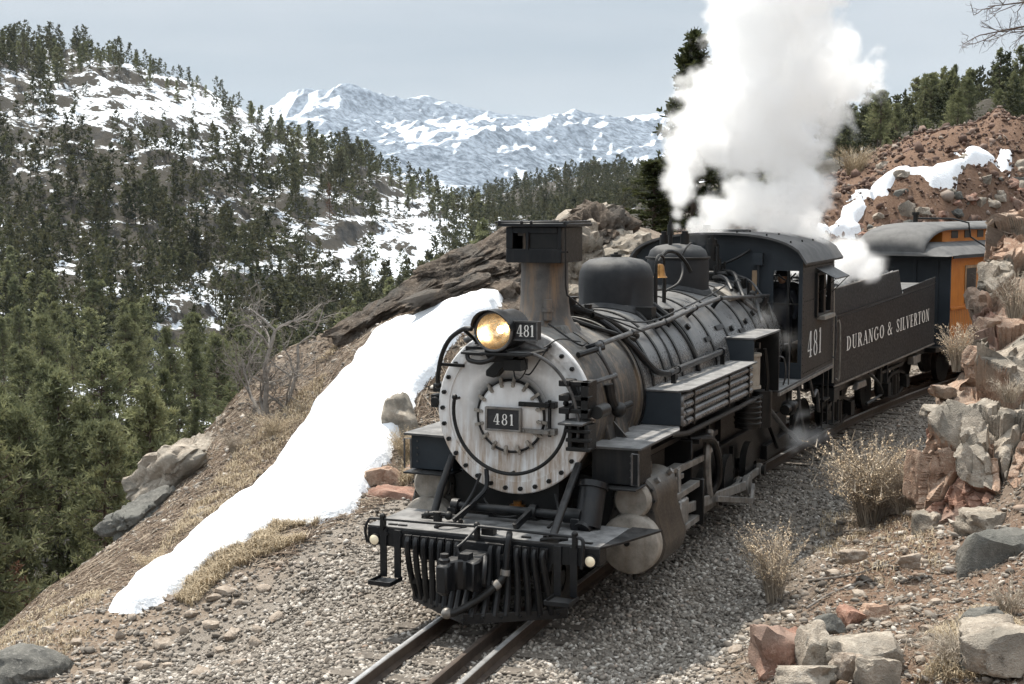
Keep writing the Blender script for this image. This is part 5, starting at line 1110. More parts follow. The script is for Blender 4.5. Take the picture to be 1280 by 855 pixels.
rockcache = {}
def rockmesh(kind, seed, sub, mat, **k):
    key = (kind, seed, sub, mat)
    if key not in rockcache:
        P, F = rockshape(seed, sub, **k); me = npmesh('rock', P, F, M[mat]); me.set_sharp_from_angle(angle=R(38)); rockcache[key] = me
    return rockcache[key]
def rock(name, px, py, D, w, h, seed, mat, parent=None, sub=4, depth=None, rot=None, **k):
    """a boulder whose visible size is w x h pixels of the survey at depth D"""
    c = at(px, py, D); k1 = D/FPX/2*1.28; sx, sz = w*k1, h*k1; sy = depth*1.28/2 if depth else (sx+sz)/2*1.0
    kw = dict(planes=6, blocky=.8, noise=.06, freq=2.2); kw.update(k)
    me = rockmesh('r', seed, sub, mat, **kw)
    o = inst(name, me, parent, tuple(c + _fw*sy*.45), rot or (0, 0, YAW), (sx, sy, sz)); return o
# the rock wall on the inside of the curve: a jointed face, every block its own piece
wall = empty('rock_outcrop', (0,0,0)); tag(wall, 'jointed pink and grey granite outcrop on the right bank beside the tender', 'rock outcrop')
def jointed_face(parent, nu=240, nv=470, seed=5):
    rgw = np.random.default_rng(seed)
    vpy = [708,690,640,560,525,505,480,455,425,395,350,320,300,270,255]; vD = [18.3,18.5,18.7,18.9,19.3,20.2,20.6,21.0,22.0,23.0,23.6,24.0,24.4,24.8,25.2]
    vL = [1178,1160,1152,1149,1156,1168,1188,1210,1212,1214,1220,1230,1244,1258,1282]
    u = np.r_[np.linspace(0, .13, 70, endpoint=False), np.linspace(.13, 1, nu-70)]; v = np.linspace(0, 1, nv); U, Vv = np.meshgrid(u, v); U, Vv = U.ravel(), Vv.ravel()
    py = 708 + (255-708)*Vv; o = np.argsort(vpy); L = np.interp(py, np.array(vpy)[o], np.array(vL)[o]); D = np.interp(py, np.array(vpy)[o], np.array(vD)[o])
    kk = np.hanning(61); kk /= kk.sum(); sm_ = lambda A: np.repeat(np.convolve(np.pad(A.reshape(nv, nu)[:,0], 30, mode='edge'), kk, mode='valid'), nu); L, D = sm_(L), sm_(D)
    t = np.clip((U-.13)/.87, 0, 1); px = L + t*(1350-L); curl = np.clip((.13-U)/.13, 0, 1)
    D = D + 1.0*curl**1.2 - 1.2*t*np.clip((py-480)/200, 0, 1) - .35*np.sin(np.clip(t*3.0, 0, math.pi)); px = px + 6*curl
    P = CAM + D[:,None]*(_fw + _rt*((px-640)/FPX)[:,None] - _up*((py-427.5)/FPX)[:,None])
    S = P.reshape(nv, nu, 3); du = np.gradient(S, axis=1); dv = np.gradient(S, axis=0); nrm = np.cross(du, dv); nrm /= np.linalg.norm(nrm, axis=2)[:,:,None]+1e-9; nrm = nrm.reshape(-1, 3)
    sg = np.sign(((CAM-P)*nrm).sum(1)); sg[sg == 0] = 1; 
    # block centres: tall columns low down, flat slabs at the ledge, chunks above
    C = P[rgw.integers(0, len(P), 46)]; zc = C[:,2]; band = np.where(zc < 1.75, 0, np.where(zc < 2.3, 1, 2)); asp = np.array([[1,1,.38],[.45,.45,2.4],[1,1,.7]])[band]
    W = P + .09*np.c_[fbm(P*1.7, 4, 1), fbm(P*1.7+9, 4, 2), fbm(P*1.7+5, 4, 3)]
    def cells(C, asp):
        d1 = np.full(len(P), 9e9); d2 = d1.copy(); cid = np.zeros(len(P), int)
        for k in range(len(C)):
            d = np.sqrt((((W-C[k])*asp[k])**2).sum(1)); c = d < d1; d2 = np.where(c, d1, np.minimum(d2, d)); cid = np.where(c, k, cid); d1 = np.where(c, d, d1)
        return cid, d2-d1
    cid, gap = cells(C, asp); off = rgw.normal(-.03, .085, len(C)); tl = rgw.normal(0, .24, (len(C), 3)); dep = np.clip(rgw.normal(.10, .09, len(C)), 0, .3)
    C2 = P[rgw.integers(0, len(P), 520)]; cid2, gap2 = cells(C2, np.tile([[1,1,.55]], (520, 1))); o2 = rgw.normal(0, .022, 520); t2 = rgw.normal(0, .30, (520, 3))
    disp = off[cid] + ((P-C[cid])*tl[cid]).sum(1) - dep[cid]*np.exp(-(gap/.022)**2)
    disp += o2[cid2] + ((P-C2[cid2])*t2[cid2]).sum(1)                   # every block is itself broken into flat facets
    disp += .07*fbm(P*1.9, 4, 21) + .012*fbm(P*11, 4, 25)
    disp = disp*(1-.75*curl)
    q = P + nrm*disp[:,None]*np.sign(np.median(sg))
    i = (np.arange(nv-1)[:,None]*nu + np.arange(nu-1)[None]).ravel(); F = np.c_[i, i+1, i+nu+1, i+nu]; fc = cid[F[:,0]]
    for k in np.unique(fc):
        f = F[fc == k]; uq, iv = np.unique(f.ravel(), return_inverse=True)
        if len(f) < 6: continue
        me = npmesh('rock', q[uq], iv.reshape(-1, 4), M[['pink','pink','greyrock','pink','redrock','greyrock'][rgw.integers(6)] if C[k,2] > .9 else ['pink','redrock','pink','greyrock'][rgw.integers(4)]]); me.set_sharp_from_angle(angle=R(28)); inst('rock', me, parent)
jointed_face(wall)
for i, (px, py, D, w, h, mat, rot) in enumerate([(1165,655,18.5,40,40,'greyrock',(0,.1,.8)),(1195,690,17.9,36,26,'pink',(.1,.1,.3)),(1182,490,20.2,40,18,'pink',(.1,.1,.6)),(1166,514,19.6,34,16,'greyrock',(.1,.1,.2)),(1225,445,20.9,36,26,'pink',(.1,.1,.3)),(1150,600,18.9,18,70,'pink',(0,.05,.4)),(1236,408,22.2,30,30,'pink',(.1,.1,.5))]):
    rock('rock', px, py, D, w, h, 100+i, mat, wall, 4, rot=(rot[0], rot[1], YAW+rot[2]), noise=.1, blocky=.9, freq=1.6)
# boulders in the right foreground, each a thing of its own
for px, py, D, w, h, mat, lab, sd in [
    (1258,712,16.2,118,92,'darkrock','large rounded dark grey lichened boulder below the granite outcrop',31),
    (1245,662,17.4,74,44,'greyrock','pale grey angular boulder between the granite outcrop and the dark rounded boulder',32),
    (982,834,13.9,66,84,'redrock','squared red granite block with a flat pale top at the foot of the bank',33),
    (1022,822,13.6,44,70,'greyrock','upright grey speckled stone leaning against the red granite block',34),
    (1034,782,14.4,34,26,'darkrock','small bluish grey stone perched above the red granite block',35),
    (1092,818,13.2,84,52,'greyrock','broad pale grey slab with cracked top in the row of edge stones',36),
    (1062,832,13.0,34,32,'stone','small tan stone wedged in front of the cracked pale slab',37),
    (1100,845,12.6,60,48,'greyrock','rounded grey boulder below the cracked pale slab',38),
    (1010,850,13.0,90,40,'greyrock','flat whitish slab lying in front of the red granite block',39),
    (1258,822,12.4,84,58,'greyrock','tilted white-veined grey slab among twigs on the bank',40),
    (1240,795,13.2,70,36,'greyrock','flat grey rock behind the tilted white-veined slab',41),
    (1232,780,13.9,50,34,'darkrock','dark brown weathered stone behind the flat grey rock',42),
    (1066,776,15.2,30,34,'redrock','dark reddish cube of stone standing in the loose dirt',43),
    (1092,770,15.3,34,26,'pink','pinkish block beside the dark reddish cube of stone',44),
    (1068,696,17.0,36,16,'stone','thin flat pale flake lying on the dirt below the granite outcrop',45),
    (1216,826,12.8,30,30,'darkrock','dark stone wedged left of the tilted white-veined slab',46),
    (1140,700,16.6,30,18,'stone','small whitish flat stone on the reddish dirt bank',47)]:
    tag(rock('boulder', px, py, D, w, h, sd, mat, None, 4, noise=.12, blocky=.7, rot=(random.uniform(-.1,.1), random.uniform(-.15,.15), YAW+random.uniform(-.5,.5))), lab, 'boulder')
# stones by the left tool box and on the far slope
for px, py, D, w, h, mat, lab, sd in [
    (488,630,23.2,66,42,'redrock','long red-brown sloping boulder beside the left tool box',51),
    (478,602,24.0,48,34,'pink','tan split boulder above the long red-brown one near the snow',52),
    (500,522,25.6,44,60,'greyrock','grey mossy boulder at the snow edge behind the left tool box',53),
    (516,596,24.2,24,30,'pink','small tan stone behind the left cylinder cover',54),
    (28,838,17.6,90,44,'darkrock','black jagged rock at the foot of the gravel slope',55)]:
    tag(rock('boulder', px, py, D, w, h, sd, mat, None, 4, noise=.13, blocky=.6, rot=(.1, .12, YAW+random.uniform(-.3,.3))), lab, 'boulder')
slab = empty('rock_ledge', (0,0,0)); tag(slab, 'long grey rock ledge along the edge of the left drop-off', 'rock ledge')
for i, (px, py, D, w, h) in enumerate([(210,612,28.5,120,70),(170,655,27.3,70,60),(250,580,29.5,60,60),(285,545,30.5,40,46)]):
    rock('rock', px, py, D, w, h, 60+i, 'greyrock' if i != 1 else 'darkrock', slab, 5, rot=(.1, -.55, YAW), noise=.24, blocky=.4, freq=1.8, planes=7, cuts=5, joints=4, strata=4)
# the crag behind the snow: slabby brown rock
crag = empty('rocky_crag', (0,0,0)); tag(crag, 'brown weathered slabby crag rising behind the snow bank', 'crag')
for i, (px, py, D, w, h, rx, ry) in enumerate([
    (575,338,31,130,44,.1,-.42),(610,352,30.4,110,50,.2,-.35),(520,372,31.2,110,40,.1,-.52),(640,345,31,70,60,.1,-.3),(470,402,32,90,40,.1,-.55),(560,366,30,90,30,.1,-.35),
    (632,372,29.8,60,44,.1,-.3),(655,392,29.2,50,40,.1,-.2),(600,325,32,80,30,.1,-.3),(440,425,32.5,60,36,.1,-.5),(665,360,31,50,70,.1,.1),
    (720,345,33,90,90,.1,.2),(745,310,34,90,80,.1,.15),(765,340,33.6,80,80,.1,.2),(730,285,35,80,40,.1,-.35),(760,282,35,70,44,.1,.3),(790,330,34.4,50,60,.2,.35),(700,385,32,80,50,.1,.1),(685,335,33.4,50,60,.1,-.2),(715,310,34.4,60,50,.1,-.3),(780,370,34,60,50,0,.2)]):
    rock('rock', px, py, D, w, h, 200+i, 'knoll' if i < 11 else 'knollb', crag, 5 if i in (0,1,2,11,12,13) else 4, rot=(rx, ry, YAW+.2*math.sin(i*2.1)), noise=.26, blocky=.3, freq=2.2, planes=7, cuts=5, joints=7, strata=7) if False else \
    rock('rock', px, py, D, w, h, 200+i, 'knoll' if i < 11 else 'greyrock' if i % 3 else 'knoll', crag, 5 if i in (0,1,2,11,12,13) else 4, rot=(rx, ry, YAW+.2*math.sin(i*2.1)), noise=.26, blocky=.3, freq=2.2, planes=7, cuts=5, joints=7, strata=7)
bank = empty('rock_band', (0,0,0)); tag(bank, 'dark red and grey rock band on the bank above the coach roof', 'rock band')
lo = random.Random(31)
for i in range(60):
    px = lo.uniform(1060, 1300); py = lo.uniform(0, 1); py = (268-.26*(px-1060))*(1-py)+(300-.22*(px-1060))*py if lo.random() < .7 else lo.uniform(195, 270)
    p = hit(px, py, 36, 66)
    if p is None: continue
    D = float((p-CAM) @ _fw); w = lo.uniform(8, 26); rock('rock', px, py+3, D-.15, w, w*lo.uniform(.5,.9), 500+i % 9, lo.choice(['redrock','redrock','darkrock','greyrock']), bank, 3, rot=(lo.uniform(-.3,.3), lo.uniform(-.3,.3), lo.uniform(0,3)), noise=.14, blocky=.8)
# loose stones one can tell apart
lo = random.Random(12)
for grp, lab, spots, mat in (
    ('stones on the gravel slope', 'flat tan stone lying loose on the gravel slope left of the track',
     [(268,752,26,10),(285,742,30,12),(262,786,24,12),(290,800,28,14),(205,812,30,14),(230,795,20,12),(345,775,24,12),(240,770,18,10),(300,760,20,10),(180,838,26,12),(150,800,18,10),(330,740,22,10),(388,785,16,9),(318,812,22,12),(275,815,18,10),(350,710,14,9),(120,842,22,10),(95,808,18,10),(215,752,16,9),(250,845,26,12),(165,775,16,9),(300,832,24,12),(410,830,16,9),(60,790,20,10),(380,740,12,8),(440,720,12,8),(210,835,18,10),(320,790,16,9)], 'stone'),
    ('stones on the right bank', 'pale stone fragment lying loose on the reddish right bank',
     [(1018,668,18,10),(1080,668,20,9),(1120,640,22,10),(1145,648,18,10),(1156,708,16,10),(1100,730,18,9),(1040,722,22,10),(1005,745,18,10),(1075,745,20,10),(1130,765,22,10),(1170,755,18,10),(1190,735,16,9),(1160,790,26,11),(1125,800,24,10),(985,770,22,10),(1010,690,16,14),(960,775,16,9),(940,790,20,10),(920,815,24,10),(1195,690,18,9),(1060,800,20,10),(1185,780,22,9),(1110,785,20,8),(900,845,20,9),(1150,830,20,9)], 'stone')):
    for px, py, w, h in spots:
        p = hit(px, py)
        if p is None: continue
        D = float((p-CAM) @ _fw); k1 = D/FPX/2*1.35
        o = inst('stone', rockmesh('s', 300+lo.randrange(7), 2, mat, noise=.05, blocky=.9), None, (p[0], p[1], p[2]+h*k1*.25), (lo.uniform(-.3,.3), lo.uniform(-.3,.3), lo.uniform(0,3)), (w*k1, w*k1*lo.uniform(.6,.9), h*k1*1.1))
        tag(o, lab, 'stone', grp)

# twigs and bark fallen on the dirt slope and the right bank
def litter(name, XY, lmin, lmax, w, lab):
    n = len(XY); z = H(XY); a = rg.uniform(0, math.pi, n); L = rg.uniform(lmin, lmax, n); d = np.c_[np.cos(a), np.sin(a)]*L[:,None]/2
    z0 = H(XY-d)+.012+rg.uniform(0,.03,n); z1 = H(XY+d)+.012+rg.uniform(0,.05,n); s = np.c_[-np.sin(a), np.cos(a), np.zeros(n)]*(w*rg.uniform(.5,1.5,n))[:,None]; up = np.c_[np.zeros((n,2)), w*rg.uniform(.6,1.4,n)]
    A = np.c_[XY-d, z0]; B = np.c_[XY+d, z1]; V = np.stack([A-s, A+s, A+up, B-s*.5, B+s*.5, B+up*.6], 1).reshape(-1, 3); o = np.arange(n)[:,None]*6
    F = np.concatenate([o+np.array([[0,3,5,2]]), o+np.array([[2,5,4,1]]), o+np.array([[0,1,4,3]])])
    me = npmesh(name, V, F, M['litter'], smooth=False); fattr(me, 'tone', np.repeat(rg.uniform(size=n), 6)); return tag(inst(name, me), lab, 'litter', kind='stuff')
def littermat():
    m, nt, b = newmat('dry_twig_litter'); N = NT(nt); nt.links.new(N.ramp(N.attr('tone'), [(0, (.06,.042,.03)), (.5, (.17,.12,.085)), (.8, (.30,.235,.17)), (1, (.44,.37,.29))]), b.inputs['Base Color']); b.inputs['Roughness'].default_value = .9; return m
M['litter'] = littermat()
litter('twig_litter', sample(26000, 3, 19, -15, -4.2, lambda s, y: np.full_like(s, 1.6)), .08, .42, .008, 'dense brown twigs and bark littering the steep slope behind the snow')
litter('bank_litter', sample(6000, -6, 9, 2.7, 6.5, lambda s, y: np.full_like(s, .8)), .03, .16, .004, 'fine twig and bark litter on the reddish right bank')

# ================================================================== snow
def snowmat(name, dirt=.0):
    m, nt, b = newmat(name); N = NT(nt); P = N.pos()
    n = N.noise(P, 3.0, 6, .6); col = N.mix(N.ramp(N.noise(P, 9, 6, .7), [(.58, 0), (.70, 1)]), (.78,.80,.83), (.42,.37,.31))
    col = N.mix(dirt, (.82,.84,.87), col)
    nt.links.new(col, b.inputs['Base Color']); b.inputs['Roughness'].default_value = .6; b.inputs['Specular IOR Level'].default_value = .3
    nt.links.new(N.bump(N.math('ADD', n, N.noise(P, 22, 3, .5)), .35, .06), b.inputs['Normal']); return m
M['snow'] = snowmat('old_snow', .5)
def snowpatch(name, outline, thick, step, edge, seed, lab):
    pts = [hit(px, py) for px, py in outline]; pts = np.array([p for p in pts if p is not None])[:,:2]
    x0, y0 = pts.min(0)-edge; x1, y1 = pts.max(0)+edge
    X, Y = np.meshgrid(np.arange(x0, x1, step), np.arange(y0, y1, step)); Q = np.c_[X.ravel(), Y.ravel()]
    A, B = pts, np.roll(pts, -1, 0); d = np.full(len(Q), 1e9); ins = np.zeros(len(Q), bool)
    for a, b in zip(A, B):
        e = b-a; t = np.clip(((Q-a) @ e)/(e @ e+1e-9), 0, 1); d = np.minimum(d, np.linalg.norm(Q-a-t[:,None]*e, axis=1))
        c = (a[1] > Q[:,1]) != (b[1] > Q[:,1]); xi = a[0]+(Q[:,1]-a[1])*e[0]/(e[1] if abs(e[1]) > 1e-9 else 1e-9); ins ^= c & (Q[:,0] < xi)
    sd = np.where(ins, d, -d) + edge*(1.1 if step < .095 else .5)*fbm(Q/edge*.3, 5, seed, gain=.6)
    t = np.clip(sd/edge, 0, 1); hgt = thick*np.sqrt(1-(1-t)**2)*(1+.25*fbm(Q*1.3, 3, seed+9)) + .05*thick*fbm(Q*5, 3, seed+2)
    zz = H(Q, rough=True)*.5 + H(Q, rough=False)*.5 + hgt; zz = np.where(sd < 0, H(Q)-.12, zz)
    n = X.shape[1]; m_ = X.shape[0]; i = (np.arange(m_-1)[:,None]*n + np.arange(n-1)[None]).ravel(); F = np.c_[i, i+1, i+n+1, i+n]
    keep = (sd[F] > -step*1.5).any(1); F = F[keep]; u, inv = np.unique(F.ravel(), return_inverse=True)
    o = inst(name, npmesh(name, np.c_[Q, zz][u], inv.reshape(-1, 4), M['snow'])); tag(o, lab, 'snow'); return o
snowpatch('snow_bank', [(148,764),(162,738),(200,705),(260,662),(315,615),(358,572),(375,545),(397,508),(420,480),(442,450),(470,422),(500,398),(540,382),(590,374),(632,374),(612,400),(585,428),(556,452),(538,484),(520,500),(508,535),(484,560),(472,600),(446,640),(405,656),(345,660),(300,682),(250,716),(210,747),(168,770)], .24, .09, .30, 3, 'long bright bank of old snow running down the slope beside the locomotive')
snowpatch('snow_patch', [(1090,232),(1120,212),(1160,208),(1200,200),(1250,188),(1268,190),(1245,205),(1205,215),(1190,240),(1165,238),(1150,225),(1120,222),(1110,250),(1092,246)], .3, .10, .45, 8, 'large snow patch on the red dirt bank above the coach roof')
snowpatch('snow_patch', [(1018,285),(1050,268),(1075,256),(1084,262),(1070,285),(1078,296),(1050,300),(1020,292)], .3, .09, .4, 9, 'smaller snow patch low on the red dirt bank between cab roof and coach')
# ================================================================== the canyon, the wooded hills and the far range
far_ctl = []
for px, py, D in [(-350,60,640),(-350,300,430),(-350,470,320),(-350,640,170),(-350,900,70),
    (0,82,660),(60,92,700),(120,92,720),(200,112,730),(300,152,720),(400,205,700),(470,228,690),(520,248,690),(580,275,680),(625,300,660),(650,318,620),
    (0,200,540),(120,200,560),(220,200,580),(320,230,590),(420,265,600),(500,290,600),(560,300,600),
    (0,320,440),(120,320,450),(220,320,460),(320,330,480),(420,340,500),(500,350,500),(580,355,480),
    (0,440,330),(110,430,340),(220,430,360),(300,450,380),(380,420,400),(440,420,420),
    (0,560,215),(120,560,225),(220,560,240),(290,560,270),(350,520,300),(420,500,320),
    (0,720,125),(120,700,130),(220,660,150),(300,650,170),(360,620,200),(0,900,75),(160,860,80),(300,760,95),(420,640,140),(520,560,160),(600,450,200),(640,380,330),
    (600,300,900),(660,255,1000),(700,232,1100),(760,226,1100),(830,226,1050),(900,225,1000),(560,262,1100),(700,300,600),(780,300,400),(760,262,800),(830,262,600),(900,262,500),
    (640,262,1500),(760,258,1500),(900,255,1500),(1100,250,1500),(400,262,1500),(100,180,1300),(300,230,1300),
    (800,320,110),(900,300,90),(1000,280,90),(1100,255,85),(1200,240,85),(1300,230,85),(1500,200,85),(820,300,200),(900,262,220),
    (1000,235,180),(1060,215,170),(1150,200,165),(1280,178,160),(1400,160,155),(1600,140,150),(1000,225,320),(1100,205,320),(1280,170,300),(1500,130,300),(1000,240,700),(1280,200,700),(1600,160,700)]:
    p = at(px, py, D); far_ctl.append(p)
far_ctl = np.array(far_ctl)
def topolar(Q):
    d = np.asarray(Q, float)-CAM[:2]; return np.c_[np.arctan2(d[:,0], d[:,1])*4.0, np.log(np.linalg.norm(d, axis=1))*1.6]
_fpol = topolar(far_ctl[:,:2]); _fr = np.linalg.norm(far_ctl[:,:2]-CAM[:2], axis=1)
_far = RBF(_fpol, (far_ctl[:,2]-CAM[2])/_fr, 1.0, .0005)          # surveyed as gradients seen from the standpoint
def FH(Q, rough=True):
    Q = np.atleast_2d(np.asarray(Q, float)); r = np.linalg.norm(Q-CAM[:2], axis=1); z = _far(topolar(Q))*r + CAM[2]
    if rough:
        a = sstep(60, 260, r)*(1-.55*sstep(900, 1300, r))
        n = fbm(Q/70, 6, 41, ridge=True, gain=.55); z = z + a*(6.5*n + 4*fbm(Q/120, 4, 43))
        st = 9.0; q = z/st + 1.5*fbm(Q/45, 4, 47); fq = q-np.floor(q); z = z + a*st*.34*(sstep(.25, .75, fq)-fq)*1.3        # ledges and short cliffs
        z = z + a*3.2*fbm(Q/26, 4, 57, ridge=True) + a*1.3*fbm(Q/8, 4, 53)
    return z
az = np.linspace(R(-52), R(26), 420); rr_ = np.exp(np.linspace(math.log(42), math.log(1700), 520))
A, Rr = np.meshgrid(az, rr_); Q = np.c_[CAM[0]+(Rr*np.sin(A)).ravel(), CAM[1]+(Rr*np.cos(A)).ravel()]
Zf = FH(Q); n = len(az); i = (np.arange(len(rr_)-1)[:,None]*n + np.arange(n-1)[None]).ravel()
V = np.c_[Q, Zf]; F = np.c_[i, i+1, i+n+1, i+n]
def pxpy(P):
    d = np.asarray(P, float)-CAM; z = d @ _fw; return 640+FPX*(d @ _rt)/z, 427.5-FPX*(d @ _up)/z, z
def hillmat():
    m, nt, b = newmat('snow_and_rock_hillside'); N = NT(nt); P = N.pos(); bias = N.attr('snow')
    nz_ = N.nz(); n1 = N.noise(P, .035, 9, .68); n2 = N.noise(P, .35, 6, .7)
    n4 = N.noise(P, .11, 6, .65)
    t = N.math('ADD', N.math('MULTIPLY', N.math('SUBTRACT', n1, .5), 1.0), N.math('MULTIPLY', N.math('SUBTRACT', n2, .5), 1.5))
    t = N.math('ADD', t, N.math('MULTIPLY', N.math('SUBTRACT', n4, .5), 1.3))
    t = N.math('ADD', t, N.math('MULTIPLY', N.math('SUBTRACT', nz_, .80), 1.5)); t = N.math('ADD', t, bias)
    sf = N.ramp(t, [(.47, 0), (.54, 1)])
    rock = N.mix(N.ramp(n2, [(.3, 0), (.7, 1)]), (.022,.024,.027), (.075,.074,.073))
    duff = N.mix(n2, (.034,.032,.028), (.078,.070,.058))
    rock = N.mix(N.ramp(nz_, [(.62, 0), (.85, 1)]), rock, duff)
    nt.links.new(N.mix(sf, rock, (.60,.63,.67)), b.inputs['Base Color']); b.inputs['Roughness'].default_value = .9; b.inputs['Specular IOR Level'].default_value = .1
    nt.links.new(N.bump(n2, .6, 1.2), b.inputs['Normal']); return m
M['hill'] = hillmat()
px, py, dd = pxpy(V)
def blob(cx, cy, rx, ry): return np.exp(-((px-cx)/rx)**2-((py-cy)/ry)**2)
bias = .21 + .24*blob(220,140,170,55) + .18*blob(350,200,90,50) + .18*blob(480,330,170,80) + .15*blob(560,260,80,50) + .12*blob(230,430,110,90) - .12*blob(60,230,160,70) - .1*blob(250,270,200,40) - .3*blob(700,250,120,40)
bias = bias - .30*sstep(240, 120, dd) - .22*sstep(880, 950, px)*sstep(400, 150, dd)
me = npmesh('canyon_hillside', V, F, M['hill']); fattr(me, 'snow', bias)
tag(inst('canyon_hillside', me), kind='structure')

# far snowy range
ridge_px = np.array([-700,-300,0,200,330,372,400,430,470,510,560,620,680,720,760,800,830,900,1000,1150,1400,1900])
ridge_py = np.array([215,205,190,180,158,136,119,115,124,129,135,142,147,151,154,152,151,157,163,169,173,181])+8
def MH(a, r):
    pxx = 640+FPX*np.tan(a+YAW)                                     # bearing of each column
    top = np.interp(pxx, ridge_px, ridge_py); Q = np.c_[CAM[0]+r*np.sin(a), CAM[1]+r*np.cos(a)]
    peak = (259.5-top)/FPX*9000*.985
    t = (r-4200)/(9000-4200); prof = np.where(t < 1, np.clip(t, 0, 1)**1.15, 1-.25*np.clip(t-1, 0, 1))
    n = fbm(Q/np.array([1500., 2600.]), 4, 61, ridge=True, gain=.45); n2 = fbm(Q/430+5, 5, 63, ridge=True, gain=.6); n3 = fbm(Q/120, 4, 67, ridge=True)
    return CAM[2]-30 + prof*(peak+30) + np.clip(prof*(1.04-prof)*4, .13, 1)*(260*n + 60*n2 + 16*n3 - 60), pxx
az2 = np.linspace(R(-50), R(24), 820); r2 = np.linspace(3600, 10500, 260)
A, Rr = np.meshgrid(az2, r2); z, pxx = MH(A.ravel(), Rr.ravel()); n = len(az2); i = (np.arange(len(r2)-1)[:,None]*n + np.arange(n-1)[None]).ravel()
V2 = np.c_[CAM[0]+(Rr*np.sin(A)).ravel(), CAM[1]+(Rr*np.cos(A)).ravel(), z]
def mountmat():
    m, nt, b = newmat('snowy_mountain'); N = NT(nt); P = N.pos()
    n1 = N.noise(P, .0018, 6, .6); n2 = N.noise(P, .008, 6, .7); n3 = N.noise(P, .03, 5, .75)
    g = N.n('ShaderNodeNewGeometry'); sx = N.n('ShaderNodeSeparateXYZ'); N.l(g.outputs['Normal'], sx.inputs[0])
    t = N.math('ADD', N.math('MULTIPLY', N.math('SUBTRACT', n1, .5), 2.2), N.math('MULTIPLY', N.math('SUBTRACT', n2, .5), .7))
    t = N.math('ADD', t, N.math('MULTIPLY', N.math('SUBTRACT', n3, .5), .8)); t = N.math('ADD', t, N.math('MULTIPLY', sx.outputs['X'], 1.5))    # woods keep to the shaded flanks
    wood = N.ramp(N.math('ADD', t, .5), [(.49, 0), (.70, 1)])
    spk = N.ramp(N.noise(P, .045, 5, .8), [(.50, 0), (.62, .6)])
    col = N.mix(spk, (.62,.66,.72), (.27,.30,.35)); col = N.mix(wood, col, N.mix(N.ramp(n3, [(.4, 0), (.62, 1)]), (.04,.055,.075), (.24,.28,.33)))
    nt.links.new(col, b.inputs['Base Color']); b.inputs['Roughness'].default_value = .95; b.inputs['Specular IOR Level'].default_value = .05; return m
M['mount'] = mountmat()
tag(inst('snowy_mountains', npmesh('snowy_mountains', V2, np.c_[i, i+1, i+n+1, i+n], M['mount'])), kind='structure')

# ================================================================== conifers
def leafmat(name, a, b_, c):
    m, nt, b = newmat(name); N = NT(nt); P = N.pos()
    oi = N.n('ShaderNodeObjectInfo'); tn = N.attr('tone')
    col = N.mix(tn, a, b_); col = N.mix(N.ramp(N.noise(P, .09, 3, .5), [(.4, 0), (.7, .7)]), col, c)
    col = N.mix(N.math('MULTIPLY', oi.outputs['Random'], .65), col, a)
    nt.links.new(col, b.inputs['Base Color']); b.inputs['Roughness'].default_value = .75; b.inputs['Specular IOR Level'].default_value = .2
    out = nt.nodes['Material Output']; t = N.n('ShaderNodeBsdfTranslucent'); nt.links.new(col, t.inputs[0])
    x = N.n('ShaderNodeMixShader'); x.inputs[0].default_value = .32; N.l(b.outputs[0], x.inputs[1]); N.l(t.outputs[0], x.inputs[2]); N.l(x.outputs[0], out.inputs['Surface'])
    return m
M['needles'] = leafmat('pine_needles', (.085,.098,.052), (.34,.35,.18), (.24,.235,.12))
M['farneedles'] = leafmat('far_pine_needles', (.030,.038,.022), (.105,.108,.05), (.09,.078,.044))
M['juniper'] = leafmat('juniper_needles', (.03,.04,.016), (.10,.105,.04), (.06,.07,.03))
M['brownneedles'] = leafmat('dead_brown_needles', (.10,.05,.03), (.17,.10,.06), (.12,.07,.05))
M['bark'] = metalmat('pine_bark', (.045,.033,.026), (.12,.085,.062), (.8,.95), scale=4, bump=.6)
M['greybark'] = metalmat('dry_grey_bark', (.10,.088,.078), (.24,.215,.19), (.8,.95), scale=8, bump=.5)
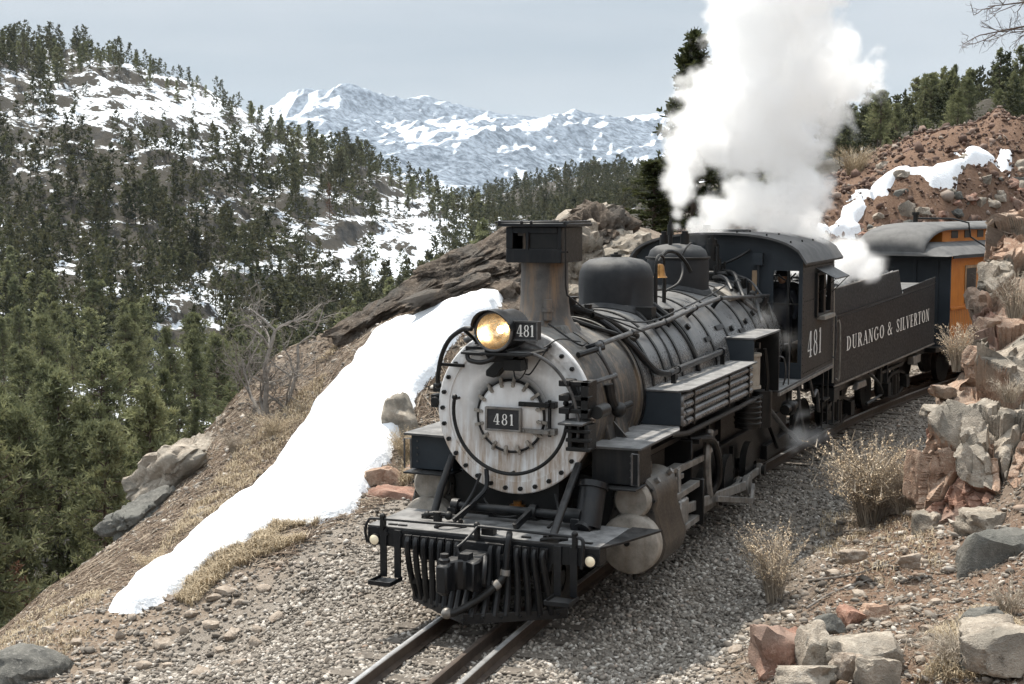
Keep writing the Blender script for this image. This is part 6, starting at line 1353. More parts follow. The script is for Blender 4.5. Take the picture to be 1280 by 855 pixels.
def conifer(seed, branches, tufts, blades, ln, wd, style='pine', bare=.22):
    """crown as tufts of narrow blades strung along whorled limbs; unit height"""
    rg = np.random.default_rng(seed); V = []; F = []; T = []; W = MB()
    lean = rg.normal(0, .015, 2)
    W.tube([(lean[0]*t*t, lean[1]*t*t, t) for t in (0,.25,.5,.75,.98)], [.016,.013,.010,.006,.002], 6)
    wb = rg.uniform(.6, 1.3, 7)
    for k in range(branches):
        t = bare + (1-bare)*((k+rg.uniform())/branches)
        u = (t-bare)/(1-bare)
        if style == 'pine': rad = .185*(.50+.60*math.sin(min(1, u*1.15+.20)*math.pi*.84))*(1-u**4)**.7
        else: rad = .21*(1-u)**.85*(1-.35*max(0, .18-u)/.18)+.012
        a = rg.uniform(0, 2*math.pi); L = rad*rg.uniform(.45, 1.25)*wb[int(a/(2*math.pi)*7) % 7]**.6
        rise = (-.10+.75*u if style == 'pine' else -.25+.7*u)*L + rg.normal(0, .012)
        p0 = np.array([lean[0]*t*t, lean[1]*t*t, t]); d = np.array([math.cos(a)*L, math.sin(a)*L, rise])
        W.tube([p0, p0+d*.55+np.array([0,0,-.1*L]), p0+d*.95], [.004,.0025,.001], 4)
        tone = np.clip(rg.normal(.5, .28), 0, 1)
        for j in range(tufts):
            f = rg.uniform(.30, 1.08); c = p0 + d*f + np.array([0,0,-.1*L*math.sin(f*3)]) + rg.normal(0, .016, 3)*np.array([1,1,.7])
            for b in range(blades):
                dr = rg.normal(0, 1, 3) + d/(np.linalg.norm(d)+1e-6)*.8 + np.array([0,0,.45]); dr /= np.linalg.norm(dr)
                s = np.cross(dr, rg.normal(0, 1, 3)); s /= np.linalg.norm(s)+1e-9; l = ln*rg.uniform(.6, 1.3); w = wd*rg.uniform(.7, 1.3)
                n0 = len(V); V += [c-s*w*.5, c+s*w*.5, c+dr*l+s*w*.35, c+dr*l-s*w*.35]; F.append((n0, n0+1, n0+2, n0+3)); T += [np.clip(tone+.25*(f-.6)+rg.normal(0,.1), 0, 1)]*4
    return np.array(V), np.array(F), np.array(T), W
def conifer_meshes(tag_, n, leaf, **k):
    out = []
    for s in range(n):
        V, F, T, W = conifer(s*13+k.get('seed0', 1), **{a: b for a, b in k.items() if a != 'seed0'})
        me = npmesh(tag_+'_crown', V, F, M[leaf]); fattr(me, 'tone', T); out.append((me, W.mesh(tag_+'_trunk', M['bark'])))
    return out
NEAR = conifer_meshes('pine', 5, 'needles', branches=100, tufts=9, blades=9, ln=.028, wd=.0052, style='pine', bare=.30)
NEAR += conifer_meshes('fir', 2, 'needles', branches=120, tufts=8, blades=9, ln=.025, wd=.0052, style='fir', bare=.08, seed0=77)
MID = conifer_meshes('pine', 5, 'needles', branches=60, tufts=6, blades=5, ln=.045, wd=.017, style='pine', bare=.18, seed0=31)
MID += conifer_meshes('fir', 3, 'needles', branches=65, tufts=5, blades=5, ln=.040, wd=.016, style='fir', bare=.10, seed0=55)
DEAD = conifer_meshes('dead', 1, 'brownneedles', branches=60, tufts=5, blades=4, ln=.03, wd=.008, style='fir', bare=.1, seed0=91)
LOW = []
for s_i in range(8):
    LOW.append(conifer(400+s_i, 26, 4, 2, .075, .034, 'pine' if s_i % 3 else 'fir', .18))
tr_rg = np.random.default_rng(21)
def tree(meshes, p, h, lab, grp, name='pine_tree', cat='tree', w=1.0):
    cr, tk = meshes[tr_rg.integers(len(meshes))]; a = tr_rg.uniform(0, 6.28); ws = h*w*tr_rg.uniform(.85, 1.15)
    r = empty(name, (p[0], p[1], p[2]-.02*h), a); r.rotation_euler = (tr_rg.normal(0,.02), tr_rg.normal(0,.02), a)
    inst('crown', cr, r, sc=(ws, ws, h)); inst('trunk', tk, r, sc=(ws, ws, h)); tag(r, lab, cat, grp); return r
# candidate stands over the whole view
cand = []
N0 = 70000
a = tr_rg.uniform(R(-47), R(6), N0); r = np.exp(tr_rg.uniform(math.log(75), math.log(1350), N0)); Qc = np.c_[CAM[0]+r*np.sin(a), CAM[1]+r*np.cos(a)]
zc = FH(Qc); px, py, dd = pxpy(np.c_[Qc, zc])
patch = fbm(Qc/55, 4, 71); snowy = .62*np.exp(-((px-240)/165)**2-((py-140)/42)**2)+.55*np.exp(-((px-350)/60)**2-((py-195)/32)**2)
cliff = .75*np.exp(-((px-480)/90)**2-((py-320)/45)**2)+.7*np.exp(-((px-235)/50)**2-((py-430)/60)**2)+.6*np.exp(-((px-520)/70)**2-((py-250)/25)**2)+.7*np.exp(-((px-190)/70)**2-((py-520)/35)**2)
dens = np.clip(.62+.55*patch-snowy-cliff, .05, 1)
dens = np.where(px > 610, np.where(dd > 560, 1.0, 0), dens); dens = np.where((px < 330) & (dd < 260), .20, dens)
dens = np.where((px > 330) & (px < 610) & (dd < 330), .03, dens); dens = dens*np.where(dd > 900, np.where(px > 540, 1, .1), 1)
ok = (px > -60) & (px < 900) & (py < 900) & (tr_rg.random(N0) < dens*np.where(dd < 260, .05, .32)) & ((dd > 110) | (px < 250))
# occlusion by the near ground: keep only what stands clear of the crest
Qk, zk, pk, yk, dk = Qc[ok], zc[ok], px[ok], py[ok], dd[ok]
near_h = H(np.clip(Qk, [-48,-19], [34,76])); inside = (Qk[:,0] > -48) & (Qk[:,1] < 76)
keep = ~(inside & (near_h > zk-.5)); Qk, zk, pk, yk, dk = Qk[keep], zk[keep], pk[keep], yk[keep], dk[keep]
hk = tr_rg.uniform(7.5, 14.5, len(Qk))*np.where(dk < 250, 1.25, 1)*np.where(dk < 240, 1.0, 1.0); hk *= np.where(np.exp(-((pk-230)/170)**2-((yk-140)/60)**2) > .4, .72, 1)
size = hk/dk; order = np.argsort(-size)
rp = np.array([(0,82,660),(60,92,700),(120,92,720),(200,112,730),(300,152,720),(400,205,700),(470,228,690),(520,248,690),(580,275,680),(625,300,660)], float)
def skyline():
    for k in range(80):
        t = tr_rg.uniform(-10, 630); D = np.interp(t, rp[:,0], rp[:,2])*tr_rg.uniform(.93, 1.03); y = np.interp(t, rp[:,0], rp[:,1]); q = at(t, y, D); z = float(FH(q[None,:2])[0])
        tree(MID, (q[0], q[1], z), tr_rg.uniform(7, 15)*(1 if t > 320 or t < 90 else .75), 'conifer standing along the crest of the snowy left hill', 'conifers on the hill crest', w=.9)
LAB = [('tall ponderosa pine in the canyon stand below the gravel slope', 'canyon pines below the slope'), ('olive green pine on the wooded hillside across the canyon', 'pines on the far canyon wall'), ('small dark conifer growing on the snowy upper hillside', 'conifers on the snowy upper hill')]
nind = 0
skyline()
for k in order[:150]:
    if dk[k] < 250: tree(NEAR, (Qk[k,0], Qk[k,1], zk[k]), hk[k]*1.05, *LAB[0], w=.95)
    else: tree(MID, (Qk[k,0], Qk[k,1], zk[k]), hk[k], *(LAB[1] if yk[k] > 210 else LAB[2]))
rest = order[150:]
def forest(name, ids, Q, z, h, lab):
    Vs, Fs, Ts, o = [], [], [], 0; tv = []
    for k in ids:
        Vb, Fb, Tb, W = LOW[tr_rg.integers(8)]; a = tr_rg.uniform(0, 6.28); w = h[k]*tr_rg.uniform(.9, 1.35); c, s = math.cos(a), math.sin(a)
        P = np.c_[(Vb[:,0]*c-Vb[:,1]*s)*w+Q[k,0], (Vb[:,0]*s+Vb[:,1]*c)*w+Q[k,1], Vb[:,2]*h[k]+z[k]]
        Vs.append(P); Fs.append(Fb+o); Ts.append(np.clip(Tb+tr_rg.normal(0,.18), 0, 1)); o += len(P)
        wd = .012*h[k]; V4 = np.array([[Q[k,0]-wd,Q[k,1],z[k]-.5],[Q[k,0]+wd,Q[k,1],z[k]-.5],[Q[k,0]+wd*.4,Q[k,1],z[k]+h[k]*.7],[Q[k,0]-wd*.4,Q[k,1],z[k]+h[k]*.7],[Q[k,0],Q[k,1]-wd,z[k]-.5],[Q[k,0],Q[k,1]+wd,z[k]-.5],[Q[k,0],Q[k,1]+wd*.4,z[k]+h[k]*.7],[Q[k,0],Q[k,1]-wd*.4,z[k]+h[k]*.7]])
        Vs.append(V4); Fs.append(np.array([[0,1,2,3],[4,5,6,7]])+o); Ts.append(np.zeros(8)); o += 8
    me = npmesh(name, np.concatenate(Vs), np.concatenate(Fs), M['farneedles']); fattr(me, 'tone', np.concatenate(Ts)); ob = inst(name, me)
    return tag(ob, lab, 'forest', kind='stuff')
forest('conifer_forest', rest[:9000], Qk, zk, hk, 'dense conifer forest covering the far canyon walls and ridges')
# stand on the rise behind the coach
Nr = 900; a = np.arctan((tr_rg.uniform(1025, 1340, Nr)-640)/FPX)-YAW; r = tr_rg.uniform(85, 330, Nr); Qr = np.c_[CAM[0]+r*np.sin(a), CAM[1]+r*np.cos(a)]; zr = FH(Qr)
pr, yr, dr = pxpy(np.c_[Qr, zr]); okr = (tr_rg.random(Nr) < np.where(dr < 130, .08, .42)); Qr, zr, dr = Qr[okr], zr[okr], dr[okr]; hr_ = tr_rg.uniform(3.4, 6.8, len(Qr))*(dr/170)**.6
od = np.argsort(-hr_/dr)
for k in od[:62]: tree(NEAR if dr[k] < 170 else MID, (Qr[k,0], Qr[k,1], zr[k]), hr_[k], 'dark conifer in the stand on the rise behind the coach', 'conifers behind the coach')
forest('conifer_stand', od[62:], Qr, zr, hr_, 'thin conifer woods on the skyline behind the coach')
# named single trees
p = at(868, 296, 47); JUN = conifer_meshes('juniper', 1, 'juniper', branches=150, tufts=10, blades=6, ln=.028, wd=.010, style='fir', bare=.02, seed0=8)
tree(JUN, p, 6.55, 'lone pointed evergreen standing behind the steam plume', None, 'evergreen_tree', w=1.35)
p = at(818, 292, 44); tree(JUN, p, 2.2, 'low bright green juniper beside the lone evergreen behind the steam', None, 'juniper_bush', 'bush', w=2.2)
p = at(930, 275, 52); tree(NEAR, p, 3.6, 'dark evergreen half hidden in the steam above the cab', None, 'evergreen_tree', w=1.6)
p = at(985, 262, 60); tree(NEAR, p, 3.4, 'dark evergreen beside the steam plume at the top of the red bank', None, 'evergreen_tree', w=1.5)
for pxx, pyy, D, h, lab in ((28,770,88,7.2,'young pine with dead brown needles at the foot of the canyon stand'),(412,268,560,14,'rust brown dead conifer on the far hillside')):
    q = at(pxx, pyy, D); zz = float(FH(q[None,:2])[0]); tree(DEAD, (q[0], q[1], zz), h, lab, None, 'dead_conifer')
# ================================================================== dry shrubs, grass, bare trees
def strawmat(name, a, b_):
    m, nt, b = newmat(name); N = NT(nt); nt.links.new(N.mix(N.attr('tone'), a, b_), b.inputs['Base Color']); b.inputs['Roughness'].default_value = .8; b.inputs['Specular IOR Level'].default_value = .2; return m
M['straw'] = strawmat('dry_straw', (.24,.185,.12), (.54,.45,.32))
M['sage'] = strawmat('grey_dry_twigs', (.22,.185,.15), (.52,.45,.36))
M['seed'] = strawmat('pale_seed_heads', (.55,.42,.28), (.82,.70,.54))
def stalks(rg, n, rad, hgt, curve, wd, spread=.25, side=0):
    """thin tapering stalks as three-sided slivers; returns V, F, tone and the tip lines"""
    V, F, T, tips = [], [], [], []
    for k in range(n):
        a = rg.uniform(0, 6.283); q = rad*math.sqrt(rg.uniform())*spread; b = np.array([q*math.cos(a), q*math.sin(a), 0.0])
        out = rad*rg.uniform(.25, 1.0)*curve; a2 = a+rg.normal(0, .5); h = hgt*rg.uniform(.45, 1.0)
        e = b + np.array([math.cos(a2)*out, math.sin(a2)*out, h]); m1 = b*.5+e*.5 + np.array([-math.cos(a2)*out*.2, -math.sin(a2)*out*.2, h*.10]) + rg.normal(0, .02*hgt, 3)
        pts = catmull([b, m1, e], 3); t = rg.uniform(); w = wd*rg.uniform(.6, 1.3)
        d = np.array([math.cos(a2+1.57), math.sin(a2+1.57), 0]); d2 = np.array([math.cos(a2), math.sin(a2), 0])
        n0 = len(V); L = len(pts)
        for i, p in enumerate(pts):
            ww = w*(1-.75*i/(L-1)); V += [p+d*ww, p-d*ww*.5+d2*ww*.8, p-d*ww*.5-d2*ww*.8]; T += [t]*3
        for i in range(L-1):
            for j in range(3): F.append((n0+3*i+j, n0+3*i+(j+1) % 3, n0+3*(i+1)+(j+1) % 3, n0+3*(i+1)+j))
        tips.append(pts)
    return V, F, T, tips
def shrub(name, p, w, h, seed, lab, n=260, seeds=True, mat='sage', seedmat='seed', cat='shrub', grp=None):
    rg = np.random.default_rng(seed); root = empty(name, (p[0], p[1], p[2]-.03), rg.uniform(0, 6))
    V, F, T, tips = stalks(rg, n, w/2, h, 1.0, .0035*max(1, h/.5), .18)
    V2, F2, T2 = list(V), list(F), list(T)
    for pts in tips:                                                 # side twigs
        for _ in range(3):
            f = rg.uniform(.3, .95); i = int(f*(len(pts)-1)); q = pts[i]; d = rg.normal(0, 1, 3); d[2] = abs(d[2])+.3; d *= h*.16/np.linalg.norm(d)
            s = np.cross(d, rg.normal(0, 1, 3)); s = s/np.linalg.norm(s)*.0028*max(1, h/.5); n0 = len(V2); V2 += [q-s, q+s, q+d+s*.3, q+d-s*.3]; F2.append((n0, n0+1, n0+2, n0+3)); T2 += [rg.uniform()]*4
            tips_ = q+d
    me = npmesh('stems', np.array(V2), np.array(F2), M[mat]); fattr(me, 'tone', T2); inst('stems', me, root)
    if seeds:
        V, F, T = [], [], []
        for pts in tips:
            for _ in range(18):
                f = rg.uniform(.45, 1.0); x = f*(len(pts)-1); i = min(int(x), len(pts)-2); q = pts[i]+(pts[i+1]-pts[i])*(x-i)+rg.normal(0, .012, 3); r = .0066*rg.uniform(.6, 1.5)*max(1, h/.6)
                n0 = len(V); d = rg.normal(0, 1, (4, 3)); V += [q+r*e/np.linalg.norm(e) for e in d]; F += [(n0,n0+1,n0+2),(n0,n0+2,n0+3),(n0,n0+3,n0+1),(n0+1,n0+3,n0+2)]; T += [rg.uniform()]*4
        me = npmesh('seed_heads', np.array(V), np.array(F), M[seedmat], smooth=False); fattr(me, 'tone', T); o = inst('seed_heads', me, root); tag(o, kind='stuff')
    tag(root, lab, cat, grp); return root
def ground_at(px, py): return hit(px, py)
p = ground_at(1088, 655); shrub('dry_shrub', p, 1.9, 1.3, 1, 'broad straw coloured shrub with feathery seed heads beside the granite outcrop', 300)
p = ground_at(1128, 640); shrub('dry_shrub', p, .9, .8, 2, 'grey twiggy shrub growing between the feathery shrub and the outcrop', 260, False)
p = ground_at(968, 752); shrub('dry_shrub', p, 1.0, 1.0, 3, 'upright pale shrub with seed sprays alone on the gravel edge', 120)
p = at(1196, 462, 21.4); shrub('dry_shrub', p, .7, .75, 4, 'sprig of straw coloured shrub leaning out of the rocks before the tender', 110)
p = at(1268, 395, 20.8); shrub('dry_shrub', p, 1.2, .75, 5, 'bare grey twigs sprawling over the top of the outcrop', 150, False)
p = at(1262, 500, 18.8); shrub('dry_shrub', p, .8, .35, 6, 'low mat of grey twigs on the lichened outcrop ledge', 140, False)
p = ground_at(1200, 828); shrub('dry_shrub', p, 1.3, .32, 7, 'low purplish grey brush between the edge stones and the tilted slab', 380, False)
p = ground_at(1262, 770); shrub('dry_shrub', p, .8, .45, 8, 'thin bleached twigs in front of the dark rounded boulder', 120, False)
p = ground_at(300, 520); 
for i, (px, py, w, h, lab) in enumerate([(345,545,1.6,.55,'tuft of dry brush under the bare crooked tree'),(295,565,1.0,.5,'dry bush at the edge above the rock ledge'),(505,572,.8,.55,'straw tuft between the snow edge and the left tool box'),(190,715,.7,.35,'small dry weed on the steep dirt slope below the ledge')]):
    p = ground_at(px, py)
    if p is not None: shrub('dry_shrub', p, w, h, 40+i, lab, 150, i != 1, mat='straw' if i != 1 else 'sage')
p = at(1068, 212, 50); q = H(p[None,:2]); shrub('dry_shrub', (p[0], p[1], q[0]), 2.6, 1.1, 60, 'big straw coloured bush on top of the red bank behind the cab', 260, False, mat='straw')

# dry grass mats
def grassmat_(name, region, n, hgt, lab, seed):
    rg = np.random.default_rng(seed); pts = [hit(a, b) for a, b in region]; pts = np.array([p for p in pts if p is not None])[:,:2]
    V, F, T = [], [], []; lo, hi = pts.min(0), pts.max(0); Q = rg.uniform(lo, hi, (n*6, 2)); ins = np.zeros(len(Q), bool)
    for a, b in zip(pts, np.roll(pts, -1, 0)):
        c = (a[1] > Q[:,1]) != (b[1] > Q[:,1]); ins ^= c & (Q[:,0] < a[0]+(Q[:,1]-a[1])*(b[0]-a[0])/(b[1]-a[1]+1e-9))
    Q = Q[ins]; Q = Q[fbm(Q*2.2, 3, seed) > -.15][:n]; z = H(Q); n = len(Q)
    a = rg.uniform(0, 6.283, n); L = hgt*rg.uniform(.4, 1.1, n); out = L*rg.uniform(.3, 1.1, n); w = .004*rg.uniform(.7, 1.6, n)
    b = np.c_[Q, z-.01]; d = np.c_[np.cos(a), np.sin(a), np.zeros(n)]; s = np.c_[-np.sin(a), np.cos(a), np.zeros(n)]*w[:,None]
    m1 = b + d*(out*.35)[:,None] + np.c_[np.zeros((n, 2)), L*.7]; e = b + d*out[:,None] + np.c_[np.zeros((n, 2)), L*rg.uniform(.55, 1, n)]
    V = np.stack([b-s, b+s, m1+s*.8, m1-s*.8, e+s*.15, e-s*.15], 1).reshape(-1, 3); o = np.arange(n)[:,None]*6
    F = np.r_[o+np.array([[0,1,2,3]]), o+np.array([[3,2,4,5]])]
    me = npmesh(name, V, F, M['straw']); fattr(me, 'tone', np.repeat(rg.uniform(size=n), 6)); tag(inst(name, me), lab, 'grass', kind='stuff')
grassmat_('dry_grass', [(215,752),(250,712),(300,680),(345,658),(400,655),(380,680),(320,700),(275,730),(240,760)], 9000, .17, 'matted straw grass along the lower edge of the snow bank', 3)
grassmat_('dry_grass', [(505,580),(525,560),(528,600),(500,612)], 900, .25, 'pale dry grass beside the left tool box', 4)
grassmat_('dry_grass', [(300,560),(340,530),(430,420),(400,500),(340,580),(260,650),(180,720),(240,640)], 7000, .16, 'thin dry grass on the steep dirt slope behind the snow', 5)
grassmat_('dry_grass', [(0,850),(0,800),(80,730),(140,720),(120,790),(60,850)], 2600, .12, 'sparse dry grass at the lip of the canyon', 6)
grassmat_('dry_grass', [(1030,640),(1160,640),(1180,720),(1100,740),(1010,700)], 1600, .12, 'sparse dry grass under the feathery shrub', 7)
grassmat_('dry_grass', [(1130,855),(1150,800),(1230,770),(1275,790),(1275,850)], 5200, .14, 'grey brown withered ground brush between the edge stones', 8)

def branchtree(name, base, spec, seed, lab, mat='greybark', cat='tree'):
    """crooked leafless tree: spec = list of (start direction, length, radius)"""
    rg = np.random.default_rng(seed); root = empty(name, tuple(base)); W = MB(); tw = MB()
    def grow(p, d, L, r, lvl):
        pts = [np.array(p, float)]; d = np.array(d, float); n = 5
        for i in range(n):
            d = d + rg.normal(0, .22, 3) + np.array([0, 0, .05]); d /= np.linalg.norm(d); pts.append(pts[-1]+d*L/n)
        (W if lvl < 2 else tw).tube(pts, [r, r*.8, r*.55], 6 if lvl < 2 else 3, caps=False)
        if lvl < 4:
            for _ in range(5 if lvl < 3 else 4):
                i = rg.integers(1, n+1); nd = d+rg.normal(0, .75, 3); nd /= np.linalg.norm(nd); grow(pts[i], nd, L*rg.uniform(.42, .66), r*.46, lvl+1)
    for p, d, L, r in spec: grow(p, d, L, r, 0)
    W.build('limbs', M[mat], root, fix=False); tag(tw.build('twigs', M[mat], root, fix=False, ang=0), kind='stuff'); tag(root, lab, cat); return root
b = hit(335, 520); b = b if b is not None else at(335, 520, 29.5)
branchtree('bare_tree', b-np.array([0,0,.1]), [((0,0,0),(.15,.1,1),1.9,.06),((.15,0,0),(.45,.1,.9),1.7,.05),((-.2,.1,0),(-.35,.1,.9),1.6,.045),((-.1,0,0),(-.6,.2,.7),1.2,.035)], 5, 'leafless crooked grey tree at the edge of the left slope')
b = at(1420, 300, 13.0); b[2] = float(H(b[None,:2])[0])
def overhang():
    root = empty('bare_tree', tuple(b)); tp = at(1400, 20, 12.8)-b; rg2 = np.random.default_rng(4)
    MB().tube([(0,0,-.2), tp*.4+np.array([.06,0,0]), tp, tp+np.array([.05,.1,.8])], [.07,.055,.04,.02], 8, 4).build('trunk', M['bark'], root, fix=False)
    tw = MB()
    def grow(p, d, L, r, lvl):
        pts = [np.array(p, float)]; d = np.array(d, float)/np.linalg.norm(d)
        for i in range(4):
            d = d + rg2.normal(0, .20, 3); d /= np.linalg.norm(d); pts.append(pts[-1]+d*L/4)
        tw.tube(pts, [r, r*.6], 4, caps=False)
        if lvl < 3:
            for _ in range(4):
                nd = d+rg2.normal(0, .6, 3); grow(pts[rg2.integers(1, 5)], nd, L*rg2.uniform(.4, .65), r*.55, lvl+1)
    for (sx, sy), (ex, ey), r in (((1400,20),(1225,44),.011),((1400,0),(1235,8),.010),((1400,45),(1262,40),.008),((1400,-20),(1245,-8),.009)):
        p0 = at(sx, sy, 12.8)-b; p1 = at(ex, ey, 12.4)-b; tw.tube([p0, (p0+p1)/2+np.array([0,0,.03]), p1], [r*1.6, r, r*.4], 5, 4, caps=False)
        for f in (.5,.6,.7,.8,.88,.95): grow(p0+(p1-p0)*f, (p1-p0)/np.linalg.norm(p1-p0)+rg2.normal(0,.45,3), .22, r*.45, 1)
    tag(tw.build('twigs', M['bark'], root, fix=False, ang=0), kind='stuff'); tag(root, 'dark leafless tree whose twigs reach in above the granite outcrop', 'tree')
overhang()
# fallen stick on the right bank
def stick(a, b, c, lab):
    P = [hit(*q) for q in (a, b, c)]
    if any(p is None for p in P): return
    tag(MB().tube([p+np.array([0,0,.035]) for p in P], [.014,.012,.006], 6, 5).build('stick', M['greybark'], None, fix=False), lab, 'stick')
stick((1010,730),(1070,722),(1118,708), 'pale bent stick lying on the dirt above the red cube of stone')
stick((1008,770),(1040,745),(1085,730), 'longer brown stick lying below the pale bent stick')

# ================================================================== the engineman
def person():
    root = empty('person', (.98, 10.15, 1.652)); sk = MB()
    me = bpy.data.meshes.new('body')
    J = [(0,0,.95),(0,0,1.15),(0,.01,1.38),(0,.0,1.50),(0,-.02,1.58),(0,-.03,1.70),(.19,0,1.42),(.26,-.04,1.16),(.24,-.18,.98),(-.19,0,1.42),(-.25,-.05,1.16),(-.2,-.22,1.05),(.1,0,.9),(.11,-.02,.5),(.11,.02,.08),(.11,-.14,.04),(-.1,0,.9),(-.11,.0,.5),(-.11,.04,.08),(-.11,-.12,.04)]
    E = [(0,1),(1,2),(2,3),(3,4),(4,5),(2,6),(6,7),(7,8),(2,9),(9,10),(10,11),(0,12),(12,13),(13,14),(14,15),(0,16),(16,17),(17,18),(18,19)]
    rad = [.16,.155,.17,.075,.075,.095,.085,.06,.045,.085,.06,.045,.11,.075,.055,.04,.11,.075,.055,.04]
    me.from_pydata(J, E, []); o = bpy.data.objects.new('body', me); COL.objects.link(o); o.parent = root
    m = o.modifiers.new('skin', 'SKIN'); o.modifiers.new('sub', 'SUBSURF').levels = 2; o.modifiers['sub'].render_levels = 2
    for v, r in zip(me.skin_vertices[0].data, rad): v.radius = (r, r*.8)
    me.skin_vertices[0].data[0].use_root = True; me.materials.append(M['cloth'])
    hd = MB().ball((0,-.03,1.68), .10, 16, 10, (.85,1,1.2)).ball((0,-.13,1.67), .02, 8, 6); hd.build('head', M['skin'], root)
    MB().lathe([(.112,1.70),(.115,1.76),(.09,1.80),(.001,1.82)], (0,-.03,0), 'z', 16).box(-.08,.08,-.2,-.1,1.71,1.725).build('cap', M['cloth'], root)
    tag(root, 'person in dark work jacket and cap standing inside the locomotive cab', 'person')
person()

# ================================================================== steam
def steammat(name, dens, col=(1,1,1)):
    m = bpy.data.materials.new(name); m.use_nodes = True; nt = m.node_tree; nt.nodes.clear(); N = NT(nt)
    v = N.n('ShaderNodeVolumePrincipled'); out = N.n('ShaderNodeOutputMaterial'); v.inputs['Color'].default_value = (*col, 1); v.inputs['Anisotropy'].default_value = .45
    a = N.n('ShaderNodeVolumeInfo'); N.l(N.math('MULTIPLY', a.outputs['Density'], dens), v.inputs['Density']); N.l(v.outputs[0], out.inputs['Volume']); return m
def steam(name, puffs, dens, lab, vox=.09, nscale=1.4, namp=.75, sharp=2.2, seed=0.0):
    """puffs: (centre, radius, strength); a density grid shaped by noise"""
    C = np.array([p[0] for p in puffs]); Rr = np.array([p[1] for p in puffs]); lo = (C-Rr[:,None]*1.45).min(0); hi = (C+Rr[:,None]*1.45).max(0); mid = C.mean(0)
    ng = bpy.data.node_groups.new(name, 'GeometryNodeTree'); ng.interface.new_socket('Geometry', in_out='OUTPUT', socket_type='NodeSocketGeometry')
    N = NT(ng); out = N.n('NodeGroupOutput'); pos = N.n('GeometryNodeInputPosition').outputs[0]
    def vmath(op, a, b=None):
        n = N.n('ShaderNodeVectorMath', operation=op)
        for i, v in enumerate((a, b)):
            if v is None: continue
            if hasattr(v, 'is_linked'): N.l(v, n.inputs[i])
            else: n.inputs[i].default_value = v
        return n.outputs['Value'] if op in ('LENGTH', 'DISTANCE') else n.outputs[0]
    def noise(sc, det, off):
        n = N.n('ShaderNodeTexNoise'); n.inputs['Scale'].default_value = sc; n.inputs['Detail'].default_value = det; n.inputs['Roughness'].default_value = .6
        N.l(vmath('ADD', pos, (off, off*.7+seed, seed)), n.inputs['Vector']); return n
    nv = noise(nscale*.55, 3, 3.1); wob = vmath('ADD', pos, vmath('SCALE', vmath('SUBTRACT', nv.outputs['Color'], (.5,.5,.5))))
    wob.node.inputs[1].links[0].from_node.inputs['Scale'].default_value = .9*float(np.median(Rr))
    f = None
    for c, r, st in puffs:
        d = vmath('DISTANCE', wob, tuple(c-mid)); g = N.math('MULTIPLY_ADD', d, -st/r, st)
        f = g if f is None else N.math('SMOOTH_MAX', f, g, .18)
    n2 = noise(nscale, 6, 7.7).outputs['Fac']
    f = N.math('ADD', f, N.math('MULTIPLY', N.math('SUBTRACT', n2, .52), namp*1.6))
    f = N.math('MULTIPLY', f, sharp, clamp=True); f = N.math('MULTIPLY', f, f)
    vc = N.n('GeometryNodeVolumeCube'); N.l(f, vc.inputs['Density'])
    vc.inputs['Min'].default_value = tuple(lo-mid); vc.inputs['Max'].default_value = tuple(hi-mid)
    for ax, k in zip('XYZ', range(3)): vc.inputs['Resolution '+ax].default_value = int(max(8, min(200, (hi-lo)[k]/vox)))
    sm = N.n('GeometryNodeSetMaterial'); sm.inputs['Material'].default_value = steammat(name+'_vapour', dens)
    N.l(vc.outputs[0], sm.inputs[0]); N.l(sm.outputs[0], out.inputs[0])
    me = bpy.data.meshes.new(name); me.from_pydata([(0,0,0)], [], []); o = inst(name, me, None, tuple(mid))
    md = o.modifiers.new('vapour', 'NODES'); md.node_group = ng; tag(o, lab, 'steam', kind='stuff'); return o
def pf(L, k=1.18): return [(at(px, py, D), k*r*D/FPX, st) for px, py, r, D, st in L]
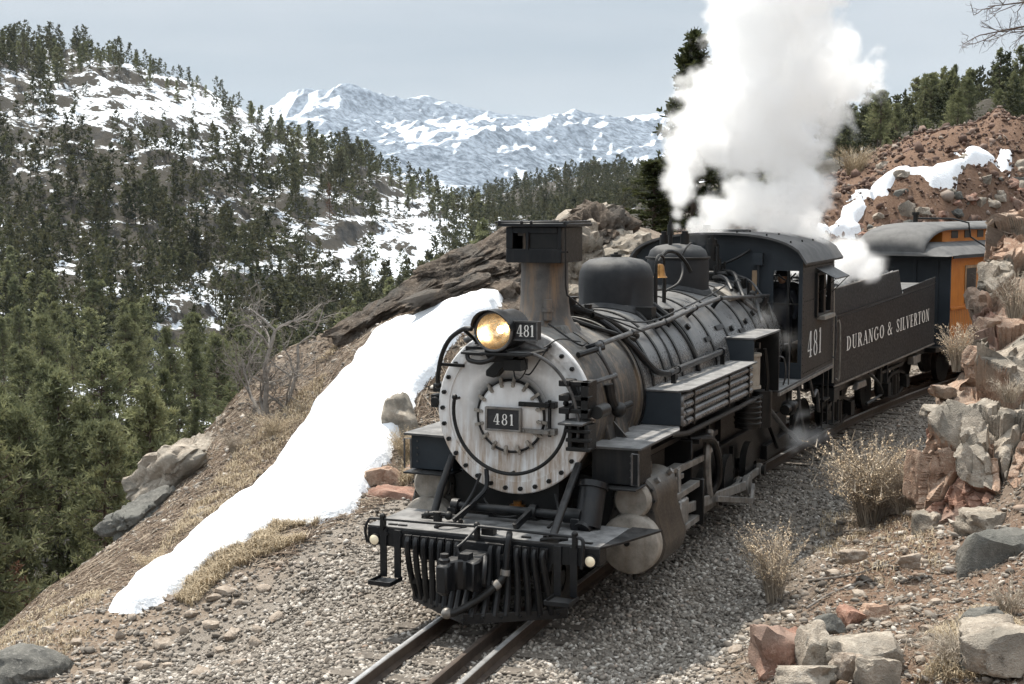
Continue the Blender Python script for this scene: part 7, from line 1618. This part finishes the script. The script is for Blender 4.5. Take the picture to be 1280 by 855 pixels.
steam('steam_plume', pf([(905,268,32,25.0,1),(935,255,40,25,1),(975,262,42,25.2,1),(1000,285,30,25.6,1),(1000,235,40,25.2,1),(985,195,44,25,1),(960,160,56,25,1),(915,170,52,24.6,1),(872,172,40,24,1),(855,205,28,23.4,1),(850,240,18,22.6,.9),
    (895,130,52,24.6,1),(940,110,66,25,1),(985,105,66,25.3,1),(1030,95,48,25.6,1),(950,55,64,25,1),(975,15,66,25,1),(930,20,46,24.8,1),(1010,50,46,25.3,.8),(1000,-40,70,25,1),(940,-45,60,25,1),(1060,100,34,25.8,.75),(1020,165,34,25.4,.6),(880,290,22,24,.8),(1085,92,22,26,.5),(1050,60,30,25.8,.6),(1045,140,30,25.6,.55),(840,185,18,23.6,.8)]),
    3.6, 'thick billowing white steam plume rising from the locomotive', vox=.06, nscale=2.6, namp=1.25, sharp=3.8)
steam('steam_jet', pf([(845,285,7,21.4,.9),(846,268,11,21.5,.9),(849,250,16,21.8,.9),(850,225,24,22.2,.9)]), 6, 'narrow white steam jet at the whistle on the rear dome', vox=.045, nscale=3.2)
steam('steam_cloud', pf([(1058,322,34,27.5,1),(1085,335,24,28,1),(1040,345,26,27.2,1),(1025,300,24,27.2,.8),(1000,300,20,26,.6),(985,360,24,27.2,1.2),(975,385,20,27.0,1.1),(992,392,18,27,1.1),(1000,340,20,27.2,1.2)]), 5, 'white steam drifting over the coal in the tender', vox=.07, nscale=2.2)
steam('steam_wisp', pf([(998,548,20,22.2,1),(1018,542,20,22.5,.8),(1000,518,14,22.3,.7),(992,562,12,22,.9),(1036,542,16,22.8,.7),(985,500,9,22.2,.7)]), 3.2, 'thin steam leaking beside the wheels below the cab', vox=.05, nscale=3.0, sharp=1.6)
steam('steam_haze', pf([(955,400,26,21.0,.7),(975,385,22,21.4,.6),(985,425,24,21.2,.6),(940,380,20,21.0,.6)]), 1.1, 'faint steam curling around the front of the cab', vox=.05, nscale=3.0, sharp=1.4)

# ================================================================== air
hz, hnt, _b = newmat('thin_blue_air'); hnt.nodes.remove(_b); hv = hnt.nodes.new('ShaderNodeVolumePrincipled')
hv.inputs['Color'].default_value = (.80,.89,1,1); hv.inputs['Density'].default_value = 2.6e-5; hnt.links.new(hv.outputs[0], hnt.nodes['Material Output'].inputs['Volume'])
tag(MB().box(-9500,6500,-60,11500,float(min(Zf.min(), V2[:,2].min()))-1.5,float(V2[:,2].max())+5).build('haze', hz, None, ang=0), 'thin bluish air over the canyon', 'haze', kind='stuff')
